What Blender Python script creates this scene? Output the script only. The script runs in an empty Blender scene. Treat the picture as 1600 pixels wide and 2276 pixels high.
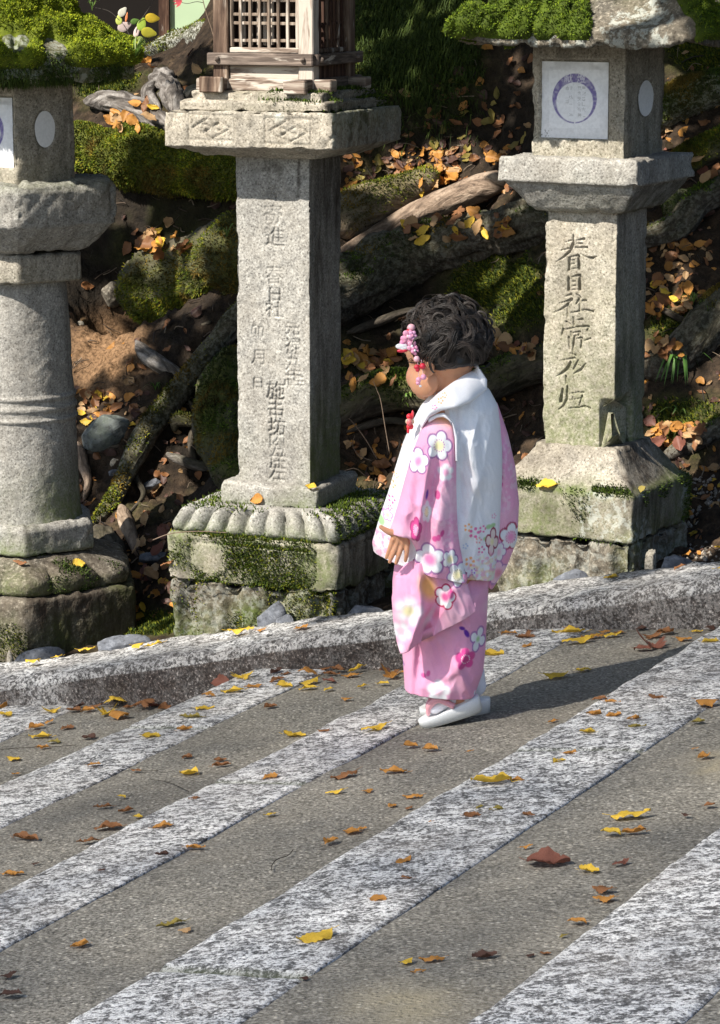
import bpy, math, random
import numpy as np
from mathutils import Vector

random.seed(11)
rng = np.random.default_rng(11)
scene = bpy.context.scene
COLL = scene.collection

# ------------------------------------------------------------------ camera, sky, sun, exposure
F = 6500.0                      # focal length in photograph pixels (1600 wide)
H = 1.63                        # eye height above the child's foot
PIT = math.atan(1237.0 / F)     # camera looks this far down
TH = math.atan(3250.0 * math.cos(PIT) / F)   # the path runs at this angle across the view
cam_d = bpy.data.cameras.new('camera')
cam_d.sensor_fit = 'HORIZONTAL'
cam_d.sensor_width = 36.0
cam_d.lens = F / 1600.0 * 36.0
cam_d.clip_start = 0.1
cam_d.clip_end = 500.0
cam = bpy.data.objects.new('camera', cam_d)
cam.location = (0, 0, H)
cam.rotation_euler = (math.pi / 2 - PIT, 0, 0)
COLL.objects.link(cam)
scene.camera = cam

SUN_EL, SUN_AZ = math.radians(43), math.radians(52)    # azimuth: to the left of straight behind the camera
LS = np.array([-math.sin(SUN_AZ) * math.cos(SUN_EL), -math.cos(SUN_AZ) * math.cos(SUN_EL), math.sin(SUN_EL)])
world = bpy.data.worlds.new('World')
scene.world = world
world.use_nodes = True
wn = world.node_tree.nodes
sky = wn.new('ShaderNodeTexSky')
sky.sky_type = 'NISHITA'
sky.sun_disc = False
sky.sun_elevation = SUN_EL
sky.sun_rotation = math.pi + SUN_AZ
wn['Background'].inputs['Strength'].default_value = 0.085
world.node_tree.links.new(sky.outputs[0], wn['Background'].inputs['Color'])
sun_d = bpy.data.lights.new('sun', 'SUN')
sun_d.energy = 4.6
sun_d.angle = math.radians(0.5)
sun_d.color = (1.0, 0.94, 0.85)
sun = bpy.data.objects.new('sun', sun_d)
sun.rotation_euler = Vector(LS).to_track_quat('Z', 'Y').to_euler()
sun.location = (-6, -4, 9)
COLL.objects.link(sun)
scene.view_settings.view_transform = 'Standard'
scene.view_settings.look = 'None'
scene.view_settings.gamma = 1.0
scene.view_settings.exposure = 1.25
scene.view_settings.use_curve_mapping = False
scene.cycles.max_bounces = 4
scene.cycles.use_denoising = True

# ------------------------------------------------------------------ projection helpers
C0 = np.array([0.0, 0.0, H])
KD = np.array([math.cos(TH), -math.sin(TH), 0.0])     # along the kerb, uphill (right and nearer)
SD = np.array([math.sin(TH), math.cos(TH), 0.0])      # across the path, away from the camera
cp, sp = math.cos(PIT), math.sin(PIT)

def ray(x, y):
    a = x - 800.0; b = 1138.0 - y
    return np.array([a, F * cp + b * sp, -F * sp + b * cp])

def at_depth(x, y, Y):
    d = ray(x, y)
    return C0 + d * (Y / d[1])

def zrow(y, Y):
    return float(at_depth(800, y, Y)[2])

def proj(P):
    P = np.asarray(P, float) - C0
    fw = P[..., 1] * cp - P[..., 2] * sp
    up = P[..., 1] * sp + P[..., 2] * cp
    return 800 + F * P[..., 0] / fw, 1138 - F * up / fw

# ------------------------------------------------------------------ noise (numpy)
def _hash(ix, iy, iz, seed):
    h = (ix.astype(np.uint32) * np.uint32(374761393) + iy.astype(np.uint32) * np.uint32(668265263)
         + iz.astype(np.uint32) * np.uint32(2246822519) + np.uint32((seed * 3266489917) & 0xffffffff))
    h = (h ^ (h >> np.uint32(13))) * np.uint32(1274126177)
    h = h ^ (h >> np.uint32(16))
    return h.astype(np.float64) / 4294967295.0 * 2 - 1

def vnoise(P, seed=0):
    P = np.asarray(P, float)
    i = np.floor(P).astype(np.int64); f = P - i
    f = f * f * f * (f * (f * 6 - 15) + 10)
    x, y, z = i[..., 0], i[..., 1], i[..., 2]
    r = 0
    for dx in (0, 1):
        wx = f[..., 0] if dx else 1 - f[..., 0]
        for dy in (0, 1):
            wy = f[..., 1] if dy else 1 - f[..., 1]
            for dz in (0, 1):
                wz = f[..., 2] if dz else 1 - f[..., 2]
                r = r + wx * wy * wz * _hash(x + dx, y + dy, z + dz, seed)
    return r

def fbm(P, oct=4, seed=0, gain=0.5):
    P = np.asarray(P, float); a = 1.0; s = 0; n = 0
    for o in range(oct):
        s = s + a * vnoise(P * (2.03 ** o) + 17.3 * o, seed + o); n += a; a *= gain
    return s / n

def sstep(a, b, x):
    t = np.clip((np.asarray(x, float) - a) / (b - a), 0, 1)
    return t * t * (3 - 2 * t)

# ------------------------------------------------------------------ mesh and object helpers
def make_mesh(name, V, faces, smooth=True, cols=None):
    """V (n,3); faces = list of int arrays, (m,4) or (m,3); cols = {attribute: (n,3)}"""
    me = bpy.data.meshes.new(name)
    V = np.asarray(V, np.float32)
    me.vertices.add(len(V)); me.vertices.foreach_set('co', V.ravel())
    faces = [np.asarray(f, np.int32) for f in (faces if isinstance(faces, list) else [faces]) if len(f)]
    nl = sum(f.size for f in faces); nf = sum(len(f) for f in faces)
    me.loops.add(nl); me.polygons.add(nf)
    me.loops.foreach_set('vertex_index', np.concatenate([f.ravel() for f in faces]))
    tot = np.concatenate([np.full(len(f), f.shape[1], np.int32) for f in faces])
    st = np.concatenate([[0], np.cumsum(tot)[:-1]]).astype(np.int32)
    me.polygons.foreach_set('loop_start', st)
    try:
        me.polygons.foreach_set('loop_total', tot)
    except Exception:
        pass
    me.polygons.foreach_set('use_smooth', np.full(nf, smooth, bool))
    me.update(calc_edges=True)
    if cols:
        for k, c in cols.items():
            at = me.attributes.new(k, 'FLOAT_COLOR', 'POINT')
            c = np.asarray(c, np.float32)
            c4 = np.ones((len(V), 4), np.float32); c4[:, :3] = c
            at.data.foreach_set('color', c4.ravel())
    return me

ORG = {}

def root_org(o):
    while o.parent is not None:
        o = o.parent
    return ORG.get(o.name, np.zeros(3))

def tag(o, label=None, cat=None, group=None, kind=None):
    if label: o['label'] = label
    if cat: o['category'] = cat
    if group: o['group'] = group
    if kind: o['kind'] = kind
    return o

def thing(name, label, cat, loc, group=None):
    o = bpy.data.objects.new(name, None)
    o.empty_display_size = 0.1
    COLL.objects.link(o)
    o.location = [float(a) for a in loc]
    ORG[o.name] = np.array(loc, float)
    return tag(o, label, cat, group)

def add(name, V, faces, mat, parent=None, smooth=True, cols=None, kind=None):
    """world-space vertices -> one mesh object, child of parent or top level with its origin at its base"""
    V = np.asarray(V, float).reshape(-1, 3)
    if parent is not None:
        org = root_org(parent)
    else:
        org = np.array([V[:, 0].mean(), V[:, 1].mean(), V[:, 2].min()])
    me = make_mesh(name, V - org, faces, smooth, cols)
    if mat is not None:
        me.materials.append(mat)
    o = bpy.data.objects.new(name, me)
    COLL.objects.link(o)
    if parent is not None:
        o.parent = parent
    else:
        o.location = org
        ORG[o.name] = org
    if kind: o['kind'] = kind
    return o

def gquads(nr, nc, wrap=False, base=0):
    c = nc if wrap else nc - 1
    i, j = np.meshgrid(np.arange(nr - 1), np.arange(c), indexing='ij')
    j2 = (j + 1) % nc
    return (np.stack([i * nc + j, i * nc + j2, (i + 1) * nc + j2, (i + 1) * nc + j], -1).reshape(-1, 4) + base)

def gnormals(G, wrap=False):
    """normals of a vertex grid (rows, cols, 3)"""
    dv = np.gradient(G, axis=0)
    if wrap:
        du = (np.roll(G, -1, 1) - np.roll(G, 1, 1)) * 0.5
    else:
        du = np.gradient(G, axis=1)
    n = np.cross(du, dv)
    return n / np.maximum(np.linalg.norm(n, axis=-1, keepdims=True), 1e-12)

class Bag:
    """collects pieces of one mesh"""
    def __init__(s): s.V = []; s.Q = []; s.T = []; s.n = 0; s.c = {}
    def put(s, V, quads=None, tris=None, **cols):
        V = np.asarray(V, float).reshape(-1, 3)
        s.V.append(V)
        if quads is not None and len(quads): s.Q.append(np.asarray(quads) + s.n)
        if tris is not None and len(tris): s.T.append(np.asarray(tris) + s.n)
        for k, v in cols.items():
            v = np.asarray(v, float)
            if v.ndim == 1: v = np.tile(v, (len(V), 1))
            s.c.setdefault(k, []).append(v)
        s.n += len(V)
    def build(s, name, mat, parent=None, smooth=True, kind=None):
        f = []
        if s.Q: f.append(np.concatenate(s.Q))
        if s.T: f.append(np.concatenate(s.T))
        return add(name, np.concatenate(s.V), f, mat, parent, smooth,
                   {k: np.concatenate(v) for k, v in s.c.items()}, kind)

# ------------------------------------------------------------------ materials
class NT:
    def __init__(s, name, rough=0.8, spec=0.3):
        s.m = bpy.data.materials.new(name); s.m.use_nodes = True
        s.t = s.m.node_tree; s.n = s.t.nodes
        s.b = s.n['Principled BSDF']
        s.b.inputs['Roughness'].default_value = rough
        s.b.inputs['Specular IOR Level'].default_value = spec
        s.tc = s.n.new('ShaderNodeTexCoord').outputs['Object']
    def l(s, a, b): s.t.links.new(a, b)
    def mapped(s, sc, rot=None):
        mp = s.n.new('ShaderNodeMapping'); s.l(s.tc, mp.inputs[0]); mp.inputs['Scale'].default_value = sc
        if rot is not None: mp.inputs['Rotation'].default_value = rot
        return mp.outputs[0]
    def noise(s, sc, det=3, rough=0.55, co=None, dist=0.0):
        n = s.n.new('ShaderNodeTexNoise'); s.l(co if co is not None else s.tc, n.inputs['Vector'])
        n.inputs['Scale'].default_value = sc; n.inputs['Detail'].default_value = det
        n.inputs['Roughness'].default_value = rough; n.inputs['Distortion'].default_value = dist
        return n.outputs[0]
    def voro(s, sc, co=None, feat='F1', out='Distance'):
        n = s.n.new('ShaderNodeTexVoronoi'); n.feature = feat; s.l(co if co is not None else s.tc, n.inputs['Vector'])
        n.inputs['Scale'].default_value = sc
        return n.outputs[out]
    def ramp(s, fac, stops, mode='LINEAR'):
        r = s.n.new('ShaderNodeValToRGB'); s.l(fac, r.inputs[0]); e = r.color_ramp.elements
        r.color_ramp.interpolation = mode
        while len(e) < len(stops): e.new(0.5)
        for i, (p, c) in enumerate(stops):
            e[i].position = p
            e[i].color = (*(c if isinstance(c, (tuple, list)) else (c, c, c)), 1)
        return r.outputs[0]
    def mix(s, f, a, b, mode='MIX'):
        n = s.n.new('ShaderNodeMix'); n.data_type = 'RGBA'; n.blend_type = mode
        for v, k in ((f, 0), (a, 6), (b, 7)):
            if isinstance(v, (int, float)):
                n.inputs[k].default_value = v if k == 0 else (v, v, v, 1)
            elif isinstance(v, (tuple, list)):
                n.inputs[k].default_value = (*v, 1)
            else: s.l(v, n.inputs[k])
        return n.outputs[2]
    def math(s, op, a, b=0.0):
        n = s.n.new('ShaderNodeMath'); n.operation = op
        for v, k in ((a, 0), (b, 1)):
            if isinstance(v, (int, float)): n.inputs[k].default_value = v
            else: s.l(v, n.inputs[k])
        return n.outputs[0]
    def attr(s, name):
        n = s.n.new('ShaderNodeAttribute'); n.attribute_name = name
        return n.outputs['Color']
    def sep(s, c):
        n = s.n.new('ShaderNodeSeparateColor'); s.l(c, n.inputs[0]); return n.outputs
    def bump(s, h, st=0.4, dist=0.01, prev=None):
        n = s.n.new('ShaderNodeBump'); s.l(h, n.inputs['Height'])
        n.inputs['Strength'].default_value = st; n.inputs['Distance'].default_value = dist
        if prev is not None: s.l(prev, n.inputs['Normal'])
        return n.outputs[0]
    def done(s, col, nrm=None, rough=None):
        if isinstance(col, (tuple, list)): s.b.inputs['Base Color'].default_value = (*col, 1)
        else: s.l(col, s.b.inputs['Base Color'])
        if nrm is not None: s.l(nrm, s.b.inputs['Normal'])
        if rough is not None: s.l(rough, s.b.inputs['Roughness'])
        return s.m

def stone_mat(name, light, mid, dark, stain_shade=(0.028, 0.020, 0.014), moss=(0.075, 0.105, 0.018), grain=170, bumpd=0.004,
              warm=(0.36, 0.29, 0.2)):
    """weathered granite; attribute mask: r = dark streaks and painted shade, g = green algae, b = pale lichen"""
    t = NT(name, 0.88, 0.25)
    n1 = t.noise(grain, 2, 0.7)
    n2 = t.noise(9, 4, 0.6)
    n3 = t.noise(38, 3, 0.6)
    c = t.ramp(n1, [(0.34, dark), (0.44, mid), (0.55, mid), (0.64, light)])
    n4 = t.noise(grain * 0.42, 3, 0.75)
    c = t.mix(t.ramp(n4, [(0.34, 0.5), (0.44, 0.0)]), c, dark)
    c = t.mix(t.ramp(n4, [(0.56, 0.0), (0.68, 0.45)]), c, light)
    c = t.mix(t.ramp(n2, [(0.35, 0.0), (0.7, 0.55)]), c, t.mix(0.5, c, warm))
    c = t.mix(t.ramp(n3, [(0.3, 0.35), (0.55, 0.0)]), c, dark)
    mk = t.sep(t.attr('mask'))
    sn = t.noise(16, 4, 0.65, t.mapped((2.2, 2.2, 0.45)))
    f = t.math('MULTIPLY', mk[0], t.ramp(sn, [(0.25, 0.25), (0.6, 1.0)]))
    c = t.mix(f, c, stain_shade)
    gn = t.noise(60, 4, 0.7)
    f = t.math('MULTIPLY', mk[1], t.ramp(gn, [(0.35, 0.35), (0.6, 1.0)]))
    c = t.mix(f, c, moss)
    f = t.math('MULTIPLY', mk[2], t.ramp(t.noise(45, 4, 0.7), [(0.48, 0.0), (0.56, 1.0)]))
    c = t.mix(f, c, (0.38, 0.40, 0.36))
    b = t.bump(n1, 0.4, bumpd)
    b = t.bump(n3, 0.25, bumpd * 2.5, b)
    return t.done(c, b)

M = {}
M['granite'] = stone_mat('granite', (0.49, 0.45, 0.38), (0.315, 0.29, 0.242), (0.095, 0.085, 0.068), warm=(0.33, 0.265, 0.18))
M['granite_grey'] = stone_mat('granite_grey', (0.44, 0.43, 0.395), (0.28, 0.271, 0.248), (0.085, 0.082, 0.076), warm=(0.30, 0.262, 0.205))
M['granite_rough'] = stone_mat('granite_rough', (0.26, 0.235, 0.19), (0.10, 0.09, 0.072), (0.026, 0.023, 0.018), grain=95, bumpd=0.008)

def paving_mat():
    t = NT('paving_granite', 0.8, 0.35)
    n1 = t.noise(46, 6, 0.78, t.mapped((1.0, 1.25, 1.0)))
    n2 = t.noise(150, 3, 0.75)
    n3 = t.noise(4, 3, 0.6)
    n4 = t.noise(20, 3, 0.6)
    h = t.math('ADD', t.math('MULTIPLY', n1, 0.55), t.math('ADD', t.math('MULTIPLY', n4, 0.15), t.math('MULTIPLY', n2, 0.30)))
    c = t.ramp(h, [(0.43, (0.085, 0.083, 0.082)), (0.475, (0.19, 0.187, 0.183)), (0.505, (0.47, 0.462, 0.45)), (0.55, (0.76, 0.75, 0.73))])
    c = t.mix(t.ramp(n2, [(0.36, 0.9), (0.45, 0.0)]), c, (0.05, 0.048, 0.046))
    c = t.mix(t.ramp(n2, [(0.57, 0.0), (0.65, 0.85)]), c, (0.78, 0.77, 0.74))
    c = t.mix(t.ramp(n3, [(0.46, 0.0), (0.75, 0.35)]), c, (0.26, 0.23, 0.20))
    mk = t.sep(t.attr('mask'))
    c = t.mix(t.math('MULTIPLY', mk[0], t.ramp(n4, [(0.25, 0.75), (0.6, 1.0)])), c,
              t.ramp(n2, [(0.38, (0.014, 0.010, 0.008)), (0.55, (0.045, 0.031, 0.025)), (0.62, (0.085, 0.062, 0.05)), (0.70, (0.50, 0.44, 0.40))]))
    c = t.mix(mk[1], c, (0.06, 0.075, 0.035))
    b = t.bump(h, 0.6, 0.012)
    b = t.bump(n2, 0.6, 0.005, b)
    return t.done(c, b)
M['paving'] = paving_mat()

def asphalt_mat():
    t = NT('asphalt', 0.9, 0.25)
    n2 = t.noise(3.2, 4, 0.6)
    v = t.voro(95)
    vc = t.voro(95, out='Color')
    n1 = t.noise(150, 3, 0.7)
    base = t.ramp(n1, [(0.34, (0.055, 0.050, 0.042)), (0.5, (0.185, 0.173, 0.147)), (0.64, (0.33, 0.31, 0.268))])
    sx = t.sep(vc)
    chips = t.math('MULTIPLY', t.ramp(sx[0], [(0.72, 0.0), (0.78, 1.0)]), t.ramp(v, [(0.25, 1.0), (0.42, 0.0)]))
    c = t.mix(chips, base, t.mix(sx[1], (0.34, 0.31, 0.25), (0.5, 0.47, 0.41)))
    c = t.mix(t.ramp(n2, [(0.35, 0.0), (0.72, 0.45)]), c, (0.19, 0.17, 0.135))
    c = t.mix(t.ramp(t.noise(48, 4, 0.7), [(0.34, 0.55), (0.48, 0.0)]), c, (0.05, 0.046, 0.04))
    mk = t.sep(t.attr('mask'))
    c = t.mix(t.math('MULTIPLY', mk[2], 0.75), c, (0.34, 0.29, 0.19))
    c = t.mix(t.math('MULTIPLY', mk[0], 0.6), c, (0.05, 0.043, 0.035))
    b = t.bump(n1, 0.6, 0.005)
    b = t.bump(t.ramp(v, [(0.0, 1.0), (0.45, 0.0)]), 0.5, 0.004, b)
    return t.done(c, b)
M['asphalt'] = asphalt_mat()

def soil_mat():
    t = NT('soil', 0.95, 0.15)
    n1 = t.noise(22, 5, 0.7); n2 = t.noise(90, 3, 0.7); n3 = t.noise(3, 3, 0.6)
    c = t.ramp(n1, [(0.3, (0.014, 0.009, 0.006)), (0.5, (0.045, 0.029, 0.018)), (0.7, (0.11, 0.072, 0.044))])
    c = t.mix(t.ramp(n2, [(0.35, 0.7), (0.5, 0.0)]), c, (0.018, 0.013, 0.01))
    mk = t.sep(t.attr('mask'))
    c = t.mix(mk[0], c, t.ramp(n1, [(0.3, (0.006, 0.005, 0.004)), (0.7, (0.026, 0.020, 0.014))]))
    c = t.mix(mk[1], c, t.ramp(n2, [(0.3, (0.018, 0.028, 0.006)), (0.7, (0.085, 0.10, 0.02))]))
    c = t.mix(mk[2], c, t.ramp(n2, [(0.35, (0.075, 0.042, 0.02)), (0.65, (0.25, 0.15, 0.08))]))
    b = t.bump(n1, 0.8, 0.02); b = t.bump(n2, 0.6, 0.006, b)
    return t.done(c, b)
M['soil'] = soil_mat()

def moss_mat():
    t = NT('moss', 0.8, 0.2)
    c = t.attr('Col')
    n = t.noise(35, 3, 0.6)
    c = t.mix(t.ramp(n, [(0.35, 0.45), (0.6, 0.0)]), c, (0.03, 0.045, 0.006))
    t.b.inputs['Subsurface Weight'].default_value = 0.0
    m = t.done(c)
    return m
M['moss'] = moss_mat()

def bark_mat(name, a, b, c3, scale=(1, 1, 1)):
    """a dark, b mid, c3 light; attribute 'co' holds (along, around, 0) for the grain"""
    t = NT(name, 0.88, 0.2)
    at = t.attr('grain')
    mp = t.n.new('ShaderNodeMapping'); t.l(at, mp.inputs[0]); mp.inputs['Scale'].default_value = (9, 34, 1)
    n1 = t.noise(1.0, 5, 0.68, mp.outputs[0], 0.8)
    n2 = t.noise(70, 3, 0.7)
    c = t.ramp(n1, [(0.3, a), (0.48, b), (0.68, c3)])
    c = t.mix(t.ramp(n2, [(0.3, 0.6), (0.5, 0.0)]), c, a)
    mk = t.sep(t.attr('mask'))
    c = t.mix(mk[1], c, t.ramp(n2, [(0.3, (0.022, 0.032, 0.006)), (0.7, (0.12, 0.13, 0.022))]))
    c = t.mix(t.math('MULTIPLY', mk[2], t.ramp(n2, [(0.5, 0.0), (0.58, 1.0)])), c, (0.42, 0.43, 0.38))
    bp = t.bump(n1, 0.9, 0.012); bp = t.bump(n2, 0.4, 0.004, bp)
    return t.done(c, bp)
M['bark'] = bark_mat('bark', (0.012, 0.010, 0.008), (0.05, 0.041, 0.032), (0.12, 0.10, 0.08))
M['bark_pale'] = bark_mat('bark_pale', (0.06, 0.042, 0.031), (0.21, 0.152, 0.11), (0.36, 0.28, 0.21))
M['bark_grey'] = bark_mat('bark_grey', (0.022, 0.019, 0.016), (0.095, 0.083, 0.073), (0.29, 0.27, 0.25))

def wood_mat(name, dark, mid, light, along='z', pale=0.5):
    t = NT(name, 0.85, 0.2)
    sc = {'z': (70, 70, 5), 'a': (6, 6, 80)}[along]
    n1 = t.noise(1.0, 4, 0.7, t.mapped(sc), 0.4)
    sc2 = {'z': (26, 26, 3.5), 'a': (5, 5, 34)}[along]
    n2 = t.noise(1.0, 4, 0.65, t.mapped(sc2), 0.5)
    c = t.ramp(n1, [(0.32, dark), (0.5, mid), (0.68, light)])
    c = t.mix(t.ramp(n2, [(pale, 0.0), (pale + 0.06, 1.0)]), c, (0.42, 0.37, 0.315))
    c = t.mix(t.ramp(n2, [(0.30, 0.85), (0.40, 0.0)]), c, dark)
    return t.done(c, t.bump(n1, 0.6, 0.004))
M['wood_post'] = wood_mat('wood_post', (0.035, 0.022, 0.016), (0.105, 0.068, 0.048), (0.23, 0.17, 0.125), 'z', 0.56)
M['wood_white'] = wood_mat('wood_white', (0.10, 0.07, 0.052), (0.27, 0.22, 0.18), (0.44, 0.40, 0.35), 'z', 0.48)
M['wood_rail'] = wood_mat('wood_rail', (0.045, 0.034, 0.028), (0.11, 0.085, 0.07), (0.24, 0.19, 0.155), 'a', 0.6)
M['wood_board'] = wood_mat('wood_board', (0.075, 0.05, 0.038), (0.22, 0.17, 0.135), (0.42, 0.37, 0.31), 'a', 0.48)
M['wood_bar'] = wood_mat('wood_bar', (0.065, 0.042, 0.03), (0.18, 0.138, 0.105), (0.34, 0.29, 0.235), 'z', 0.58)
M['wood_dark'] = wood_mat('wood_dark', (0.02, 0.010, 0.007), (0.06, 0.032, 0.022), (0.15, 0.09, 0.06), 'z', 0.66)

def flat_mat(name, col, rough=0.7, spec=0.3, nsc=60, var=0.15, bump=0.0):
    t = NT(name, rough, spec)
    n = t.noise(nsc, 3, 0.6)
    c = t.mix(t.ramp(n, [(0.3, var), (0.6, 0.0)]), col, tuple(a * 0.5 for a in col))
    return t.done(c, t.bump(n, 0.4, bump) if bump else None)

def col_mat(name, rough=0.8, spec=0.25, nsc=900, bump=0.0006, sheen=0.0, trans=0.0):
    """colour printed or grown on the piece itself, held in the attribute Col"""
    t = NT(name, rough, spec)
    c = t.attr('Col')
    n = t.noise(nsc, 2, 0.6)
    c = t.mix(t.ramp(n, [(0.35, 0.10), (0.6, 0.0)]), c, 0.05)
    if sheen: t.b.inputs['Sheen Weight'].default_value = sheen
    m = t.done(c, t.bump(n, 0.3, bump))
    if trans:
        tr = t.n.new('ShaderNodeBsdfTranslucent'); t.l(c, tr.inputs[0])
        mx = t.n.new('ShaderNodeMixShader'); mx.inputs[0].default_value = trans
        out = t.n['Material Output']
        t.l(t.b.outputs[0], mx.inputs[1]); t.l(tr.outputs[0], mx.inputs[2]); t.l(mx.outputs[0], out.inputs[0])
    return m
M['cloth'] = col_mat('printed_cloth', 0.85, 0.15, 700, 0.0008, 0.15)
M['paper'] = col_mat('printed_paper', 0.9, 0.1, 120, 0.002)
M['blade'] = col_mat('leaf_blade', 0.55, 0.3, 200, 0.001, 0, 0.25)
M['slate'] = stone_mat('slate', (0.20, 0.215, 0.245), (0.125, 0.136, 0.158), (0.05, 0.055, 0.065), warm=(0.12, 0.13, 0.145), grain=60)
M['shed_green'] = flat_mat('shed_green', (0.40, 0.52, 0.34), 0.6, 0.3, 6, 0.12)
M['shed_dark'] = flat_mat('shed_dark', (0.012, 0.010, 0.009), 0.9, 0.1)
M['gravel'] = stone_mat('gravel_mat', (0.40, 0.37, 0.33), (0.2, 0.18, 0.155), (0.07, 0.06, 0.05))

# ------------------------------------------------------------------ the path: long shallow steps edged with granite, and the kerb
GR, RISE = 0.11, 0.10
VK = 6.549                      # kerb front face, measured across the path
KW = 0.33                      # kerb width
VB = VK + KW

def tread_z(n, u):              # surface of step n (the child's step is 2)
    return GR * (u + 2.588) + (n - 2) * RISE

def edge_u(u0, n):              # where the sight line u0 meets step n
    return u0 * (H - 2.588 * GR - (n - 2) * RISE) / H / (1 + u0 * GR / H)

EDGE = {}                       # step -> (front of its granite strip, back of its granite strip)
for n, (a, b) in {1: (-3.138, -2.974), 2: (-2.763, -2.588), 3: (-2.32, -2.07), 4: (-1.758, -1.455)}.items():
    EDGE[n] = (edge_u(a, n), edge_u(b, n))
b0 = edge_u(-3.317, 0)
EDGE[0] = (b0 - 0.24, b0)
dl = EDGE[1][0] - EDGE[0][0]
for n in (-1, -2, -3):
    EDGE[n] = (EDGE[n + 1][0] - dl, EDGE[n + 1][0] - dl + 0.22)
for n in (5, 6):
    EDGE[n] = (EDGE[n - 1][0] + 0.66, EDGE[n - 1][0] + 0.66 + 0.25)

def step_of(u):
    n = -3
    for k in range(-3, 7):
        n = np.where(u >= EDGE[k][0], k, n) if isinstance(u, np.ndarray) else (k if u >= EDGE[k][0] else n)
    return n

def kerb_z(u):
    return -0.316 + 0.231 * (np.asarray(u, float) + 4.315)

HOLLOW = []                     # (x, y, radius, depth) hollows in the bank
MOUND = []

def hill_h(X, Y):
    X = np.asarray(X, float); Y = np.asarray(Y, float)
    u = X * KD[0] + Y * KD[1]; v = X * SD[0] + Y * SD[1]
    w = v - VB
    r = np.maximum(w - 0.52, 0)
    s = 0.95 * r * r / (r + 0.12)
    P = np.stack([X, Y, 0 * X], -1)
    z = kerb_z(u) - 0.03 + 0.02 * w + s + (0.10 * fbm(P * 1.6, 3, 5)) * sstep(0.5, 1.4, w) + 0.012 * fbm(P * 7, 2, 9) * sstep(0.0, 0.2, w)
    cap = 1.22 + 2.6 * sstep(-0.75, 0.25, X)
    z = np.where(z > cap - 0.2, cap - 0.2 + 0.2 * (1 - np.exp(-np.maximum(z - cap + 0.2, 0) / 0.2)), z)
    for (a, b, rr, d) in HOLLOW:
        z = z - d * np.exp(-((X - a) ** 2 + (Y - b) ** 2) / (rr * rr))
    return z

def all_h(X, Y):
    X = np.asarray(X, float); Y = np.asarray(Y, float)
    u = X * KD[0] + Y * KD[1]; v = X * SD[0] + Y * SD[1]
    n = step_of(u)
    zp = GR * (u + 2.588) + (n - 2) * RISE
    return np.where(v < VK, zp, np.where(v < VB, kerb_z(u), hill_h(X, Y)))

def hit(px, py, h=all_h, y0=4.0, y1=15.0):
    """where the sight line through a photograph pixel meets the ground"""
    d = ray(px, py)
    for m in (140, 40):
        Y = np.linspace(y0, y1, m)
        t = Y / d[1]
        X = d[0] * t; Z = H + d[2] * t
        under = Z - h(X, Y) < 0
        i = int(np.argmax(under)) if under.any() else len(Y) - 1
        y0, y1 = Y[max(i - 1, 0)], Y[i]
    return np.array([X[i], Y[i], Z[i]])

def uv(u, v, z):
    u = np.asarray(u, float)
    return np.stack([u * KD[0] + v * SD[0], u * KD[1] + v * SD[1], z + 0 * u], -1)

path = thing('path', None, None, (0, 5, -0.05))
path['kind'] = 'structure'

def slab(name, u0, u1, v0, v1, zf, thick, mat, parent, nu, nv, amp, rnd, seed, mask=None, lean=0.0, skew=0.0):
    """one block of stone: a top with worn, rounded edges and four sides"""
    a = np.concatenate([[-0.02, 0.0], np.linspace(0, 1, nu)[1:-1], [1.0, 1.02]])
    b = np.concatenate([[-0.02, 0.0], np.linspace(0, 1, nv)[1:-1], [1.0, 1.02]])
    A, B = np.meshgrid(a, b, indexing='ij')
    Ac, Bc = np.clip(A, 0, 1), np.clip(B, 0, 1)
    U = u0 + (u1 - u0) * Ac; V = v0 + (v1 - v0) * Bc
    U = U + skew * (Bc - 0.5)
    du = np.minimum(U - u0 - skew * (Bc - 0.5), u1 - U + skew * (Bc - 0.5)); dv = np.minimum(V - v0, v1 - V)
    Z = zf(U)
    Pn = uv(U, V, Z)
    rr = rnd * (1 + 0.7 * fbm(Pn * 9, 2, seed + 3))
    rr = np.maximum(rr, 0.002)
    tr_ = u1 - U + skew * (Bc - 0.5)
    for dd, rq in ((U - u0 - skew * (Bc - 0.5), rr), (tr_, rr * 0.22), (dv, rr * 0.5)):
        e = np.clip(1 - dd / rq, 0, 1)
        Z = Z - rq * (1 - np.sqrt(np.maximum(1 - e * e, 0)))
    calm = sstep(0.0, 0.03, tr_)
    Z = Z + calm * (amp * fbm(Pn * 8, 3, seed) + amp * 0.5 * fbm(Pn * 40, 3, seed + 7)) + 0.0005 * (1 - calm)
    skirt = (A < 0) | (A > 1) | (B < 0) | (B > 1)
    # wander of the sides
    jit = 0.0045 * fbm(Pn * 7, 3, seed + 5)
    edge = np.minimum(du, dv) < 0.02
    U = U + np.where(edge, jit, 0); V = V + np.where(edge, jit * 0.7, 0)
    G = uv(U, V, Z)
    G[..., 2] = np.where(skirt, zf(U) - thick, G[..., 2])
    # lean the front face and give it intermediate rows for relief
    mk = np.zeros(G.shape)
    if mask is not None:
        mk = mask(U, V, Z, skirt, G)
    return add(name, G.reshape(-1, 3), gquads(*G.shape[:2]), mat, parent, True, {'mask': mk.reshape(-1, 3)})

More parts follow.
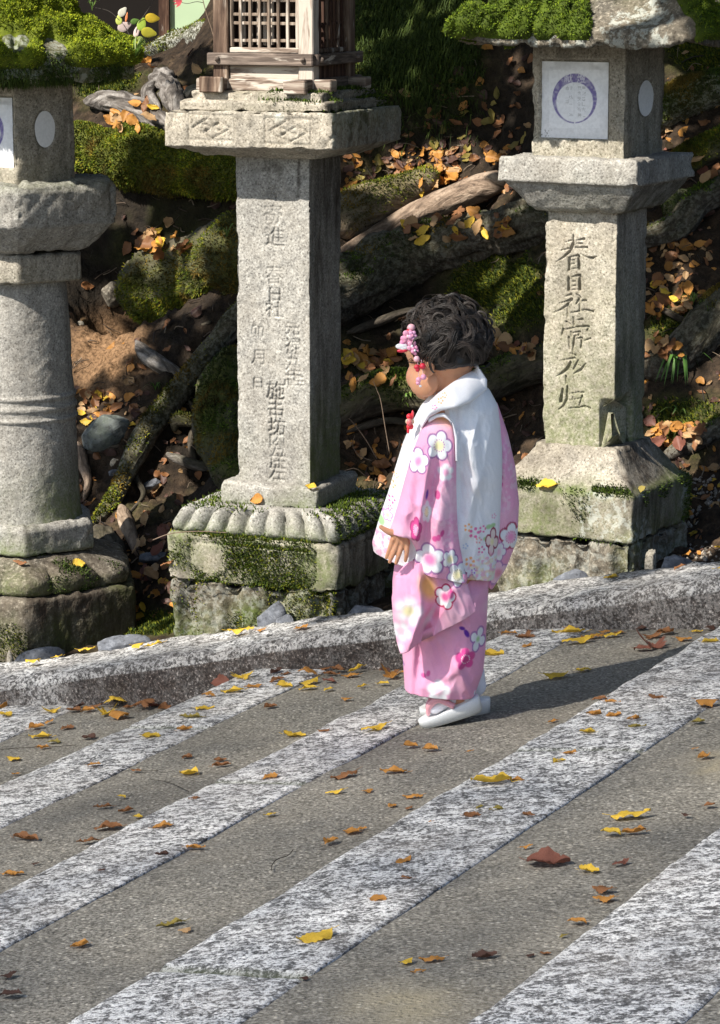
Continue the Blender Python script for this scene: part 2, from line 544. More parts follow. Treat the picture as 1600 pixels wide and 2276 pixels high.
# asphalt of each step, its granite edging stones
for n in range(-3, 7):
    u0 = EDGE[n][1]; u1 = EDGE[n + 1][0] + 0.02 if n < 6 else EDGE[n][1] + 0.6
    us = np.linspace(u0 - 0.004, u1, 14); vs = np.linspace(0.4, VK + 0.02, 110)
    U, V = np.meshgrid(us, vs, indexing='ij')
    P = uv(U, V, 0)
    Z = tread_z(n, U) + 0.004 * fbm(P * 3, 3, 40 + n) - 0.002
    G = uv(U, V, Z)
    qx, qy = proj(G)
    mk = np.zeros(G.shape)
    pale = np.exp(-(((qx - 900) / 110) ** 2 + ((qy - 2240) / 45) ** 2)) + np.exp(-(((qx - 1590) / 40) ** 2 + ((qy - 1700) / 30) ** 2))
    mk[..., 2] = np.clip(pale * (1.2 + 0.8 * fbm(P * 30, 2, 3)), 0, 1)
    mk[..., 0] = sstep(0.16, 0.0, VK - V) * (0.5 + 0.5 * fbm(P * 9, 2, 8))
    add('tread', G.reshape(-1, 3), gquads(*G.shape[:2]), M['asphalt'], path, True, {'mask': mk.reshape(-1, 3)})
    us = [0.4]
    cuts = {3: [hit(512, 2162) @ SD, hit(1146, 1668) @ SD], 2: [3.3, 5.02], 1: [4.1, 5.9], 4: [3.0, 4.9], 0: [5.2]}.get(n, [2.5, 4.4])
    vv = [0.4 if cuts[0] > 2.0 else 0.1] + [float(c) for c in cuts] + [VK + 0.015]
    for i in range(len(vv) - 1):
        du = 0.006 * (random.random() - 0.5)
        dz = 0.003 * (random.random() - 0.5)
        sk = 0.0
        def pmask(U, V, Z, skirt, G, vend=vv[i + 1], v0=vv[i]):
            mk = np.zeros(G.shape)
            mk[..., 1] = 0.7 * sstep(0.02, 0.0, np.minimum(vend - V, V - v0))
            return mk
        slab('paving_stone', EDGE[n][0] + du, EDGE[n][1], vv[i] + 0.004, vv[i + 1] - 0.004,
             lambda U, n=n, dz=dz: tread_z(n, U) + dz + 0.002, 0.16, M['paving'], path, 26, max(30, int((vv[i + 1] - vv[i]) / 0.011)),
             0.0035, 0.014, 100 + n * 10 + i, pmask)

kerb = thing('kerb', 'long rough granite kerb along the edge of the stepped path', 'kerb', uv(-3.0, VK + 0.1, -0.3))
kj = [-6.6, -5.0, -3.07, -1.15, 0.4]
for i in range(len(kj) - 1):
    # front face and top as one strip of quads: v runs up the face and back over the top
    nu = int((kj[i + 1] - kj[i]) / 0.012); us = np.linspace(kj[i] + 0.004, kj[i + 1] - 0.004, nu)
    prof = []
    for zz in np.linspace(-0.45, -0.034, 30): prof.append((-0.006 * (zz / -0.4), zz, 0))
    for a in np.linspace(0.1, math.pi / 2, 7): prof.append((0.034 - 0.034 * math.cos(a), -0.034 + 0.034 * math.sin(a), 0.3))
    for vv in np.linspace(0.045, KW - 0.02, 14): prof.append((vv, 0.0, 1))
    prof += [(KW - 0.004, -0.01, 1), (KW, -0.04, 1), (KW, -0.3, 1)]
    pr = np.array(prof)
    U, K = np.meshgrid(us, np.arange(len(pr)), indexing='ij')
    V = VK + pr[K, 0]; Z = kerb_z(U) + pr[K, 1]
    # the worn front leans out at the foot; ends rounded
    G = uv(U, V, Z)
    e = np.minimum(U - kj[i], kj[i + 1] - U)
    G[..., 2] -= 0.02 * np.exp(-e / 0.02)
    nn = gnormals(G)
    s = np.sign((nn[..., 2] * (pr[K, 2] > 0.5)).sum())
    if s < 0: nn = -nn
    am = np.where(pr[K, 2] > 0.5, 0.011, 0.02)
    G = G + nn * (am * fbm(G * 6, 3, 60 + i) + 0.006 * fbm(G * 26, 3, 80 + i) + 0.003 * fbm(G * 70, 2, 82 + i))[..., None]
    G[..., 2] += 0.012 * fbm(uv(U, 0 * U, 0) * 2.4, 2, 77)
    mk = np.zeros(G.shape)
    qx, qy = proj(G)
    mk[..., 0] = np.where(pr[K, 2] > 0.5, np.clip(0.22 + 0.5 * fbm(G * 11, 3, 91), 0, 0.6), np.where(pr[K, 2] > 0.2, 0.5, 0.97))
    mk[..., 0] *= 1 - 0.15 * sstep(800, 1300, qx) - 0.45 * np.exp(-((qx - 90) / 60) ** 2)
    mk[..., 1] = 0.5 * sstep(VB - 0.03, VB, V) * (pr[K, 2] > 0.5)
    q = gquads(*G.shape[:2])
    if s < 0: q = q[:, ::-1]
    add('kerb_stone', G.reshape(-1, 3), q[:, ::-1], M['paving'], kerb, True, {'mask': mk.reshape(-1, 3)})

# ------------------------------------------------------------------ the bank behind the lanterns
def hollow(px, py, rpx, depth):
    p = hit(px, py)
    HOLLOW.append((p[0], p[1], rpx / F * p[1], depth))
_h = []
for a in [(400, 475, 150, 0.40), (260, 500, 110, 0.30), (1000, 270, 150, 0.40), (860, 330, 100, 0.18), (840, 660, 120, 0.22), (1000, 640, 130, 0.18),
          (470, 760, 50, 0.12), (480, 950, 90, 0.2), (330, 1040, 60, 0.1), (860, 960, 70, 0.12), (1110, 890, 80, 0.14)]:
    p = hit(a[0], a[1]); _h.append((p[0], p[1], a[2] / F * p[1] * 1.1, a[3]))
HOLLOW.extend(_h)

us = np.concatenate([np.linspace(-16, -6.6, 24)[:-1], np.linspace(-6.6, -0.6, 560), np.linspace(-0.6, 5, 20)[1:]])
vs = np.concatenate([np.linspace(VB - 0.012, VB + 3.2, 400), np.linspace(VB + 3.2, VB + 16, 30)[1:]])
U, V = np.meshgrid(us, vs, indexing='ij')
X = U * KD[0] + V * SD[0]; Y = U * KD[1] + V * SD[1]
Z = hill_h(X, Y)
G = np.stack([X, Y, Z], -1)
w = V - VB
rough = sstep(0.0, 0.5, w)
G[..., 2] += rough * (0.03 * fbm(G * 7, 4, 21) + 0.026 * np.abs(fbm(G * 19, 3, 22)) + 0.012 * fbm(G * 48, 2, 23))
qx, qy = proj(G)
mk = np.zeros(G.shape)
nz = fbm(G * 3.2, 3, 31)
def blob(cx, cy, rx, ry):
    return np.exp(-(((qx - cx) / rx) ** 2 + ((qy - cy) / ry) ** 2))
moss = (1.1 * blob(930, 60, 130, 150) + blob(1130, 640, 110, 90) + 0.8 * blob(1500, 920, 90, 70) + 0.9 * blob(1500, 730, 90, 60) + 0.9 * blob(230, 180, 90, 40)
        + 0.9 * blob(1560, 120, 90, 60) + 0.8 * blob(300, 1390, 140, 25) + 0.7 * blob(480, 1380, 120, 20) + 0.8 * blob(1150, 1290, 120, 20) + 0.5 * blob(860, 1240, 60, 60))
mk[..., 1] = np.clip(moss + 0.5 * nz + 0.25 * fbm(G * 14, 3, 33) - 0.12, 0, 1) * sstep(0.0, 0.03, w)
mk[..., 2] = np.clip(1.25 * blob(240, 760, 105, 75) + 0.7 * blob(230, 850, 90, 40) + 0.25 * nz - 0.2, 0, 1)  # paler soil colour also brightens the sunlit patch
mk[..., 1] *= 1 - np.clip(mk[..., 2] * 1.5, 0, 1)
mk[..., 0] = np.clip(0.5 - 0.5 * nz - mk[..., 2] - 0.7 * blob(1500, 1180, 120, 90) + 1.2 * blob(390, 490, 170, 70) + 1.3 * blob(240, 580, 110, 110) + blob(1000, 280, 160, 90) + blob(880, 680, 150, 80) + 0.8 * blob(470, 960, 110, 110), 0, 1)  # extra dark blobs paint deep shade into the hollows
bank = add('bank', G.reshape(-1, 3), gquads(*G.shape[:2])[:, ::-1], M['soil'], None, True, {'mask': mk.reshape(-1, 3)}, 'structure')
BANKG, BANKM = G, mk
# the ground running on under everything to the horizon
gx, gy = np.meshgrid(np.linspace(-200, 200, 41), np.linspace(-200, 200, 41), indexing='ij')
gz = -0.5 - 0.05 * np.hypot(gx, gy - 6) ** 0.5 + 0.0 * gx - 3.2
add('ground', np.stack([gx, gy, gz], -1).reshape(-1, 3), gquads(41, 41)[:, ::-1], M['soil'], None, True,
    {'mask': np.tile([0.5, 0.2, 0], (41 * 41, 1))}, 'structure')

# ------------------------------------------------------------------ moss and grass as real blades
def tri_sample(V, quads, wgt, n):
    """n random points on the quads, chosen by area x mean weight"""
    V = np.asarray(V).reshape(-1, 3)
    a, b, c, d = (V[quads[:, i]] for i in range(4))
    ar = 0.5 * np.linalg.norm(np.cross(c - a, d - b), axis=1)
    w = ar * np.maximum(wgt[quads].mean(1), 0)
    if w.sum() <= 0: return np.zeros((0, 3)), np.zeros((0, 3)), np.zeros(0, int)
    k = rng.choice(len(quads), n, p=w / w.sum())
    s, t = rng.random((n, 1)), rng.random((n, 1))
    p = a[k] * (1 - s) * (1 - t) + b[k] * s * (1 - t) + c[k] * s * t + d[k] * (1 - s) * t
    nn = np.cross(c[k] - a[k], d[k] - b[k]); nn /= np.maximum(np.linalg.norm(nn, axis=1, keepdims=True), 1e-12)
    return p, nn, k

def blades(P, N, hgt, wid, tilt, pal, droop=0.0):
    """one small bent blade per point; returns verts, tris, colours"""
    n = len(P)
    r = rng.normal(size=(n, 3))
    d = N + tilt * r + np.array([0, 0, 0.35])
    d /= np.linalg.norm(d, axis=1, keepdims=True)
    s = np.cross(d, rng.normal(size=(n, 3))); s /= np.maximum(np.linalg.norm(s, axis=1, keepdims=True), 1e-9)
    h = hgt * (0.5 + rng.random((n, 1))); w = wid * (0.6 + 0.8 * rng.random((n, 1)))
    tip = P + d * h; tip[:, 2] -= droop * h[:, 0]
    mid = P + d * h * 0.55
    V = np.stack([P - s * w * 0.6 - N * 0.002, P + s * w * 0.6 - N * 0.002, mid + s * w * 0.55, tip, mid - s * w * 0.55], 1)
    b = np.arange(n)[:, None] * 5
    T = np.concatenate([b + [0, 1, 2], b + [0, 2, 4], b + [4, 2, 3]])
    pal = np.asarray(pal); k = rng.integers(0, len(pal), n)
    c = pal[k] * (0.6 + 0.8 * rng.random((n, 1)))
    c = np.repeat(c[:, None, :], 5, 1); c[:, 0:2] *= 0.6
    return V.reshape(-1, 3), T, c.reshape(-1, 3)

MOSS_SUN = [(0.12, 0.155, 0.010), (0.08, 0.125, 0.009), (0.15, 0.18, 0.015), (0.055, 0.09, 0.009)]
MOSS_DARK = [(0.034, 0.056, 0.008), (0.052, 0.076, 0.011), (0.024, 0.04, 0.007)]
MOSS_OLIVE = [(0.17, 0.165, 0.012), (0.13, 0.15, 0.012), (0.21, 0.18, 0.014), (0.07, 0.09, 0.010)]

def moss_on(parent, V, quads, wgt, n, hgt=0.006, wid=0.0022, pal=MOSS_SUN, tilt=0.55, droop=0.0, name='moss', flip=False):
    P, N, _ = tri_sample(V, quads, wgt, n)
    if len(P) == 0: return None
    if flip: N = -N
    v, t, c = blades(P, N, hgt, wid, tilt, pal, droop)
    return add(name, v, t, M['moss'], parent, False, {'Col': c}, 'stuff')

q = gquads(*BANKG.shape[:2])[:, ::-1]
wg = (np.clip(BANKM[..., 1] - 0.35, 0, 1) * (qx > -60) * (qx < 1660) * (qy > -80) * (qy < 1460)).ravel()
moss_on(bank, BANKG, q, wg, 60000, 0.012, 0.003, MOSS_DARK + MOSS_OLIVE[:2], 0.8)
wg = (blob(930, 60, 110, 130) * (qx > 780) * (qx < 1080)).ravel()
moss_on(bank, BANKG, q, wg, 14000, 0.05, 0.003, MOSS_DARK, 0.5, 0.8, 'hanging_moss')

# ------------------------------------------------------------------ stone lanterns
def ring_shape(n, p, per, ang0, dense0=None):
    """outline of a rounded n-gon of apothem 1, face 0 looking along ang0; returns xy, face index, position along the face"""
    if n == 0:
        a = np.linspace(0, 2 * math.pi, per, endpoint=False) + ang0
        return np.stack([np.cos(a), np.sin(a)], -1), np.zeros(per, int), np.linspace(-1, 1, per)
    xy, si, tt = [], [], []
    for i in range(n):
        m = dense0 if (dense0 and i == 0) else per
        t = np.linspace(-1, 1, m, endpoint=False) + 1.0 / m * 0
        a = ang0 + i * 2 * math.pi / n
        k = math.tan(math.pi / n)
        x = math.cos(a) - math.sin(a) * t * k; y = math.sin(a) + math.cos(a) * t * k
        xy.append(np.stack([x, y], -1)); si += [i] * m; tt += list(t)
    xy = np.concatenate(xy)
    ph = np.arctan2(xy[:, 1], xy[:, 0])
    fa = ang0 + np.arange(n) * 2 * math.pi / n
    r = (np.maximum(np.cos(ph[:, None] - fa[None]), 0) ** p).sum(1) ** (-1.0 / p)
    return np.stack([np.cos(ph) * r, np.sin(ph) * r], -1), np.array(si), np.array(tt)

def prism(rings, cxy, shape, step=0.008, amp=0.003, chip=0.010, seed=0, disp=None, cap=True):
    """stack of rings (z, apothem) -> displaced vertex grid (rows, around, 3) with caps; also rows z, face index, t"""
    xy, si, tt = shape
    zs, ss = [], []
    r0 = rings[0]
    if cap:
        for f in (0.004, 0.3, 0.6, 0.85): zs.append(r0[0]); ss.append(r0[1] * f)
    for (za, sa), (zb, sb) in zip(rings[:-1], rings[1:]):
        m = max(1, int(math.hypot(zb - za, sb - sa) / step))
        for k in range(m):
            zs.append(za + (zb - za) * k / m); ss.append(sa + (sb - sa) * k / m)
    zs.append(rings[-1][0]); ss.append(rings[-1][1])
    if cap:
        for f in (0.85, 0.6, 0.3, 0.004): zs.append(rings[-1][0]); ss.append(rings[-1][1] * f)
    zs = np.array(zs); ss = np.array(ss)
    G = np.zeros((len(zs), len(xy), 3))
    G[..., 0] = cxy[0] + ss[:, None] * xy[None, :, 0]
    G[..., 1] = cxy[1] + ss[:, None] * xy[None, :, 1]
    G[..., 2] = zs[:, None]
    N = gnormals(G, True)
    # point the normals outward
    ctr = np.array([cxy[0], cxy[1], zs.mean()])
    if ((G - ctr) * N).sum() < 0: N = -N
    d = amp * (fbm(G * 9, 3, seed) + 0.6 * fbm(G * 45, 3, seed + 9))
    if chip:
        ed = sstep(0.80, 1.0, np.abs(tt))[None, :]
        d = d - ed * chip * np.maximum(fbm(G * 22, 3, seed + 4) * 1.6 - 0.05, 0)
        dz = np.minimum(np.abs(G[..., 2] - zs.min()), np.abs(G[..., 2] - zs.max()))
        d = d - np.exp(-dz / 0.012) * chip * 0.6 * np.maximum(fbm(G * 25, 3, seed + 6) * 1.6, 0)
    if disp is not None: d = d + disp(G, zs, si, tt)
    G = G + N * d[..., None]
    return G, si, tt

def add_prism(name, G, mat, parent, mask=None):
    mk = np.zeros(G.shape) if mask is None else mask
    return add(name, G.reshape(-1, 3), gquads(G.shape[0], G.shape[1], True), mat, parent, True, {'mask': np.clip(mk, 0, 1).reshape(-1, 3)})

def stain_shade_mask(G, si, tt, n, side=(1,), amt=0.8, low=0.0, green=0.0, seed=0, zlo=None, zhi=None):
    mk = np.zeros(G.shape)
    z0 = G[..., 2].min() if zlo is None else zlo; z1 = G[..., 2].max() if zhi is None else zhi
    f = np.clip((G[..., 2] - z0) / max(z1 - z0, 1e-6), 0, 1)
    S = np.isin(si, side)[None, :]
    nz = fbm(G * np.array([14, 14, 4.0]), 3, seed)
    mk[..., 0] = np.where(S, amt * (0.75 + 0.6 * nz), np.clip(0.12 + 0.5 * nz, 0, 0.3))  # chosen side faces darker: real streaks plus painted shade
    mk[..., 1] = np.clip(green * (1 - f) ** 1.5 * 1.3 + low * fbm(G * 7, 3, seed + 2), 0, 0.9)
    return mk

def axis_at(px, v):
    """plan position on the sight column px at distance v across"""
    d = np.array([px - 800.0, F * cp])
    t = v / (d[0] * SD[0] + d[1] * SD[1])
    return d * t

def face_frame(cxy, yaw, ap):
    n = np.array([-math.sin(yaw), -math.cos(yaw), 0.0]); e = np.array([math.cos(yaw), -math.sin(yaw), 0.0])
    return n, e, np.array([cxy[0], cxy[1], 0]) + n * ap

def onface(px, py, fr):
    n, e, p0 = fr
    d = ray(px, py)
    t = ((p0 - C0) @ n) / (d @ n)
    P = C0 + d * t
    return (P - p0) @ e, P[2]

def carve(G, si, tt, ap, strokes, depth, face=0):
    """depth of the brush strokes cut into a face; strokes = [(points (a, z), widths)]"""
    cols = np.where(si == face)[0]
    D = np.zeros(G.shape[:2])
    A = tt[cols] * ap
    Zr = G[:, cols[len(cols) // 2], 2]
    sub = np.zeros((len(Zr), len(cols)))
    for pts, wd in strokes:
        pts = np.asarray(pts, float); wd = np.asarray(wd, float)
        for (p, q, w0, w1) in zip(pts[:-1], pts[1:], wd[:-1], wd[1:]):
            m = max(w0, w1)
            c = np.where((A > min(p[0], q[0]) - m) & (A < max(p[0], q[0]) + m))[0]
            r = np.where((Zr > min(p[1], q[1]) - m) & (Zr < max(p[1], q[1]) + m))[0]
            if not len(c) or not len(r): continue
            a = A[c][None, :]; z = Zr[r][:, None]
            L2 = max(((q - p) ** 2).sum(), 1e-12)
            t = np.clip(((a - p[0]) * (q[0] - p[0]) + (z - p[1]) * (q[1] - p[1])) / L2, 0, 1)
            dist = np.hypot(a - p[0] - t * (q[0] - p[0]), z - p[1] - t * (q[1] - p[1]))
            wl = w0 + (w1 - w0) * t
            val = np.clip(1.25 - dist / np.maximum(wl, 1e-5), 0, 1)
            ix = np.ix_(r, c)
            sub[ix] = np.maximum(sub[ix], np.minimum(val * 1.6, 1) * np.minimum(1, wl / 0.005))
    D[:, cols] = -depth * sub
    return D

def glyph_tris(ch):
    cu = bpy.data.curves.new('glyph', 'FONT'); cu.body = ch
    ob = bpy.data.objects.new('glyph', cu); COLL.objects.link(ob)
    me = ob.evaluated_get(bpy.context.evaluated_depsgraph_get()).to_mesh()
    me.calc_loop_triangles()
    v = np.array([p.co[:2] for p in me.vertices]); t = np.array([l.vertices[:] for l in me.loop_triangles])
    bpy.data.objects.remove(ob); bpy.data.curves.remove(cu)
    if len(v) == 0: return np.zeros((0, 3, 2))
    lo, hi = v.min(0), v.max(0)
    v = (v - (lo + hi) / 2) / max(hi - lo)
    return v[t]

def stamp(A, Z, ch, ca, cz, wa, hz):
    """coverage of one character on a grid of positions along A (cols) and Z (rows)"""
    out = np.zeros((len(Z), len(A)))
    for tri in glyph_tris(ch):
        p = tri * [wa, hz] + [ca, cz]
        c = np.where((A >= p[:, 0].min()) & (A <= p[:, 0].max()))[0]; r = np.where((Z >= p[:, 1].min()) & (Z <= p[:, 1].max()))[0]
        if not len(c) or not len(r): continue
        a = A[c][None, :]; z = Z[r][:, None]
        def sd(i, j): return (p[j, 0] - p[i, 0]) * (z - p[i, 1]) - (p[j, 1] - p[i, 1]) * (a - p[i, 0])
        s0, s1, s2 = sd(0, 1), sd(1, 2), sd(2, 0)
        ins = ((s0 >= 0) & (s1 >= 0) & (s2 >= 0)) | ((s0 <= 0) & (s1 <= 0) & (s2 <= 0))
        ix = np.ix_(r, c); out[ix] = np.maximum(out[ix], ins)
    return out

def paper_sheet(name, fr, pl, pr, pt, pb, parent, ring_c=None, ring_r=(0, 0), scrap=True, res=1.4):
    """sheet of paper pasted in the window of a fire box, printed with a wreath and faint columns of writing"""
    n, e, p0 = fr
    a0, z0 = onface(pl, pb, fr); a1, _ = onface(pr, pb, fr); _, z1 = onface(pl, pt, fr)
    nx, nz = int((pr - pl) / res) + 2, int((pb - pt) / res) + 2
    A, Z = np.meshgrid(np.linspace(a0, a1, nx), np.linspace(z0, z1, nz), indexing='xy')
    P = p0 + A[..., None] * e + np.array([0, 0, 1.0]) * Z[..., None] + n * 0.002
    bow = 0.0015 * fbm(P * 30, 2, 5)
    P = P + n * bow[..., None]
    qx, qy = proj(P)
    col = np.ones(P.shape) * np.array([0.78, 0.79, 0.82])
    u = (qx - pl) / (pr - pl); v = (qy - pt) / (pb - pt)
    wr = fbm(np.stack([u * 7, v * 9, 0 * u], -1), 3, 2)
    outer = (u < 0.14) | (u > 0.88) | (v < 0.10) | (v > 0.88)
    col[outer] *= (0.93 + 0.10 * wr[outer])[:, None]
    col *= np.where(v < 0.12, 0.9 + 0.12 * wr, 1)[..., None]
    if ring_c is not None:
        dx = (qx - ring_c[0]) / ring_r[0]; dy = (qy - ring_c[1]) / ring_r[1]
        rr = np.hypot(dx, dy); ang = np.arctan2(dx, -dy)          # 0 at the top
        th = 0.06 + 0.30 * (0.5 + 0.5 * np.cos(ang)) ** 1.1
        ring = sstep(1.0, 0.975, rr) * sstep(1 - th - 0.012, 1 - th + 0.012, rr) * (np.abs(np.abs(ang) - math.pi) > 0.035)
        ink = np.array([0.19, 0.16, 0.36])
        ring = ring * (0.72 + 0.28 * sstep(-0.5, 0.3, fbm(np.stack([qx * 0.2, qy * 0.2, 0 * qx], -1), 2, 4)))
        col = col * (1 - ring[..., None]) + ink * ring[..., None]
        Ar, Zr = np.linspace(a0, a1, nx), np.linspace(z0, z1, nz)
        sa = (a1 - a0) / (pr - pl); sz = (z1 - z0) / (pb - pt)
        for ch, cx, cy, s in (('献', -0.28, -0.83, 19), ('燈', 0.28, -0.83, 19)):
            m = stamp(Ar, Zr, ch, a0 + (ring_c[0] + cx * ring_r[0] - pl) * sa, z1 - (ring_c[1] + cy * ring_r[1] - pt) * sz, s * sa, s * sz)
            col = col * (1 - 0.8 * m[..., None]) + 0.8 * m[..., None] * np.array([0.76, 0.76, 0.82])
        line = (np.abs(dx + 0.03) < 0.013) & (np.abs(dy) < 0.62)
        col[line] *= 0.86
        for k, (cx, chs) in enumerate(((0.40, '奉献春日大社'), (0.20, '家内安全祈願'), (-0.16, '平成二年'), (-0.34, '吉日'))):
            for i, ch in enumerate(chs):
                m = stamp(Ar, Zr, ch, a0 + (ring_c[0] + cx * ring_r[0] - pl) * sa,
                          z1 - (ring_c[1] + (-0.45 + i * (1.05 / max(len(chs) - 1, 1)) * (1 if len(chs) > 2 else 0.5)) * ring_r[1] - pt) * sz, 9 * sa, 9 * sz)
                col = col * (1 - 0.33 * m[..., None])
    if scrap:
        spots = sstep(0.35, 0.5, fbm(np.stack([qx * 0.25, qy * 0.25, 0 * qx], -1), 2, 12)) * (v > 0.9) * (u < 0.18)
        col = col * (1 - 0.75 * spots[..., None])
    return add(name, P.reshape(-1, 3), gquads(nz, nx), M['paper'], parent, True, {'Col': col.reshape(-1, 3)})

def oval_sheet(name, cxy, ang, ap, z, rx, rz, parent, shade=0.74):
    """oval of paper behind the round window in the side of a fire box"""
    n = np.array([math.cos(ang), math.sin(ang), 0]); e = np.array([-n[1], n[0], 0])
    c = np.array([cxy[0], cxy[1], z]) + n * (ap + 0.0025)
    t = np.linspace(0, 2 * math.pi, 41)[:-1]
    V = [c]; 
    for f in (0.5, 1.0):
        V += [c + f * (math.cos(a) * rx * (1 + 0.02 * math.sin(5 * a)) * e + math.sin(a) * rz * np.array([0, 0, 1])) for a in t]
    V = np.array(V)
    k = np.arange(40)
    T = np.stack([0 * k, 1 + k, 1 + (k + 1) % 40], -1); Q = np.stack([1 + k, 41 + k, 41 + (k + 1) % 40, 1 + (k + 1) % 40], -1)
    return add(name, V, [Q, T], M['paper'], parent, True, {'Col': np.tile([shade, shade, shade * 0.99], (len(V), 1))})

LANTERN_AX = []

# ---- right-hand lantern: square, carved with six large characters
vR = VB + 0.27
axR = axis_at(1316, vR)
LANTERN_AX.append(axR)
yR = math.radians(28.0)
aR = math.atan2(-math.cos(yR), -math.sin(yR))          # angle of the front face normal
YR = axR[1]
mR = F / (YR * 1.012)                                  # photograph pixels per metre there
def ZR(row, half=0.0): return zrow(row, YR - half * 1.25)
def ap_of(front_px): return front_px / mR / math.cos(yR - 0.077) / 2
lr = thing('stone_lantern', 'square stone lantern with a chipped post carved with six large characters, right of the child', 'stone lantern',
           (axR[0], axR[1], ZR(1260)), 'old lanterns standing in a row behind the kerb')
sq = lambda p, per, d=None: ring_shape(4, p, per, aR, d)

# rubble footing and plinth
ab = ap_of(312)
G, si, tt = prism([(ZR(1310, ab) - 0.12, ab * 0.96), (ZR(1212, ab), ab * 0.95)], axR, sq(26, 60), 0.01, 0.014, 0.02, 201,
                  lambda G, zs, si, tt: -0.016 * sstep(0.75, 1, np.abs(np.sin(tt * 5.5 + si)))[None, :])
mk = stain_shade_mask(G, si, tt, 4, (1,), 0.7, 0.9, 0.5, 201); mk[..., 2] = 0.25
add_prism('footing', G, M['granite_rough'], lr, mk)
def skirt(G, zs, si, tt):
    return -0.004 * np.maximum(fbm(G * 14, 3, 77), 0)
prof = [(ZR(1207, ab), ab * 0.985), (ZR(1108, ab), ab)]
z_a, z_b = ZR(1100, ab), ZR(1012, ab * 0.62)
for k in range(9):
    f = k / 8.0
    prof.append((z_a + (z_b - z_a) * f, ab * (0.985 - 0.355 * (f ** 0.75))))
prof += [(z_b + 0.004, ab * 0.61), (z_b + 0.016, ab * 0.59)]
G, si, tt = prism(prof, axR, sq(34, 80), 0.007, 0.004, 0.016, 203, skirt)
mk = stain_shade_mask(G, si, tt, 4, (1,), 0.75, 0.5, 0.5, 203); mk[..., 0] = np.clip(mk[..., 0] + 0.22 + 0.5 * fbm(G * 10, 3, 12), 0, 0.9)
mk[..., 2] = 0.5 * (G[..., 2] < z_a) * (fbm(G * 6, 2, 5) > 0.1)
mk[..., 1] += 0.5 * np.exp(-((G[..., 2] - z_a) / 0.012) ** 2)
base_r = add_prism('base', G, M['granite'], lr, mk)
q = gquads(G.shape[0], G.shape[1], True)
gx_, gy_ = proj(G)
wm = np.exp(-((G[..., 2] - z_a - 0.004) / 0.007) ** 2) * (si == 0)[None, :] * ((gx_ > 1150) & (gx_ < 1400) & (fbm(G * 9, 2, 15) > -0.1))
wm = wm + 0.12 * (G[..., 2] < z_a) * (fbm(G * 11, 2, 18) > 0.25)
moss_on(base_r, G, q, wm.ravel(), 5000, 0.008, 0.0022, MOSS_DARK + MOSS_SUN[1:2])

# post with the carved characters (brush strokes traced in 260 x 520 px of the photograph, four times enlarged)
ap = ap_of(158)
S6 = [
 [(440,240,6),(515,225,15)], [(440,272,7),(497,268,10)], [(290,335,7),(370,318,10)], [(430,308,9),(545,308,13)], [(330,255,6),(388,240,9)],
 [(410,185,9),(408,270,15),(375,345,16),(310,405,11),(240,448,4)], [(478,372,4),(540,405,12),(590,414,17),(645,396,5)],
 [(372,412,14),(366,525,17)], [(385,398,8),(458,386,14)], [(460,388,16),(466,520,18)], [(390,434,8),(422,430,7)], [(390,468,8),(420,464,7)], [(392,516,6),(458,510,8)],
 [(362,606,14),(362,722,19)], [(398,594,8),(472,578,16)], [(472,584,16),(472,718,20)], [(398,640,8),(430,638,8)], [(398,682,8),(428,680,8)], [(392,720,6),(466,716,8)],
 [(322,786,6),(388,764,13)], [(268,852,6),(330,836,8),(392,812,15),(345,872,13),(290,910,10),(218,942,4)], [(350,880,13),(354,982,10)],
 [(440,765,9),(472,795,15),(436,858,8)], [(468,800,12),(472,930,12)], [(492,828,9),(530,824,13)], [(390,942,8),(462,930,10),(520,914,11),(600,934,16)],
 [(408,986,9),(416,1062,13)], [(342,1030,12),(384,1062,8)], [(452,1014,7),(498,1006,14)], [(312,1100,12),(298,1158,8)],
 [(325,1108,7),(450,1080,10),(560,1076,14),(545,1116,10)], [(386,1126,9),(392,1170,9)], [(400,1140,6),(476,1126,12),(456,1164,9)], [(395,1168,6),(452,1162,7)],
 [(368,1178,11),(374,1292,10)], [(420,1178,12),(412,1250,14),(402,1345,6)], [(440,1196,6),(494,1184,13),(484,1285,11)], [(518,1214,5),(578,1194,11)],
 [(380,1338,6),(430,1358,12)], [(290,1408,5),(370,1392,9),(425,1382,12)], [(384,1424,12),(348,1490,16),(300,1530,12),(245,1560,4)], [(340,1556,12),(340,1628,9)],
 [(458,1404,9),(410,1494,9)], [(440,1440,6),(480,1462,8)], [(534,1434,5),(480,1500,14),(412,1536,6)],
 [(306,1686,12),(284,1806,19)], [(352,1660,11),(346,1780,14),(312,1848,11),(262,1888,4)], [(372,1732,5),(464,1714,9)], [(470,1722,8),(512,1714,10)],
 [(402,1762,7),(434,1836,8)], [(378,1794,5),(505,1768,8)], [(498,1752,11),(466,1846,7)], [(366,1872,6),(462,1866,9),(520,1852,11),(572,1872,13)],
]
fr = face_frame(axR, yR, ap)
sc6 = 260 / 1138.0
strokes = []
for st in S6:
    pts = [onface(1180 + x * sc6, 480 + y * sc6, fr) for x, y, _ in st]
    strokes.append((pts, [max(w_, 5) * 0.74 * sc6 / mR * 1.15 for _, _, w_ in st]))
zt, zb = ZR(472, ap), ZR(1008, ap)
z_chip0, z_chip1 = ZR(915, ap), ZR(880, ap)
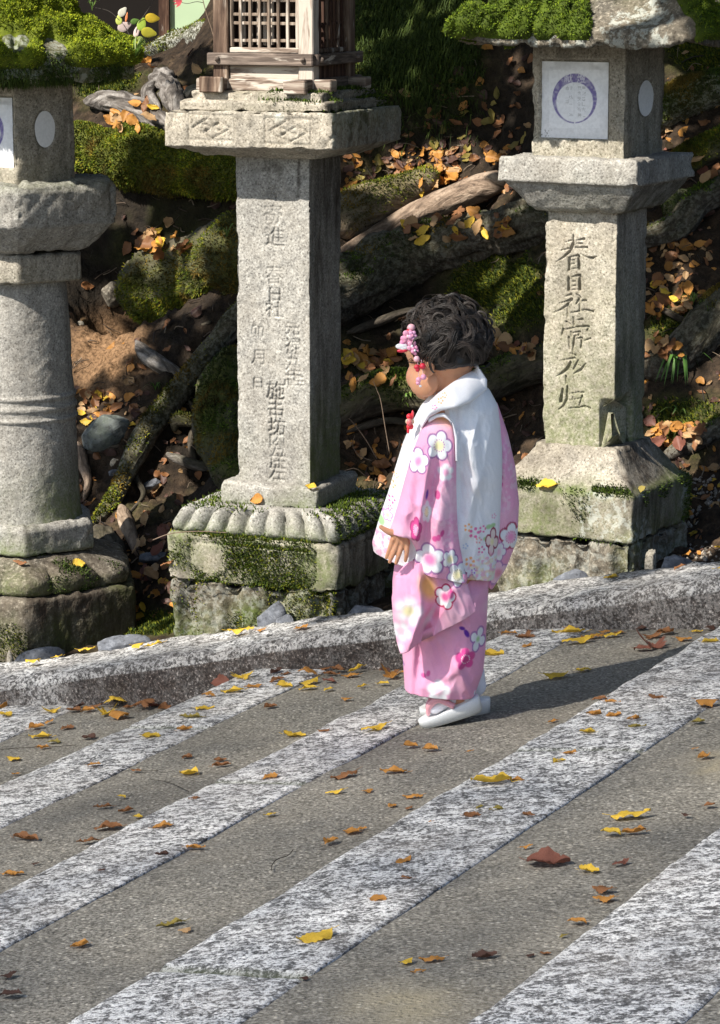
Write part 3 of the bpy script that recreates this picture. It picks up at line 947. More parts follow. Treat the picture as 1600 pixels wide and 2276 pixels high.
def postR(G, zs, si, tt):
    d = carve(G, si, tt, ap, strokes, 0.012)
    z = G[..., 2]
    # a piece broken off the right-hand lower corner, and a worn left edge
    low = sstep(z_chip1, z_chip0, z + 0.012 * fbm(G * 25, 2, 3))
    f0 = np.clip((tt - 0.58) / 0.42, 0, 1) * 1.15 * ap * (si == 0)
    f1 = np.where(tt < 0.15, 0.055, 0.0) * (si == 1) * sstep(0.15, 0.0, tt)
    d = d - low * (f0 + f1)[None, :] + low * 0.004 * fbm(G * 30, 2, 13)
    le = (si == 0) & (tt < -0.9) | (si == 3) & (tt > 0.85)
    d = d - 0.010 * le[None, :] * sstep(0.0, 0.5, fbm(G * 11, 2, 8)) - 0.012 * le[None, :] * (z < zb + 0.045) - 0.01 * le[None, :] * (z > zt - 0.03)
    return d
G, si, tt = prism([(zb - 0.01, ap), (zt + 0.01, ap * 0.99)], axR, sq(60, 34, 150), 0.0022, 0.0022, 0.008, 205, postR)
mk = stain_shade_mask(G, si, tt, 4, (1,), 0.95, 0.12, 0.5, 205)
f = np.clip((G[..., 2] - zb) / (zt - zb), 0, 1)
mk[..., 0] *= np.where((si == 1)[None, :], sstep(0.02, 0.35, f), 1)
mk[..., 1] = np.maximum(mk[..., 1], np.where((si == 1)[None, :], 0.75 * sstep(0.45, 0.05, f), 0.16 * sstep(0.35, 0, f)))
groove_dark = carve(G, si, tt, ap, strokes, 1.0)  # carved strokes toned darker so the characters stand out
mk[..., 0] = np.maximum(mk[..., 0], 0.5 * sstep(0.25, 0.9, -groove_dark))
add_prism('post', G, M['granite'], lr, mk)

# capital, fire box, roof
ac = ap_of(304)
G, si, tt = prism([(ZR(477, ac * 0.7), ac * 0.60), (ZR(470, ac * 0.75), ac * 0.70), (ZR(448, ac * 0.8), ac * 0.80), (ZR(428, ac), ac * 0.90), (ZR(416, ac), ac * 0.93), (ZR(413, ac), ac),
                   (ZR(362, ac), ac * 0.99), (ZR(356, ac), ac * 0.97)], axR, sq(40, 70), 0.006, 0.003, 0.02, 207)
mk = stain_shade_mask(G, si, tt, 4, (1,), 0.55, 0.1, 0.1, 207)
mk[..., 0] = np.where((G[..., 2] < ZR(416, ac))[...] & (si == 1)[None, :], 0.75, mk[..., 0])
add_prism('capital', G, M['granite_grey'], lr, mk)
af = ap_of(203)
fr = face_frame(axR, yR, af)
wl, wr_, wt, wb = 1200, 1350, 137, 304
aw0, zw0 = onface(wl, wb, fr); aw1, zw1 = onface(wr_, wt, fr)
def windowR(G, zs, si, tt):
    a = tt[None, :] * af; z = G[..., 2]
    m = (si == 0)[None, :] * sstep(aw0 - 0.006, aw0, a) * sstep(aw1 + 0.006, aw1, a) * sstep(zw0 - 0.006, zw0, z) * sstep(zw1 + 0.006, zw1, z)
    m2 = (si == 0)[None, :] * sstep(-0.93, -0.80, tt)[None, :] * sstep(0.97, 0.9, tt)[None, :] * 0.35
    c = (si == 1)[None, :] * (((tt[None, :] - 0.05) / 0.40) ** 2 + ((z - zov) / rzov) ** 2 < 1)
    return -0.016 * m - 0.004 * c
zov = ZR(219, 0.05); rzov = 41 / mR
z0f, z1f = ZR(345, af), ZR(100, af)
G, si, tt = prism([(z0f - 0.012, af * 0.99), (z1f + 0.03, af)], axR, sq(44, 60, 90), 0.0035, 0.003, 0.012, 209, windowR)
mk = stain_shade_mask(G, si, tt, 4, (1,), 0.85, 0.0, 0.1, 209)
mk[..., 0] += 0.35 * (si == 0)[None, :] * sstep(zw1 - 0.03, zw1 + 0.02, G[..., 2])
fb = add_prism('fire_box', G, M['granite'], lr, mk)
fr2 = (fr[0], fr[1], fr[2] - fr[0] * 0.0135)
paper_sheet('paper_window', fr2, wl - 1, wr_ + 1, wt - 1, wb + 1, fb, (1277, 219), (50, 56))
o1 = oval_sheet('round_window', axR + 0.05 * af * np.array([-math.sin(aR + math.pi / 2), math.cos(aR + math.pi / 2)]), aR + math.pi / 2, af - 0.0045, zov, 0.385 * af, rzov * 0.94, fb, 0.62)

axRr = axis_at(1350, vR - 0.045)
yr2 = math.radians(24); ar2 = math.atan2(-math.cos(yr2), -math.sin(yr2))
arf = 383 / math.sqrt(2) / mR
sh = ring_shape(4, 60, 150, ar2)
ze0, ze1 = ZR(109, arf), ZR(66, arf)
rr_ = [(ze0 + 0.02, arf * 0.5), (ze0 + 0.008, arf * 0.85), (ze0, arf * 0.985), (ze0 + 0.012, arf), (ze1 - 0.006, arf * 1.0), (ze1, arf * 0.985)]
for k in range(1, 10):
    f = k / 9.0
    rr_.append((ze1 + 0.20 * f ** 1.25, arf * (0.985 - 0.72 * f)))
def roofR(G, zs, si, tt):
    up = 0.0
    return -0.010 * np.maximum(fbm(G * 16, 3, 44), 0) - 0.006 * np.abs(fbm(G * 30, 2, 45))
G, si, tt = prism(rr_, axRr, sh, 0.008, 0.006, 0.03, 211, roofR)
G[..., 2] += 0.025 * (np.abs(tt)[None, :] ** 6) * sstep(arf * 0.7, arf, np.hypot(G[..., 0] - axRr[0], G[..., 1] - axRr[1]))
mk = stain_shade_mask(G, si, tt, 4, (1,), 0.85, 0.25, 0.0, 211)
mk[..., 2] = 0.6 * (fbm(G * 5, 2, 66) > 0.05)
roof = add_prism('roof', G, M['granite_rough'], lr, mk)
q = gquads(G.shape[0], G.shape[1], True)
gx_, gy_ = proj(G)
ns_ = fbm(G * 8, 3, 90)
wm = (G[..., 2] > ze1 - 0.018) * (np.hypot(G[..., 0] - axRr[0], G[..., 1] - axRr[1]) > 0.03)
zone = np.where((si == 0)[None, :], ((gx_ + 40 * ns_ < 1318) & (ns_ > -0.34) & (np.abs(gx_ - 1185 + 60 * fbm(G * 14, 2, 91)) > 9)), np.where((si == 1)[None, :], (gx_ > 1480) & (ns_ > -0.2), ns_ > 0.1))
wm = wm * zone
# moss grows as cushions: a puffed copy of the covered roof, then blades on it
MOSSY = []
def cushion(parent, G, si, w, puff, seed, pal, nbl, hb=0.007, wb_=0.0024, ctr=None, name='moss'):
    """cushions of moss: a bulging skin over the covered part of a stone, bristling with blades"""
    N = gnormals(G, True)
    c = np.array([G[..., 0].mean(), G[..., 1].mean(), G[..., 2].mean()]) if ctr is None else ctr
    if ((G - c) * N).sum() < 0: N = -N
    w = np.clip(w.astype(float), 0, 1)
    for _ in range(4):
        w = (w + np.roll(w, 1, 0) + np.roll(w, -1, 0) + np.roll(w, 1, 1) + np.roll(w, -1, 1)) / 5
    d = (w * 1.25 - 0.35) * puff * (0.9 + 0.9 * fbm(G * 22, 3, seed) + 0.5 * fbm(G * 60, 2, seed + 1))
    S = G + N * d[..., None]
    q = gquads(G.shape[0], G.shape[1], True)
    keep = (w.ravel()[q].max(1) > 0.3)
    q = q[keep]
    b = Bag()
    cc = np.array(pal).mean(0) * 0.55
    col = np.tile(cc, (S.shape[0] * S.shape[1], 1)) * (0.8 + 0.5 * fbm(S * 30, 2, seed + 2).reshape(-1, 1))
    used = np.unique(q); remap = -np.ones(S.shape[0] * S.shape[1], int); remap[used] = np.arange(len(used))
    b.put(S.reshape(-1, 3)[used], remap[q], Col=np.clip(col, 0.002, 1)[used])
    P, Nn, k = tri_sample(S, q, np.clip((w.ravel() - 0.35), 0, 1), nbl)
    ref = P - c; Nn = Nn * np.sign((Nn * N.reshape(-1, 3)[q[k, 0]]).sum(1, keepdims=True))
    v, t, cl = blades(P, Nn, hb, wb_, 0.6, pal)
    b.put(v, tris=t, Col=cl)
    return b.build(name, M['moss'], parent, True, 'stuff')
cushion(roof, G, si, wm, 0.036, 301, [(0.12, 0.18, 0.009), (0.085, 0.14, 0.009), (0.16, 0.21, 0.011), (0.055, 0.095, 0.007)], 48000, 0.006, 0.0022)

# ---- middle lantern: square post on a lotus base, wooden lattice fire box
vM = VB + 0.32
axM = axis_at(645, vM)
LANTERN_AX.append(axM)
yM = math.radians(22.5)
aM = math.atan2(-math.cos(yM), -math.sin(yM))
YM = axM[1]; mM = F / (YM * 1.012)
def ZM(row, half=0.0): return zrow(row, YM - half * 1.25)
def apm(front_px): return front_px / mM / math.cos(yM + 0.024) / 2
lm = thing('stone_lantern', 'tall square stone lantern with a lotus base and weathered wooden lattice box on top', 'stone lantern',
           (axM[0], axM[1], ZM(1375)), 'old lanterns standing in a row behind the kerb')
sqm = lambda p, per, d=None: ring_shape(4, p, per, aM, d)
ab = apm(384)
G, si, tt = prism([(ZM(1400, ab) - 0.1, ab * 0.97), (ZM(1318, ab), ab * 0.96)], axM, sqm(26, 70), 0.009, 0.016, 0.02, 221,
                  lambda G, zs, si, tt: -0.02 * sstep(0.7, 1, np.abs(np.sin(tt * 6 + si * 2)))[None, :])
mk = stain_shade_mask(G, si, tt, 4, (1,), 0.8, 0.9, 0.9, 221); mk[..., 2] = 0.22; mk[..., 0] = np.clip(mk[..., 0] + 0.35 + 0.5 * fbm(G * 14, 3, 4), 0, 0.95)
foot = add_prism('footing', G, M['granite_rough'], lm, mk)
q = gquads(G.shape[0], G.shape[1], True)

moss_on(foot, G, q, (np.clip(fbm(G * 9, 3, 5) + 0.2, 0, 1) * (si == 0)[None, :]).ravel(), 12000, 0.007, 0.0022, MOSS_DARK + MOSS_OLIVE)
def panel(G, zs, si, tt):
    z = G[..., 2]
    m = (np.abs(np.abs(tt) - 0.72) < 0.018)[None, :] * (z < zt2 - 0.018) * (z > zb2 + 0.02) + (np.abs(z - (zt2 - 0.022)) < 0.003) * (np.abs(tt) < 0.72)[None, :]
    return -0.006 * np.minimum(m, 1) - 0.004 * np.maximum(fbm(G * 18, 3, 7), 0)
zt2, zb2 = ZM(1212, ab), ZM(1314, ab)
G, si, tt = prism([(zb2 - 0.004, ab * 0.98), (zt2 - 0.008, ab), (zt2, ab * 0.98), (zt2 + 0.004, ab * 0.90)], axM, sqm(34, 110), 0.006, 0.004, 0.022, 223, panel)
mk = stain_shade_mask(G, si, tt, 4, (1,), 0.9, 0.5, 0.4, 223)
mk[..., 1] = np.where((si == 0)[None, :], np.clip(0.75 - np.abs(tt)[None, :] * 0.6 + 0.8 * fbm(G * 8, 3, 19), 0, 0.85), mk[..., 1])
mk[..., 0] = np.clip(mk[..., 0] + 0.25 + 0.5 * fbm(G * 11, 3, 14), 0, 0.9)
blk = add_prism('base', G, M['granite'], lm, mk)
q = gquads(G.shape[0], G.shape[1], True)
wm = np.clip(fbm(G * 12, 3, 29) + 0.34 - 0.42 * np.abs(tt)[None, :] ** 2, 0, 1) * np.isin(si, (0,))[None, :]
moss_on(blk, G, q, wm.ravel(), 22000, 0.008, 0.0022, MOSS_DARK + MOSS_SUN[:2] + MOSS_OLIVE[:1])
al = apm(215)
zl0, zl1 = zt2 + 0.002, ZM(1130, al)
NP = 8
def petals(G, zs, si, tt):
    f = np.clip((G[..., 2] - zl0) / (zl1 - zl0), 0, 1)
    p = np.abs(np.cos(tt * math.pi * NP / 2.0)) ** 0.6
    mid = sstep(0.0, 0.18, f) * sstep(1.0, 0.72, f)
    return (0.034 * p[None, :] - 0.016) * mid
prof = [(zl0, ab * 0.88)]
for k in range(13):
    f = k / 12.0
    prof.append((zl0 + 0.004 + (zl1 - zl0 - 0.004) * f, ab * (0.94 - 0.13 * f - 0.42 * max(0, f - 0.66) ** 1.0)))
prof.append((zl1, ab * 0.58))
G, si, tt = prism(prof, axM, sqm(22, 150), 0.0045, 0.003, 0.006, 225, petals)
mk = stain_shade_mask(G, si, tt, 4, (1,), 0.8, 0.25, 0.5, 225)
lot = add_prism('lotus_ring', G, M['granite_grey'], lm, mk)
q = gquads(G.shape[0], G.shape[1], True)
f = (G[..., 2] - zl0) / (zl1 - zl0)
wm = (f > 0.86) * np.clip(fbm(G * 9, 3, 31) + 0.35, 0, 1) + (f < 0.18) * np.clip(fbm(G * 8, 3, 35) + 0.30, 0, 1) + 0.8 * (si == 1)[None, :] * (fbm(G * 7, 2, 37) > -0.2)
moss_on(lot, G, q, wm.ravel(), 15000, 0.009, 0.0024, MOSS_DARK + MOSS_SUN[:2])
G, si, tt = prism([(zl1 - 0.004, al), (ZM(1092, al), al), (ZM(1084, al), al * 0.96)], axM, sqm(40, 50), 0.006, 0.003, 0.014, 227)
mk = stain_shade_mask(G, si, tt, 4, (1,), 0.7, 0.3, 0.35, 227)
add_prism('neck_slab', G, M['granite_grey'], lm, mk)

ap = apm(160)
fr = face_frame(axM, yM, ap)
zt, zb = ZM(352, ap), ZM(1082, ap)
TXT = [('奉', 612, 428, 40), ('寄', 607, 476, 40), ('進', 611, 527, 42), ('春', 609, 612, 40), ('日', 611, 655, 30), ('社', 610, 688, 38),
       ('施', 612, 868, 40), ('主', 612, 896, 34), ('中', 613, 920, 32), ('坊', 615, 948, 38), ('内', 616, 978, 36), ('方', 616, 1000, 36), ('庄', 617, 1026, 36), ('左', 616, 1050, 36),
       ('元', 650, 732, 30), ('禄', 651, 770, 36), ('五', 651, 800, 32), ('年', 652, 828, 36), ('壬', 664, 848, 20), ('申', 641, 852, 20),
       ('卯', 572, 738, 30), ('月', 573, 795, 32), ('日', 573, 852, 24)]
GROOVE = {}
def postM(G, zs, si, tt):
    cols = np.where(si == 0)[0]
    A = tt[cols] * ap; Zr = G[:, cols[0], 2]
    m = np.zeros((len(Zr), len(cols)))
    for ch, x, y, s in TXT:
        a, z = onface(x, y, fr)
        m = np.maximum(m, stamp(A, Zr, ch, a, z, s * 1.12 / mM, s / mM))
    b = m.copy()
    for _ in range(2):
        b = (b + np.roll(b, 1, 0) + np.roll(b, -1, 0) + np.roll(b, 1, 1) + np.roll(b, -1, 1)) / 5
    fade = 0.75 + 0.5 * fbm(np.stack([A[None, :] * 14 + 0 * Zr[:, None], Zr[:, None] * 14 + 0 * A[None, :], 0 * m], -1), 2, 6)
    D = np.zeros(G.shape[:2]); D[:, cols] = -0.0065 * b * fade
    GROOVE['m'] = np.zeros(G.shape[:2]); GROOVE['m'][:, cols] = b * np.clip(fade, 0, 1)
    return D
G, si, tt = prism([(zb - 0.01, ap), (zt + 0.012, ap * 1.0)], axM, sqm(70, 30, 150), 0.0021, 0.0022, 0.006, 229, postM)
mk = stain_shade_mask(G, si, tt, 4, (1,), 0.9, 0.1, 0.35, 229)
gx_, gy_ = proj(G)
top = np.exp(-(((gx_ - 600) / 38) ** 2 + ((gy_ - 372) / 20) ** 2)) + np.exp(-(((gx_ - 665 + (gy_ - 350) * 0.02) / 5) ** 2)) * (gy_ < 440)
mk[..., 0] = np.maximum(mk[..., 0], 0.95 * np.clip(top * (1 + 1.2 * fbm(G * 40, 3, 2)) * 1.1 - 0.25, 0, 1) * (si == 0)[None, :])
f = np.clip((G[..., 2] - zb) / (zt - zb), 0, 1)
mk[..., 1] = np.where((si == 1)[None, :], 0.65 * sstep(0.42, 0.02, f), 0.25 * sstep(0.25, 0.0, f) * (0.6 + fbm(G * 9, 2, 4)))
mk[..., 0] = np.maximum(mk[..., 0], 0.5 * sstep(0.3, 0.9, GROOVE['m']))  # cut strokes toned darker for contrast
post_m = add_prism('post', G, M['granite_grey'], lm, mk)

# capital slab with carved diamonds, two low steps above it
ac = apm(362)
axC = axis_at(638, vM)
fr = face_frame(axC, yM, ac)
DIA = []
for cx, cy in ((470, 283), (640, 292)):
    hw, hh = 42, 26
    L = [(cx - hw - 9, cy - hh - 4), (cx + hw + 9, cy - hh + 1), (cx + hw + 9, cy + hh + 5), (cx - hw - 9, cy + hh + 1), (cx - hw - 9, cy - hh - 4)]
    DIA.append([(*p, 2.0) for p in L])
    DIA.append([(*p, 2.3) for p in [(cx - hw, cy), (cx, cy - hh), (cx + hw, cy + 3), (cx, cy + hh), (cx - hw, cy)]])
    for k in range(4):
        a = k * math.pi / 2 + 0.7
        DIA.append([(cx + 3 * math.cos(a), cy + 2 * math.sin(a), 2.0), (cx + 22 * math.cos(a), cy + 11 * math.sin(a), 3.4)])
strokes = [([onface(x, y, fr) for x, y, _ in st], [w_ / mM for _, _, w_ in st]) for st in DIA]
zc0, zc1 = ZM(338, ac), ZM(252, ac)
def capm(G, zs, si, tt):
    d = carve(G, si, tt, ac, strokes, 0.0085) * np.clip(0.9 + 0.6 * fbm(G * 18, 2, 61), 0, 1)
    z = G[..., 2]
    d = d - 0.02 * np.maximum(fbm(G * 13, 3, 6), 0) * np.exp(-np.abs(z - zc0) / 0.02)
    return d
G, si, tt = prism([(ZM(356, ap * 1.3), ap * 0.9), (ZM(352, ap * 1.3), ap * 1.5), (zc0 - 0.004, ac * 0.90), (zc0 + 0.006, ac), (zc1 - 0.006, ac), (zc1, ac * 0.985)],
                  axC, sqm(44, 70, 170), 0.0035, 0.003, 0.02, 231, capm)
mk = stain_shade_mask(G, si, tt, 4, (1,), 0.8, 0.0, 0.0, 231)
gx_, gy_ = proj(G)
mk[..., 1] = 0.35 * (si == 1)[None, :] * sstep(zc0, zc1, G[..., 2])
mk[..., 2] = 0.9 * np.exp(-(((gx_ - 620) / 18) ** 2 + ((gy_ - 255) / 12) ** 2)) + 0.3 * (si == 1)[None, :]
cap_m = add_prism('capital', G, M['granite'], lm, mk)
s1, s2 = apm(318), apm(282)
G, si, tt = prism([(zc1 - 0.002, s1), (ZM(232, s1), s1), (ZM(228, s1), s1 * 0.98), (ZM(228, s1) + 0.001, s2), (ZM(209, s2), s2), (ZM(206, s2), s2 * 0.97)], axC, sqm(36, 60), 0.005, 0.004, 0.02, 233)
mk = stain_shade_mask(G, si, tt, 4, (1,), 0.8, 0.35, 0.1, 233)
stp = add_prism('stepped_top', G, M['granite'], lm, mk)
q = gquads(G.shape[0], G.shape[1], True)
gx_, gy_ = proj(G)
wm = np.clip(sstep(560, 640, gx_) * (np.abs(gnormals(G, True)[..., 2]) > 0.4) * (fbm(G * 8, 3, 17) > -0.15), 0, 1) + 0.7 * (si == 1)[None, :] * (fbm(G * 9, 2, 3) > -0.1)
moss_on(stp, G, q, wm.ravel(), 9000, 0.009, 0.0024, MOSS_DARK + MOSS_SUN[1:2])

# wooden box: local axes ea (right along the front), eb (into the box), z
ea = np.array([math.cos(yM), -math.sin(yM), 0]); eb = np.array([math.sin(yM), math.cos(yM), 0])
OM = np.array([axC[0], axC[1], 0.0])
hw = apm(214)                    # half width over the posts
box_root = bpy.data.objects.new('wooden_box', None); COLL.objects.link(box_root); box_root.parent = lm
def wb(name, a0, a1, b0, b1, z0, z1, mat, parent=box_root, bev=0.003, warp=0.0015, seed=0):
    """one squared, slightly warped timber"""
    A = [a0, a0 + bev, a1 - bev, a1]; B = [b0, b0 + bev, b1 - bev, b1]
    n = 5; Zs = [z0, z0 + bev] + list(np.linspace(z0 + bev, z1 - bev, n)[1:-1]) + [z1 - bev, z1]
    per = [(1, 0), (2, 0), (3, 1), (3, 2), (2, 3), (1, 3), (0, 2), (0, 1)]
    R = []
    for k, z in enumerate(Zs):
        end = k in (0, len(Zs) - 1)
        for i, j in per:
            a, b = A[i], B[j]
            if end:
                a = min(max(a, a0 + bev), a1 - bev); b = min(max(b, b0 + bev), b1 - bev)
            R.append(OM + ea * a + eb * b + np.array([0, 0, z]))
    G = np.array(R).reshape(len(Zs), 8, 3)
    c = G.mean((0, 1)); G = np.concatenate([np.repeat(G[:1].mean(1, keepdims=True), 8, 1), G, np.repeat(G[-1:].mean(1, keepdims=True), 8, 1)])
    G = G + warp * np.stack([fbm(G * 20, 2, seed + k) for k in range(3)], -1)
    return add(name, G.reshape(-1, 3), gquads(G.shape[0], 8, True), mat, parent, False)
zz = lambda r: ZM(r, hw)
pw = 0.044
ztop = zz(-150)
for i, (sa, sb) in enumerate(((-1, -1), (1, -1), (-1, 1), (1, 1))):
    a0 = -hw if sa < 0 else hw - pw; b0 = -hw if sb < 0 else hw - pw
    wb('post', a0, a0 + pw, b0, b0 + pw, zz(205) + 0.004, ztop, M['wood_white'] if i == 1 else M['wood_post'], seed=i * 5)
# low sill boards and the crossed ground beams with their square ends
t_ = 0.012
wb('ground_beam', -hw - 0.055, hw + 0.05, -hw + 0.004, -hw + 0.048, zz(206) + 0.001, zz(178), M['wood_board'], seed=3)
wb('ground_beam', -hw - 0.055, hw + 0.05, hw - 0.048, hw - 0.004, zz(206) + 0.001, zz(178), M['wood_board'], seed=4)
wb('ground_beam', hw - 0.046, hw - 0.002, -hw - 0.05, hw + 0.055, zz(206) + 0.002, zz(177), M['wood_rail'], seed=5)
wb('ground_beam', -hw - 0.002, -hw + 0.042, -hw - 0.05, hw + 0.05, zz(206) + 0.002, zz(177), M['wood_rail'], seed=6)
wb('beam_end', -hw - 0.012, -hw + 0.055, -hw - 0.068, -hw - 0.046, zz(207), zz(172), M['wood_post'], seed=7)
wb('beam_end', hw - 0.06, hw + 0.004, -hw - 0.066, -hw - 0.044, zz(208), zz(178), M['wood_board'], seed=8)
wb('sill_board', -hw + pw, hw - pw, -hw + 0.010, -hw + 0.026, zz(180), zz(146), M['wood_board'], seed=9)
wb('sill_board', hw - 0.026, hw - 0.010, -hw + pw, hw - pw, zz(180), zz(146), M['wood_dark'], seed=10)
# the pegged rail round the box
wb('rail', -hw - 0.014, hw + 0.004, -hw - 0.013, -hw + 0.006, zz(148), zz(120), M['wood_rail'], seed=11)
wb('rail', hw - 0.004, hw + 0.013, -hw + 0.006, hw + 0.03, zz(148) + 0.001, zz(120) - 0.001, M['wood_rail'], seed=12)
wb('rail', -hw - 0.012, -hw + 0.006, -hw + 0.008, hw + 0.02, zz(148) + 0.001, zz(120), M['wood_rail'], seed=13)
def peg(a, b, nrm, z, r=0.0075):
    c = OM + ea * a + eb * b + np.array([0, 0, z]); n = nrm; e = np.cross(n, [0, 0, 1.0])
    R = []
    for f, h in ((1.0, 0.0), (1.0, 0.004), (0.75, 0.008), (0.05, 0.010)):
        for k in range(12):
            t = k * math.pi / 6
            R.append(c + n * h + r * f * (math.cos(t) * e + math.sin(t) * np.array([0, 0, 1.0])))
    return add('peg', np.array(R), gquads(4, 12, True), M['wood_rail'], box_root)
for a in (-hw + 0.018, hw - 0.024): peg(a, -hw - 0.013, -eb, zz(133))
for b in (-hw + 0.022, hw - 0.02): peg(hw + 0.013, b, ea, zz(134))
# lattice on the front, thin bars on the right side
wb('lattice_sill', -hw + pw, hw - pw, -hw + 0.008, -hw + 0.030, zz(121), zz(108), M['wood_board'], seed=14)
wb('lattice_stile', -hw + pw, -hw + pw + 0.010, -hw + 0.010, -hw + 0.024, zz(108), ztop, M['wood_bar'], seed=15)
na = 7
for k in range(na):
    a = -hw + pw + 0.012 + (2 * hw - 2 * pw - 0.012) * (k + 0.72) / na
    wb('lattice_bar', a - 0.0042, a + 0.0042, -hw + 0.012, -hw + 0.021, zz(109), ztop, M['wood_bar'] if k < 5 else M['wood_white'], bev=0.001, seed=20 + k)
for r in (92, 54, 34, 2, -20):
    wb('lattice_rail', -hw + pw + 0.008, hw - pw, -hw + 0.0155, -hw + 0.023, zz(r + 3.5), zz(r - 3.5), M['wood_bar'], bev=0.001, seed=30 + int(r) + 40)
for k in range(8):
    b = -hw + pw + (2 * hw - 2 * pw) * (k + 0.5) / 8
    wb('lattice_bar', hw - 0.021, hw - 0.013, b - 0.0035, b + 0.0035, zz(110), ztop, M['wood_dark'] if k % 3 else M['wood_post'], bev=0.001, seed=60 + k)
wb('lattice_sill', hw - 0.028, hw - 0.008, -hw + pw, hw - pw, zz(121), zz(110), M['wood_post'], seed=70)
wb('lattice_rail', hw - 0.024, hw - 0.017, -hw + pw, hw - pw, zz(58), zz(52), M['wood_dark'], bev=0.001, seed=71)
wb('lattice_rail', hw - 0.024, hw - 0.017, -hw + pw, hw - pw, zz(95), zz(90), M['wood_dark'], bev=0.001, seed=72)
# inside: floor, dark back wall and pale inner slats
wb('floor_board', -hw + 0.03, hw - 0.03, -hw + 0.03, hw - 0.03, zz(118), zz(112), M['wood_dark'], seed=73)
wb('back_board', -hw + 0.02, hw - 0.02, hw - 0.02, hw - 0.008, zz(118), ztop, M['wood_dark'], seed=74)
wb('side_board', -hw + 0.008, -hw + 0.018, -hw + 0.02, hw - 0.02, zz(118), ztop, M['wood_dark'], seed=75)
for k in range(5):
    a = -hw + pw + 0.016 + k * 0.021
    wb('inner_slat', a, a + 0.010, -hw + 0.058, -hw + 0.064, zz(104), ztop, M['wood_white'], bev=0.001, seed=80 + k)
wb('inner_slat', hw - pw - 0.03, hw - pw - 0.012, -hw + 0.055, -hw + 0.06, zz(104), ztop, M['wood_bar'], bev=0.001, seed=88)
# little roof of boards (above the picture)
for sgn in (-1, 1):
    pts = []
    for z_, bb in ((ztop + 0.005, sgn * (hw + 0.07)), (ztop + 0.15, sgn * -0.01)):
        for a in (-hw - 0.09, hw + 0.09):
            for dz in (0, 0.018):
                pts.append(OM + ea * a + eb * bb + np.array([0, 0, z_ + dz]))
    V = np.array(pts)
    Q = np.array([[0, 2, 6, 4], [1, 5, 7, 3], [0, 1, 3, 2], [4, 6, 7, 5], [0, 4, 5, 1], [2, 3, 7, 6]])
    add('roof_board', V, Q, M['wood_rail'], box_root, False)

# ---- left-hand lantern: round shaft, six-sided head, thick moss on its roof
vL = VB + 0.36
axL = axis_at(50, vL)
LANTERN_AX.append(axL)
YL = axL[1]; mL = F / (YL * 1.012)
phL = math.radians(8)
aL = -math.pi / 2 + phL - math.pi / 6 + math.radians(-6.6) * 0     # front face of the hexagon
def ZL(row, half=0.0): return zrow(row, YL - half)
ll = thing('stone_lantern', 'round stone lantern with ringed shaft and thick green moss on its six sided roof', 'stone lantern',
           (axL[0], axL[1], ZL(1440)), 'old lanterns standing in a row behind the kerb')
hexs = lambda p, per, d=None: ring_shape(6, p, per, aL, d)
K6 = math.cos(math.pi / 6)
R_ = lambda px: px / mL * K6
rb = R_(282)
G, si, tt = prism([(ZL(1500, rb) - 0.1, rb * 0.98), (ZL(1405, rb), rb), (ZL(1335, rb), rb * 0.99), (ZL(1328, rb), rb * 0.96)], axL, hexs(40, 60), 0.008, 0.006, 0.018, 241)
mk = stain_shade_mask(G, si, tt, 6, (1,), 0.97, 0.6, 0.55, 241)
mk[..., 0] = np.maximum(mk[..., 0], np.where(np.isin(si, (1, 2))[None, :], 1.0, 0.45))  # right-hand faces painted near black in place of shade
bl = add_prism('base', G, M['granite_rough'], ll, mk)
q = gquads(G.shape[0], G.shape[1], True)
moss_on(bl, G, q, (np.clip(fbm(G * 9, 3, 5) + 0.25, 0, 1) * (si == 0)[None, :]).ravel(), 9000, 0.007, 0.0022, MOSS_DARK + MOSS_OLIVE[:2])
def lobes(G, zs, si, tt):
    f = np.clip((G[..., 2] - zq0) / (zq1 - zq0), 0, 1)
    return 0.030 * (np.abs(np.cos(tt * math.pi)) ** 0.6)[None, :] * np.exp(-((f - 0.35) / 0.3) ** 2) - 0.01
zq0, zq1 = ZL(1330, rb), ZL(1235, R_(200))
G, si, tt = prism([(zq0 - 0.004, rb * 0.90), (zq0 + 0.01, rb * 0.93), (zq0 + 0.04, rb * 0.90), (zq0 + 0.075, rb * 0.78), (zq1, rb * 0.62)], axL, hexs(14, 60), 0.007, 0.006, 0.006, 243, lobes)
mk = stain_shade_mask(G, si, tt, 6, (1,), 0.9, 0.5, 0.5, 243)
lt = add_prism('lotus_ring', G, M['granite_rough'], ll, mk)
q = gquads(G.shape[0], G.shape[1], True)
moss_on(lt, G, q, (np.clip(fbm(G * 7, 3, 5) + 0.1, 0, 1) * (si == 1)[None, :]).ravel(), 5000, 0.007, 0.0022, MOSS_DARK)
rn = R_(178)
G, si, tt = prism([(zq1 - 0.004, rn), (ZL(1180, rn), rn * 0.99), (ZL(1170, rn), rn * 0.92)], axL, hexs(30, 40), 0.007, 0.004, 0.012, 245)
add_prism('neck_slab', G, M['granite_grey'], ll, stain_shade_mask(G, si, tt, 6, (1,), 0.6, 0.5, 0.6, 245))
circ = ring_shape(0, 0, 170, aL)
rs0, rs1 = 131 / mL, 107 / mL
zs0, zs1 = ZL(1172, rs0), ZL(628, rs1)
def shaft(G, zs, si, tt):
    z = G[..., 2]; d = 0
    for row, wd, h in ((892, 0.007, 0.006), (916, 0.008, 0.0055), (941, 0.006, 0.006)):
        zz_ = ZL(row, rs0); d = d + h * np.exp(-((z - zz_) / wd) ** 4)
    return d
G, si, tt = prism([(zs0 - 0.006, rs0 * 1.03), (zs0 + 0.03, rs0 * 0.99), (zs0 + (zs1 - zs0) * 0.45, rs0 * 0.93), (zs1, rs1)], axL, circ, 0.0035, 0.003, 0, 247, shaft)
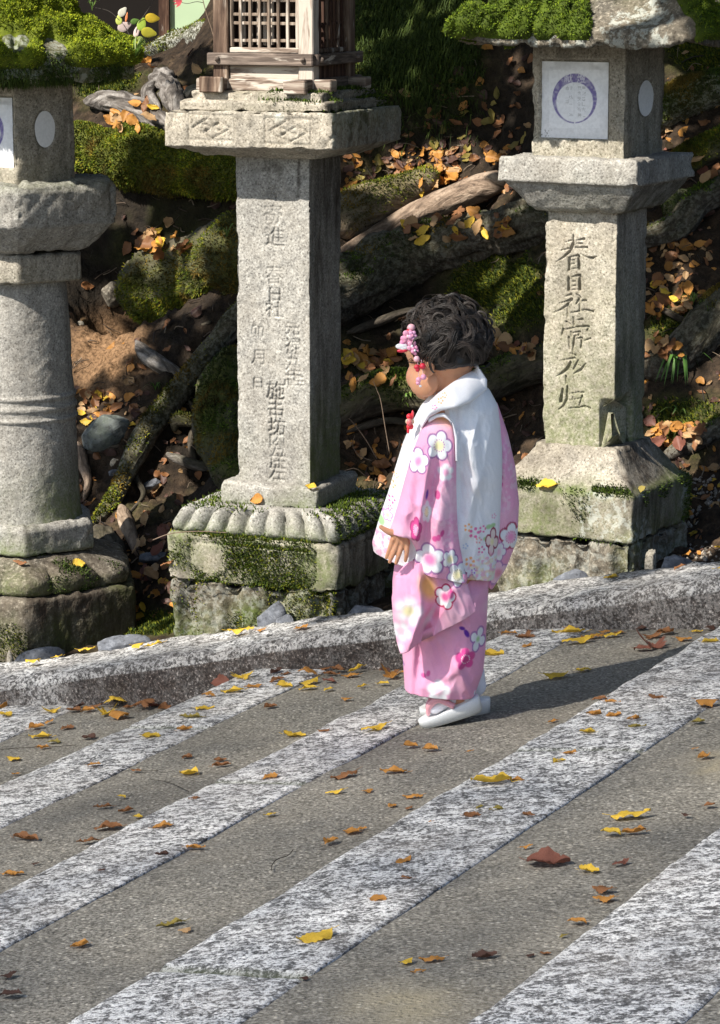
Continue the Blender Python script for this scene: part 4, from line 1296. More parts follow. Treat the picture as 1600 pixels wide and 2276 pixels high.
mk = np.zeros(G.shape)
f = np.clip((G[..., 2] - zs0) / (zs1 - zs0), 0, 1)
gx_, gy_ = proj(G)
mk[..., 0] = np.clip(0.15 + 0.4 * fbm(G * np.array([12, 12, 3]), 3, 3) + 0.5 * sstep(100, 190, gx_), 0, 0.7)  # right edge of the shaft painted darker as its shaded side
mk[..., 1] = np.clip(0.75 * sstep(0.3, 0, f) * (0.3 + 0.7 * sstep(40, 150, gx_)) + 0.3 * fbm(G * 6, 2, 8) * sstep(0.4, 0, f), 0, 0.8)
add_prism('shaft', G, M['granite_grey'], ll, mk)
rk = R_(158)
G, si, tt = prism([(zs1 - 0.006, rs1 * 0.95), (ZL(632, rk), rk * 0.97), (ZL(628, rk), rk), (ZL(572, rk), rk), (ZL(566, rk), rk * 0.96)], axL, hexs(46, 40), 0.006, 0.003, 0.014, 249)
add_prism('collar', G, M['granite'], ll, stain_shade_mask(G, si, tt, 6, (1,), 0.55, 0.1, 0.1, 249))
rc = R_(248)
G, si, tt = prism([(ZL(566, rk), rc * 0.60), (ZL(560, rc * 0.8), rc * 0.72), (ZL(535, rc * 0.85), rc * 0.84), (ZL(512, rc), rc * 0.95), (ZL(506, rc), rc * 0.985), (ZL(490, rc), rc * 0.99), (ZL(430, rc), rc), (ZL(414, rc), rc * 0.96), (ZL(408, rc), rc * 0.88)],
                  axL, hexs(26, 60), 0.007, 0.007, 0.03, 251, lambda G, zs, si, tt: -0.012 * np.maximum(fbm(G * 8, 3, 3), 0) - 0.004 * (np.abs(G[..., 2] - ZL(497, rc)) < 0.003))
mk = stain_shade_mask(G, si, tt, 6, (1,), 0.55, 0.1, 0.0, 251)
mk[..., 1] += 0.25 * sstep(ZL(440, rc), ZL(410, rc), G[..., 2])
add_prism('capital', G, M['granite_grey'], ll, mk)
rf = R_(148)
frl = (np.array([math.cos(aL), math.sin(aL), 0]), np.array([-math.sin(aL), math.cos(aL), 0]), np.array([axL[0], axL[1], 0]) + rf * np.array([math.cos(aL), math.sin(aL), 0]))
a_r, z_lo = onface(31, 371, frl); _, z_hi = onface(31, 217, frl)
hwid = rf * math.tan(math.pi / 6)
zo = ZL(289, rf); 
def winL(G, zs, si, tt):
    a = tt[None, :] * hwid; z = G[..., 2]
    m = (si == 0)[None, :] * sstep(a_r + 0.006, a_r, np.abs(a + 0.004)) * sstep(z_lo - 0.006, z_lo, z) * sstep(z_hi + 0.006, z_hi, z)
    c = (si == 1)[None, :] * ((tt[None, :] / 0.36) ** 2 + ((z - zo) / (41 / mL)) ** 2 < 1)
    return -0.012 * m - 0.004 * c
G, si, tt = prism([(ZL(412, rf) - 0.012, rf), (ZL(176, rf) + 0.03, rf * 0.985)], axL, hexs(40, 50), 0.004, 0.0035, 0.012, 253, winL)
mk = stain_shade_mask(G, si, tt, 6, (1,), 0.6, 0.0, 0.1, 253)
fbL = add_prism('fire_box', G, M['granite'], ll, mk)
fr2 = (frl[0], frl[1], frl[2] - frl[0] * 0.0095)
xl_ = 31 - 2 * (31 - proj(frl[2] + np.array([0, 0, zo]))[0])
paper_sheet('paper_window', fr2, float(xl_) - 4, 31, 215, 373, fbL, (float((xl_ + 31) / 2) - 2, 291), (44, 52))
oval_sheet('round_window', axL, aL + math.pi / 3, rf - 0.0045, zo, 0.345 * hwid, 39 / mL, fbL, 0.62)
rr0 = R_(300)
zr0 = ZL(186, rr0); zr1 = ZL(120, rr0)
prof = [(zr0 + 0.02, rr0 * 0.5), (zr0 + 0.006, rr0 * 0.8), (zr0, rr0 * 0.97), (zr0 + 0.015, rr0), (zr1 - 0.01, rr0 * 1.0), (zr1, rr0 * 0.97)]
for k in range(1, 12):
    f = k / 11.0
    prof.append((zr1 + 0.24 * (0.25 * f + 0.75 * f ** 1.7), rr0 * (0.97 - 0.77 * f ** 0.85)))
G, si, tt = prism(prof, axL, hexs(20, 60), 0.009, 0.008, 0.03, 255)
mk = stain_shade_mask(G, si, tt, 6, (0, 1), 0.8, 0.8, 0.6, 255); mk[..., 2] = 0.35
rfL = add_prism('roof', G, M['granite_rough'], ll, mk)
gx_, gy_ = proj(G)
gx_ = gx_ + 22 * fbm(G * 17, 3, 8); gy_ = gy_ + 18 * fbm(G * 17, 3, 18)
bare = np.exp(-(((gx_ - 35) / 28) ** 2 + ((gy_ - 100) / 25) ** 2)) + np.exp(-(((gx_ - 118) / 26) ** 2 + ((gy_ - 108) / 16) ** 2)) + np.exp(-(((gx_ - 120) / 30) ** 2 + ((gy_ - 150) / 22) ** 2))
wm = ((G[..., 2] > zr1 - 0.03) & (np.hypot(G[..., 0] - axL[0], G[..., 1] - axL[1]) > 0.03)) * (1 - np.clip(bare * 1.6, 0, 1))
cushion(rfL, G, si, wm, 0.030, 311, [(0.26, 0.31, 0.012), (0.18, 0.245, 0.012), (0.32, 0.35, 0.016), (0.11, 0.16, 0.01)], 95000, 0.0065, 0.0022)
q = gquads(G.shape[0], G.shape[1], True)
moss_on(rfL, G, q, ((G[..., 2] <= zr1) * (G[..., 2] > zr0) * np.clip(fbm(G * 9, 3, 5) + 0.3, 0, 1) * np.isin(si, (0, 1))[None, :]).ravel(), 16000, 0.013, 0.0024, MOSS_DARK, 0.5, 0.8)

# ------------------------------------------------------------------ roots, logs and stones on the bank
def catmull(P, n):
    P = np.asarray(P, float)
    Q = np.concatenate([[2 * P[0] - P[1]], P, [2 * P[-1] - P[-2]]])
    out = []
    m = len(P) - 1
    for t in np.linspace(0, m - 1e-6, n):
        i = int(t); f = t - i
        a, b, c, d = Q[i:i + 4]
        out.append(0.5 * (2 * b + (c - a) * f + (2 * a - 5 * b + 4 * c - d) * f * f + (3 * b - a - 3 * c + d) * f ** 3))
    return np.array(out)

def tube_grid(C, R, na, ref=None):
    """rings round a centre line; returns grid, along length, around angle"""
    C = np.asarray(C, float); R = np.asarray(R, float)
    T = np.gradient(C, axis=0); T /= np.maximum(np.linalg.norm(T, axis=1, keepdims=True), 1e-9)
    ref = np.array([0, 1.0, 0]) if ref is None else ref           # seam at the far side
    n0 = ref - T * (T @ ref)[:, None]
    n0 /= np.maximum(np.linalg.norm(n0, axis=1, keepdims=True), 1e-9)
    b0 = np.cross(T, n0)
    a = np.linspace(0, 2 * math.pi, na, endpoint=False)
    G = C[:, None] + R[:, None, None] * (np.cos(a)[None, :, None] * n0[:, None] + np.sin(a)[None, :, None] * b0[:, None])
    L = np.concatenate([[0], np.cumsum(np.linalg.norm(np.diff(C, axis=0), axis=1))])
    return G, L, a

def closed_tube(C, R, na):
    G, L, a = tube_grid(C, R, na)
    G = np.concatenate([np.repeat(G[:1].mean(1, keepdims=True), na, 1), G, np.repeat(G[-1:].mean(1, keepdims=True), na, 1)])
    return G

ROOTS = []
def root(name, label, cat, pts, mat, moss=0.3, olive=False, fwd=0.45, ridge=0.10, lump=0.14, seed=0, blade=0, lichen=0.0, na=40, group=None, mossdir=(0, -0.2, 1.0), flat=1.0, depth=None):
    C = []
    for i, (px, py, r) in enumerate(pts):
        p = hit(px, py)
        Yd = p[1] if depth is None else (depth[i] if isinstance(depth, (list, tuple)) else depth)
        rm = r / F * Yd
        C.append(np.concatenate([at_depth(px, py, Yd - fwd * rm), [rm]]))
    C = np.array(C)
    # even out the depth so that the wood runs smoothly
    for _ in range(2):
        if len(C) > 2 and depth is None:
            y = C[:, 1].copy(); y[1:-1] = (C[:-2, 1] + 2 * C[1:-1, 1] + C[2:, 1]) / 4
            for i in range(len(C)):
                C[i, :3] = at_depth(pts[i][0], pts[i][1], y[i])
    L0 = np.linalg.norm(np.diff(C[:, :3], axis=0), axis=1).sum()
    n = int(max(16, min(150, L0 / 0.010)))
    S = catmull(C, n)
    R = S[:, 3].copy()
    R *= 1 + lump * fbm(np.stack([S[:, 0] * 5, S[:, 1] * 5, S[:, 2] * 5], -1), 2, seed)
    ends = np.minimum(np.arange(n), np.arange(n)[::-1]) / 5.0
    R *= np.sqrt(np.clip(ends + 0.18, 0, 1))
    G, L, a = tube_grid(S[:, :3], R, na)
    N = gnormals(G, True)
    if ((G - S[:, None, :3]) * N).sum() < 0: N = -N
    Lg = L[:, None] + 0 * a[None]; Ag = (a[None] * R[:, None])
    gr = np.stack([Lg, np.cos(a)[None] * R[:, None] * 2 + 0 * Lg, np.sin(a)[None] * R[:, None] * 2 + 0 * Lg], -1)
    rdg = fbm(gr * np.array([6, 38, 38]), 3, seed + 1)
    d = R[:, None] * (ridge * rdg + lump * 0.8 * fbm(G * 9, 3, seed + 2) + 0.03 * fbm(G * 60, 2, seed + 3))
    G = G + N * d[..., None]
    N = gnormals(G, True)
    if ((G - S[:, None, :3]) * N).sum() < 0: N = -N
    mdv = np.array(mossdir) / np.linalg.norm(mossdir)
    up = (N * mdv).sum(-1)
    mk = np.zeros(G.shape)
    mk[..., 1] = np.clip(moss * 1.3 * (up * 0.6 + 0.55) + 0.75 * moss * fbm(G * 8, 3, seed + 5) + max(moss - 0.6, 0) * 0.5 - 0.08, 0, 1)
    mk[..., 2] = lichen
    capd = np.concatenate([np.repeat(G[:1].mean(1, keepdims=True), na, 1), G, np.repeat(G[-1:].mean(1, keepdims=True), na, 1)])
    e = lambda A: np.concatenate([A[:1], A, A[-1:]])
    gat = np.stack([Lg, Ag, 0 * Lg], -1)
    q = gquads(capd.shape[0], na, True)
    o = add(name, capd.reshape(-1, 3), q, mat, None, True, {'mask': e(mk).reshape(-1, 3), 'grain': e(gat).reshape(-1, 3)})
    tag(o, label, cat, group)
    if blade:
        pal = MOSS_OLIVE + MOSS_SUN[:2] if olive else MOSS_DARK + MOSS_SUN[1:2]
        P, Nn, k = tri_sample(capd, q, np.clip(e(mk)[..., 1] - 0.2, 0, 1).ravel() ** 1.5, blade)
        if len(P) == 0: return o
        Nn = Nn * np.sign((Nn * e(N).reshape(-1, 3)[q[k, 0]]).sum(1, keepdims=True))
        v, t, c = blades(P, Nn, 0.010, 0.0028, 0.7, pal, 0.15)
        pn = np.repeat(fbm(P * 13, 3, seed + 8), 5)[:, None]; pb = np.repeat(fbm(P * 7, 2, seed + 9), 5)[:, None]
        c = c * np.clip(1.15 + 1.5 * pn, 0.18, 1.9)
        m_ = sstep(0.1, 0.4, pb); c = c * (1 - m_) + np.array([0.16, 0.105, 0.018]) * np.clip(1 + 1.4 * pn, 0.2, 1.8) * m_
        add('moss', v, t, M['moss'], o, False, {'Col': c}, 'stuff')
    ROOTS.append(o)
    return o

B, BP, BG = M['bark'], M['bark_pale'], M['bark_grey']
root('mossy_log', 'fat log covered in yellow green moss between the left and middle lanterns', 'log',
     [(120, 318, 46), (200, 332, 60), (290, 348, 68), (380, 370, 68), (470, 388, 54), (590, 402, 40)], B, 0.85, True, 0.7, 0.10, 0.30, 401, 24000, mossdir=(-0.3, -0.8, 0.5))
root('mossy_stump', 'thick cut stump with a mossy face left of the middle lantern post', 'stump',
     [(292, 622, 46), (330, 635, 74), (400, 632, 88), (480, 600, 90), (560, 560, 84)], B, 0.52, True, 0.8, 0.20, 0.14, 411, 12000, mossdir=(-0.1, -0.75, -0.35))
root('tree_root', 'long dark root running diagonally down between left and middle lanterns', 'root',
     [(600, 640, 26), (530, 705, 30), (480, 765, 26), (430, 830, 28), (375, 900, 27), (330, 955, 28), (300, 1010, 26), (272, 1070, 20), (245, 1125, 18), (205, 1165, 10)], B, 0.30, True, 1.6, 0.16, 0.16, 421, 2500, 0.15)
root('gnarled_root', 'gnarled dark mossy root bulging behind the left edge of the middle lantern post', 'root',
     [(540, 790, 44), (505, 850, 54), (490, 930, 60), (505, 1010, 60), (530, 1075, 50)], B, 0.55, False, 1.2, 0.24, 0.20, 431, 5000)
root('tree_root', 'short crooked root arching out of the gnarled mossy root', 'root',
     [(480, 960, 14), (440, 940, 14), (395, 935, 15), (388, 960, 10)], B, 0.3, False, 1.5, 0.2, 0.2, 435, 300)
root('tree_root', 'thin grey root crossing bare soil below the gnarled root', 'root',
     [(370, 1008, 9), (400, 1022, 11), (440, 1035, 12), (480, 1040, 10)], BG, 0.15, False, 0.8, 0.1, 0.1, 437)
root('fallen_branch', 'bare pale brown branch lying aslant in sunlight behind the child', 'branch',
     [(730, 585, 11), (780, 552, 15), (850, 512, 19), (920, 475, 24), (1000, 445, 29), (1060, 420, 30), (1130, 398, 24)], BP, 0.0, False, 2.6, 0.12, 0.08, 441)
root('fallen_log', 'brown log with mossy patches behind the pale branch', 'log',
     [(720, 500, 46), (790, 470, 50), (860, 440, 44), (920, 415, 34), (975, 388, 24)], BP, 0.42, True, 1.0, 0.12, 0.12, 445, 2500)
root('fallen_log', 'large black rotten log under the pale branch, behind the child', 'log',
     [(690, 680, 66), (780, 635, 66), (870, 590, 62), (960, 560, 58), (1060, 530, 58), (1150, 508, 56), (1260, 480, 50)], B, 0.22, False, 1.0, 0.34, 0.22, 451, 2500, 0.12)
root('tree_root', 'dark root running behind the child towards the carved post', 'root',
     [(1030, 880, 40), (1110, 840, 46), (1190, 810, 44), (1280, 800, 40), (1370, 808, 36), (1440, 815, 38)], B, 0.30, False, 1.0, 0.16, 0.14, 461, 2500)
root('tree_root', 'thick dark root sweeping up to the right edge of the picture', 'root',
     [(1420, 822, 30), (1490, 800, 40), (1545, 755, 46), (1590, 705, 48), (1660, 650, 50)], B, 0.18, False, 1.5, 0.18, 0.10, 465, 1200, 0.1)
root('mossy_root', 'rounded mossy root under the leaf pile right of the middle lantern', 'root',
     [(730, 925, 40), (790, 895, 46), (850, 872, 48), (920, 868, 46), (1000, 870, 40)], B, 0.5, False, 1.1, 0.1, 0.12, 471, 4000)
root('mossy_root', 'broad mossy root beside the round window of the right lantern', 'root',
     [(1420, 290, 40), (1480, 245, 46), (1540, 215, 46), (1640, 185, 46)], B, 0.62, False, 0.8, 0.10, 0.14, 475, 5000, 0.2)
root('mossy_root', 'green mossy root rising past the capital of the right lantern', 'root',
     [(1470, 400, 30), (1530, 355, 34), (1590, 325, 36), (1660, 290, 36)], B, 0.75, True, 0.9, 0.08, 0.10, 481, 5000)
root('tree_root', 'twisting black root behind the top of the carved post', 'root',
     [(1400, 540, 22), (1460, 520, 27), (1510, 498, 30), (1550, 450, 30), (1600, 425, 32), (1660, 400, 32)], B, 0.22, False, 1.3, 0.22, 0.16, 485, 1200, 0.12)
root('tree_root', 'dark root end at the foot of the bank right of the lantern base', 'root',
     [(1470, 1018, 16), (1520, 996, 22), (1570, 965, 27), (1650, 930, 30)], B, 0.22, False, 1.0, 0.14, 0.10, 489, 500, 0.15)
root('fallen_log', 'sunlit log with pale lichen below the green wall at the top', 'log',
     [(270, 165, 22), (330, 132, 27), (400, 105, 32), (470, 75, 34), (560, 35, 36)], B, 0.35, True, 1.2, 0.14, 0.10, 491, 2500, 0.75)
root('driftwood', 'gnarled grey driftwood standing on the mossy log', 'driftwood',
     [(352, 165, 22), (372, 190, 27), (385, 220, 22), (398, 255, 15), (405, 290, 8)], BG, 0.0, False, 3.0, 0.45, 0.35, 495)
root('driftwood', 'grey split root lying along the top of the mossy log', 'driftwood',
     [(190, 225, 15), (240, 225, 21), (300, 245, 23), (360, 272, 20), (430, 290, 15)], BG, 0.0, False, 3.0, 0.40, 0.3, 497)
root('driftwood', 'pale splinter of grey wood beside the gnarled driftwood', 'driftwood',
     [(330, 300, 8), (345, 250, 14), (330, 210, 13), (345, 180, 10)], BG, 0.0, False, 3.0, 0.40, 0.3, 499)
root('driftwood', 'small dark stub of grey wood behind the driftwood', 'driftwood',
     [(405, 215, 12), (440, 205, 18), (470, 215, 14)], BG, 0.2, False, 2.2, 0.3, 0.3, 503)
root('bark_piece', 'curved grey strip of bark with white fungus on bare soil', 'bark',
     [(303, 758, 9), (325, 788, 18), (360, 812, 18), (400, 832, 12), (425, 832, 8)], BG, 0.0, False, 1.0, 0.14, 0.12, 507)
root('tree_root', 'pale bare root peeping out beside the round shaft', 'root',
     [(172, 985, 12), (183, 1030, 14), (196, 1070, 10), (186, 1115, 6)], BP, 0.0, False, 2.0, 0.2, 0.15, 511)
root('tree_root', 'pale forked root at the foot of the long diagonal root', 'root',
     [(268, 1125, 13), (280, 1160, 17), (296, 1200, 12), (305, 1235, 7)], BP, 0.1, False, 2.0, 0.2, 0.15, 515)
root('tree_root', 'dark crumbling root stub between the round lantern base and leaves', 'root',
     [(215, 1180, 26), (235, 1215, 30), (270, 1240, 28)], B, 0.15, False, 1.0, 0.25, 0.25, 517)

for i_, (lab_, pts_) in enumerate((('thin black rootlet hanging beside the foot of the diagonal root', [(330, 1000, 6), (300, 1050, 7), (318, 1100, 6), (280, 1150, 5)]),
        ('thin rootlet crossing below the triangular rock', [(180, 1010, 5), (230, 1000, 7), (290, 985, 6), (330, 960, 4)]), ('wiry dark rootlet under the mossy stump', [(300, 730, 5), (360, 745, 7), (420, 735, 7), (470, 715, 5)]),
        ('slim dark root curling left of the gnarled root', [(420, 890, 6), (440, 930, 8), (425, 985, 8), (440, 1045, 6)]), ('slim root running under the leaf drift left of the child', [(770, 960, 6), (820, 945, 9), (870, 935, 8), (930, 945, 6)]),
        ('thin dark root behind the carved post, above the fern', [(1420, 700, 6), (1470, 690, 8), (1530, 715, 8), (1600, 700, 6)]), ('slim black root under the rotten log', [(770, 740, 7), (840, 715, 10), (910, 690, 9), (980, 690, 6)]))):
    root('tree_root', lab_, 'root', pts_, B, 0.1, False, 1.6, 0.2, 0.25, 541 + i_ * 3, na=14)

def rock(name, label, cat, px, py, rx, ry, rz, mat, seed, rot=0.0, fwd=0.3, moss=0.0, blade=0, facet=0.35, tilt=0.0, group=None, behind=False):
    """broken stone: a ball cut by random planes"""
    p = hit(px, py); Yd = p[1]; s = Yd / F
    c = at_depth(px, py, Yd - fwd * ry * s)
    if name == 'slate_piece' or behind:          # wedged upright in the gap between kerb and lantern
        d = ray(px, py - rz * 0.45); t = (VB + 0.022) / (d @ SD); P = C0 + d * t
        zb_ = float(hill_h(P[0], P[1])) - 0.03
        s = P[1] / F; c = np.array([P[0], P[1], (P[2] + zb_) / 2]); rz = (P[2] - zb_) / 2 / s * 1.08; ry = min(ry, 15); facet = 0.46
    nu, nv = 44, 30
    ph = np.linspace(0, 2 * math.pi, nu, endpoint=False); th = np.linspace(0.02, math.pi - 0.02, nv)
    D = np.stack([np.sin(th)[:, None] * np.cos(ph)[None], np.sin(th)[:, None] * np.sin(ph)[None], np.cos(th)[:, None] + 0 * ph[None]], -1)
    rg = np.random.default_rng(seed)
    r = np.ones(D.shape[:2])
    for _ in range(11):
        n = rg.normal(size=3); n /= np.linalg.norm(n); h = 1 - facet * rg.random()
        r = np.minimum(r, h / np.maximum(D @ n, 1e-3))
    r = r * (1 + 0.05 * fbm(D * 4 + seed, 3, seed))
    G = D * r[..., None] * np.array([rx * s, ry * s, rz * s])
    cr, sr = math.cos(tilt), math.sin(tilt)
    G = np.stack([G[..., 0] * cr - G[..., 2] * sr, G[..., 1], G[..., 0] * sr + G[..., 2] * cr], -1) + c
    mk = np.zeros(G.shape)
    mk[..., 1] = np.clip(moss + moss * fbm(G * 12, 3, seed), 0, 1); mk[..., 0] = 0.3
    o = add(name, G.reshape(-1, 3), gquads(nv, nu, True), mat, None, False, {'mask': mk.reshape(-1, 3)})
    tag(o, label, cat, group)
    if blade:
        moss_on(o, G, gquads(nv, nu, True), mk[..., 1].ravel(), blade, 0.008, 0.0024, MOSS_DARK)
    return o
GR_, SL = M['granite_rough'], M['slate']
rock('rock', 'sharp greenish triangular rock leaning beside the round shaft', 'rock', 235, 962, 62, 40, 44, M['slate'], 601, tilt=0.55, moss=0.25, fwd=0.8)
rock('boulder', 'pale green mossy boulder right of the capital of the right lantern', 'boulder', 1506, 452, 42, 40, 36, GR_, 603, moss=0.75, blade=2500, fwd=0.5)
rock('rock', 'grey rock half buried left of the mossy stump', 'rock', 250, 655, 28, 30, 30, GR_, 605, fwd=0.3)
rock('rock', 'small white stone on the bank beside the round shaft', 'rock', 178, 722, 10, 8, 9, M['granite'], 607)
rock('rock', 'dark flat stone lying in shade below the diagonal root', 'rock', 335, 1078, 26, 20, 11, SL, 609, tilt=0.5)
rock('rock', 'pale chip of stone near the foot of the diagonal root', 'rock', 258, 1030, 14, 10, 13, M['granite'], 611, tilt=0.4)
rock('rock', 'small blue grey stone below the pale chip', 'rock', 253, 1052, 13, 10, 10, SL, 613)
rock('slate_piece', 'flat blue grey slate wedged behind the kerb below the left lantern', 'slate', 95, 1448, 72, 26, 15, SL, 615, tilt=0.16, fwd=0.5, facet=0.5)
rock('slate_piece', 'jagged blue grey slate behind the kerb between left and middle lanterns', 'slate', 263, 1420, 78, 26, 19, SL, 617, tilt=0.20, fwd=0.5, facet=0.5)
rock('slate_piece', 'upright blue slate leaning against the footing of the middle lantern', 'slate', 606, 1350, 36, 16, 34, SL, 619, tilt=0.1, fwd=1.6, facet=0.4)
rock('slate_piece', 'small sloping slate next to the upright blue one', 'slate', 636, 1368, 30, 14, 12, SL, 621, tilt=0.5, fwd=1.6)
rock('slate_piece', 'long dark slate behind the kerb left of the child', 'slate', 810, 1342, 62, 26, 10, SL, 623, tilt=0.1, fwd=0.5, facet=0.5)
rock('slate_piece', 'dark slate behind the kerb under the right lantern footing', 'slate', 1270, 1270, 46, 20, 9, SL, 625, tilt=0.12, fwd=0.6, facet=0.5)
rock('slate_piece', 'grey slate beside the gravel at the right end of the kerb', 'slate', 1500, 1232, 44, 22, 11, SL, 627, tilt=0.1, fwd=0.6, facet=0.5)
rock('rock', 'dark blue stone beside the lotus base of the middle lantern', 'rock', 345, 1238, 42, 24, 14, SL, 629, tilt=0.1)
rock('rock', 'small round pebble at the left end of the slate', 'rock', 22, 1450, 9, 8, 8, M['granite'], 631, behind=True)
rock('rock', 'rounded grey stone at the corner of the right lantern footing', 'rock', 1447, 1215, 14, 12, 10, M['granite'], 633, behind=True)

# gravel by the right-hand lantern
gb = Bag()
for _ in range(520):
    px = random.uniform(1400, 1640); py = random.uniform(1060, 1250)
    if px < 1430 and py < 1180: continue
    p = hit(px, py)
    if (p @ SD) < VB + 0.02: continue
    r = random.uniform(0.003, 0.009)
    n = rng.normal(size=(8, 3)); n /= np.linalg.norm(n, axis=1, keepdims=True)
    oct_ = np.array([[1, 0, 0], [0, 1, 0], [-1, 0, 0], [0, -1, 0], [0, 0, 1], [0, 0, -1]], float)
    oct_ = oct_ * r * (0.6 + 0.8 * rng.random((6, 1))) + p + [0, 0, r * 0.3]
    gb.put(oct_, tris=[[0, 1, 4], [1, 2, 4], [2, 3, 4], [3, 0, 4], [1, 0, 5], [2, 1, 5], [3, 2, 5], [0, 3, 5]], mask=np.zeros(3))
g_ = gb.build('gravel', M['gravel'], None, False)
tag(g_, 'loose grey gravel beside the right lantern base', 'gravel', kind='stuff')

# ------------------------------------------------------------------ the shed far behind
shed = thing('shed', 'pale green painted shed wall with a dark opening, far behind at the top left', 'shed', (-1.0, 13.2, 1.1))
def bx(name, x0, x1, y0, y1, z0, z1, mat, parent, bev=0.01):
    V = np.array([[x, y, z] for z in (z0, z1) for y in (y0, y1) for x in (x0, x1)])
    Q = np.array([[0, 2, 3, 1], [4, 5, 7, 6], [0, 1, 5, 4], [2, 6, 7, 3], [0, 4, 6, 2], [1, 3, 7, 5]])
    return add(name, V, Q, mat, parent, False)
YS = 13.2
xg0 = at_depth(378, 40, YS)[0]; zg0 = zrow(84, YS); zg1 = zrow(72, YS)
bx('wall_panel', xg0, xg0 + 0.62, YS, YS + 0.05, zg1 + 0.006, 3.4, M['shed_green'], shed)
bx('skirting', xg0, xg0 + 0.62, YS - 0.012, YS + 0.05, 0.9, zg1, M['shed_green'], shed)
bx('dark_wall', xg0 - 2.6, xg0 - 0.03, YS + 0.02, YS + 0.3, 0.9, 3.4, M['shed_dark'], shed)
bx('post', xg0 - 0.05, xg0 - 0.004, YS - 0.02, YS + 0.06, 0.9, 3.4, M['wood_dark'], shed)
bx('eave', xg0 - 2.8, xg0 + 0.9, YS - 0.7, YS + 0.6, 3.42, 3.52, M['wood_dark'], shed)

# ------------------------------------------------------------------ the child
YK = 6.13
def KP(px, py, dy=0.0): return at_depth(px, py, YK + dy)
SK = YK * 1.02 / F               # metres per photograph pixel at the child
foot0 = at_depth(1000, 1605, YK)
child = thing('person', 'small child in a pink flowered kimono and white vest walking down the steps', 'person', (foot0[0], YK, tread_z(2, foot0 @ KD)))

def chain(pts, n):
    p = np.array([(list(q) + [0.0])[:3] for q in pts], float)
    d = np.concatenate([[0], np.cumsum(np.hypot(*np.diff(p[:, :2], axis=0).T))]); d /= d[-1]
    t = np.linspace(0, 1, n)
    # smooth through the points
    q = np.stack([np.interp(t, d, p[:, k]) for k in range(3)], -1)
    for _ in range(max(2, n // 40)):
        q[1:-1] = (q[:-2] + 2 * q[1:-1] + q[2:]) / 4
    return q

def garment(name, L, R, front, back, fold, colour, parent=None, n=150, m=110, expo=0.5, hem=0.004, mat=None, closed_top=True):
    """sewn cloth between two outline chains (px, py, depth offset), bulging towards the camera (front) and away (back)"""
    L = chain(L, n); R = chain(R, n)
    s = -np.cos(np.linspace(0, math.pi, m))
    s = 0.5 * s + 0.5 * np.linspace(-1, 1, m)
    t = np.linspace(0, 1, n)
    fr = np.interp(t, np.linspace(0, 1, len(front)), front); bk = np.interp(t, np.linspace(0, 1, len(back)), back)
    pr = np.maximum(1 - np.abs(s) ** 2.2, 0) ** expo
    W = (1 + s) / 2
    PX = L[:, None, 0] * (1 - W) + R[:, None, 0] * W
    PY = L[:, None, 1] * (1 - W) + R[:, None, 1] * W
    DY = L[:, None, 2] * (1 - W) + R[:, None, 2] * W
    T, S = np.meshgrid(t, s, indexing='ij')
    fo = fold(PX, PY, S, T) if fold is not None else 0 * PX
    if n > 100:
        sd0 = len(name) * 7
        q1 = np.stack([PX * 0.020 + PY * 0.006, PY * 0.0075 - PX * 0.004, 0 * PX + sd0], -1)
        q2 = np.stack([PX * 0.045 - PY * 0.018, PY * 0.016 + PX * 0.012, 0 * PX + sd0 + 3], -1)
        fo = fo + 0.0075 * (0.4 - np.abs(fbm(q1, 2, 77)) * 2.0) * sstep(0.02, 0.25, T) + 0.0028 * (0.4 - np.abs(fbm(q2, 2, 78)) * 2.0) * sstep(0.02, 0.2, T)
    edge = pr[None, :] ** 0.5
    yf = DY - fr[:, None] * pr[None] - fo * edge
    yb = DY + bk[:, None] * pr[None]
    def world(PX, PY, dy):
        Y = YK + dy
        a = PX - 800.0; b = 1138.0 - PY
        dx, dyy, dz = a, F * cp + b * sp, -F * sp + b * cp
        # keep the drawn outline: place at the body plane, then push along y
        k = YK / dyy
        return np.stack([dx * k, Y + 0 * k, H + dz * k], -1)
    Gf = world(PX, PY, yf); Gb = world(PX, PY, yb)[:, ::-1]
    G = np.concatenate([Gf, Gb[:, 1:-1]], 1)
    cf = colour(PX, PY); C = np.concatenate([cf, cf[:, ::-1][:, 1:-1]], 1)
    # turn the hem under
    Gl = G[-1:].copy(); Gl[..., 1] = G[-1:, :, 1].mean(1, keepdims=True) * 0.15 + Gl[..., 1] * 0.85; Gl[..., 2] += 0.02
    G = np.concatenate([G, Gl]); C = np.concatenate([C, C[-1:]])
    if closed_top:
        top = G[:1].copy(); top[...] = G[:1].mean(1, keepdims=True)
        G = np.concatenate([top, G]); C = np.concatenate([C[:1], C])
    return add(name, G.reshape(-1, 3), gquads(G.shape[0], G.shape[1], True), mat or M['cloth'], parent or child, True, {'Col': np.clip(C, 0, 1).reshape(-1, 3)})

PINK = np.array([0.82, 0.37, 0.55]); PALE = np.array([0.84, 0.55, 0.65]); WHITE = np.array([0.82, 0.82, 0.84])
MAUVE = np.array([0.36, 0.16, 0.36]); MAG = np.array([0.62, 0.07, 0.27]); WINE = np.array([0.30, 0.02, 0.07]); ORANGE = np.array([0.90, 0.40, 0.08])
YEL = np.array([0.82, 0.74, 0.40]); VIOLET = np.array([0.13, 0.03, 0.34]); GREEN = np.array([0.36, 0.58, 0.25])

def over(C, m, col):
    m = np.clip(m, 0, 1)[..., None]
    return C * (1 - m) + np.asarray(col) * m

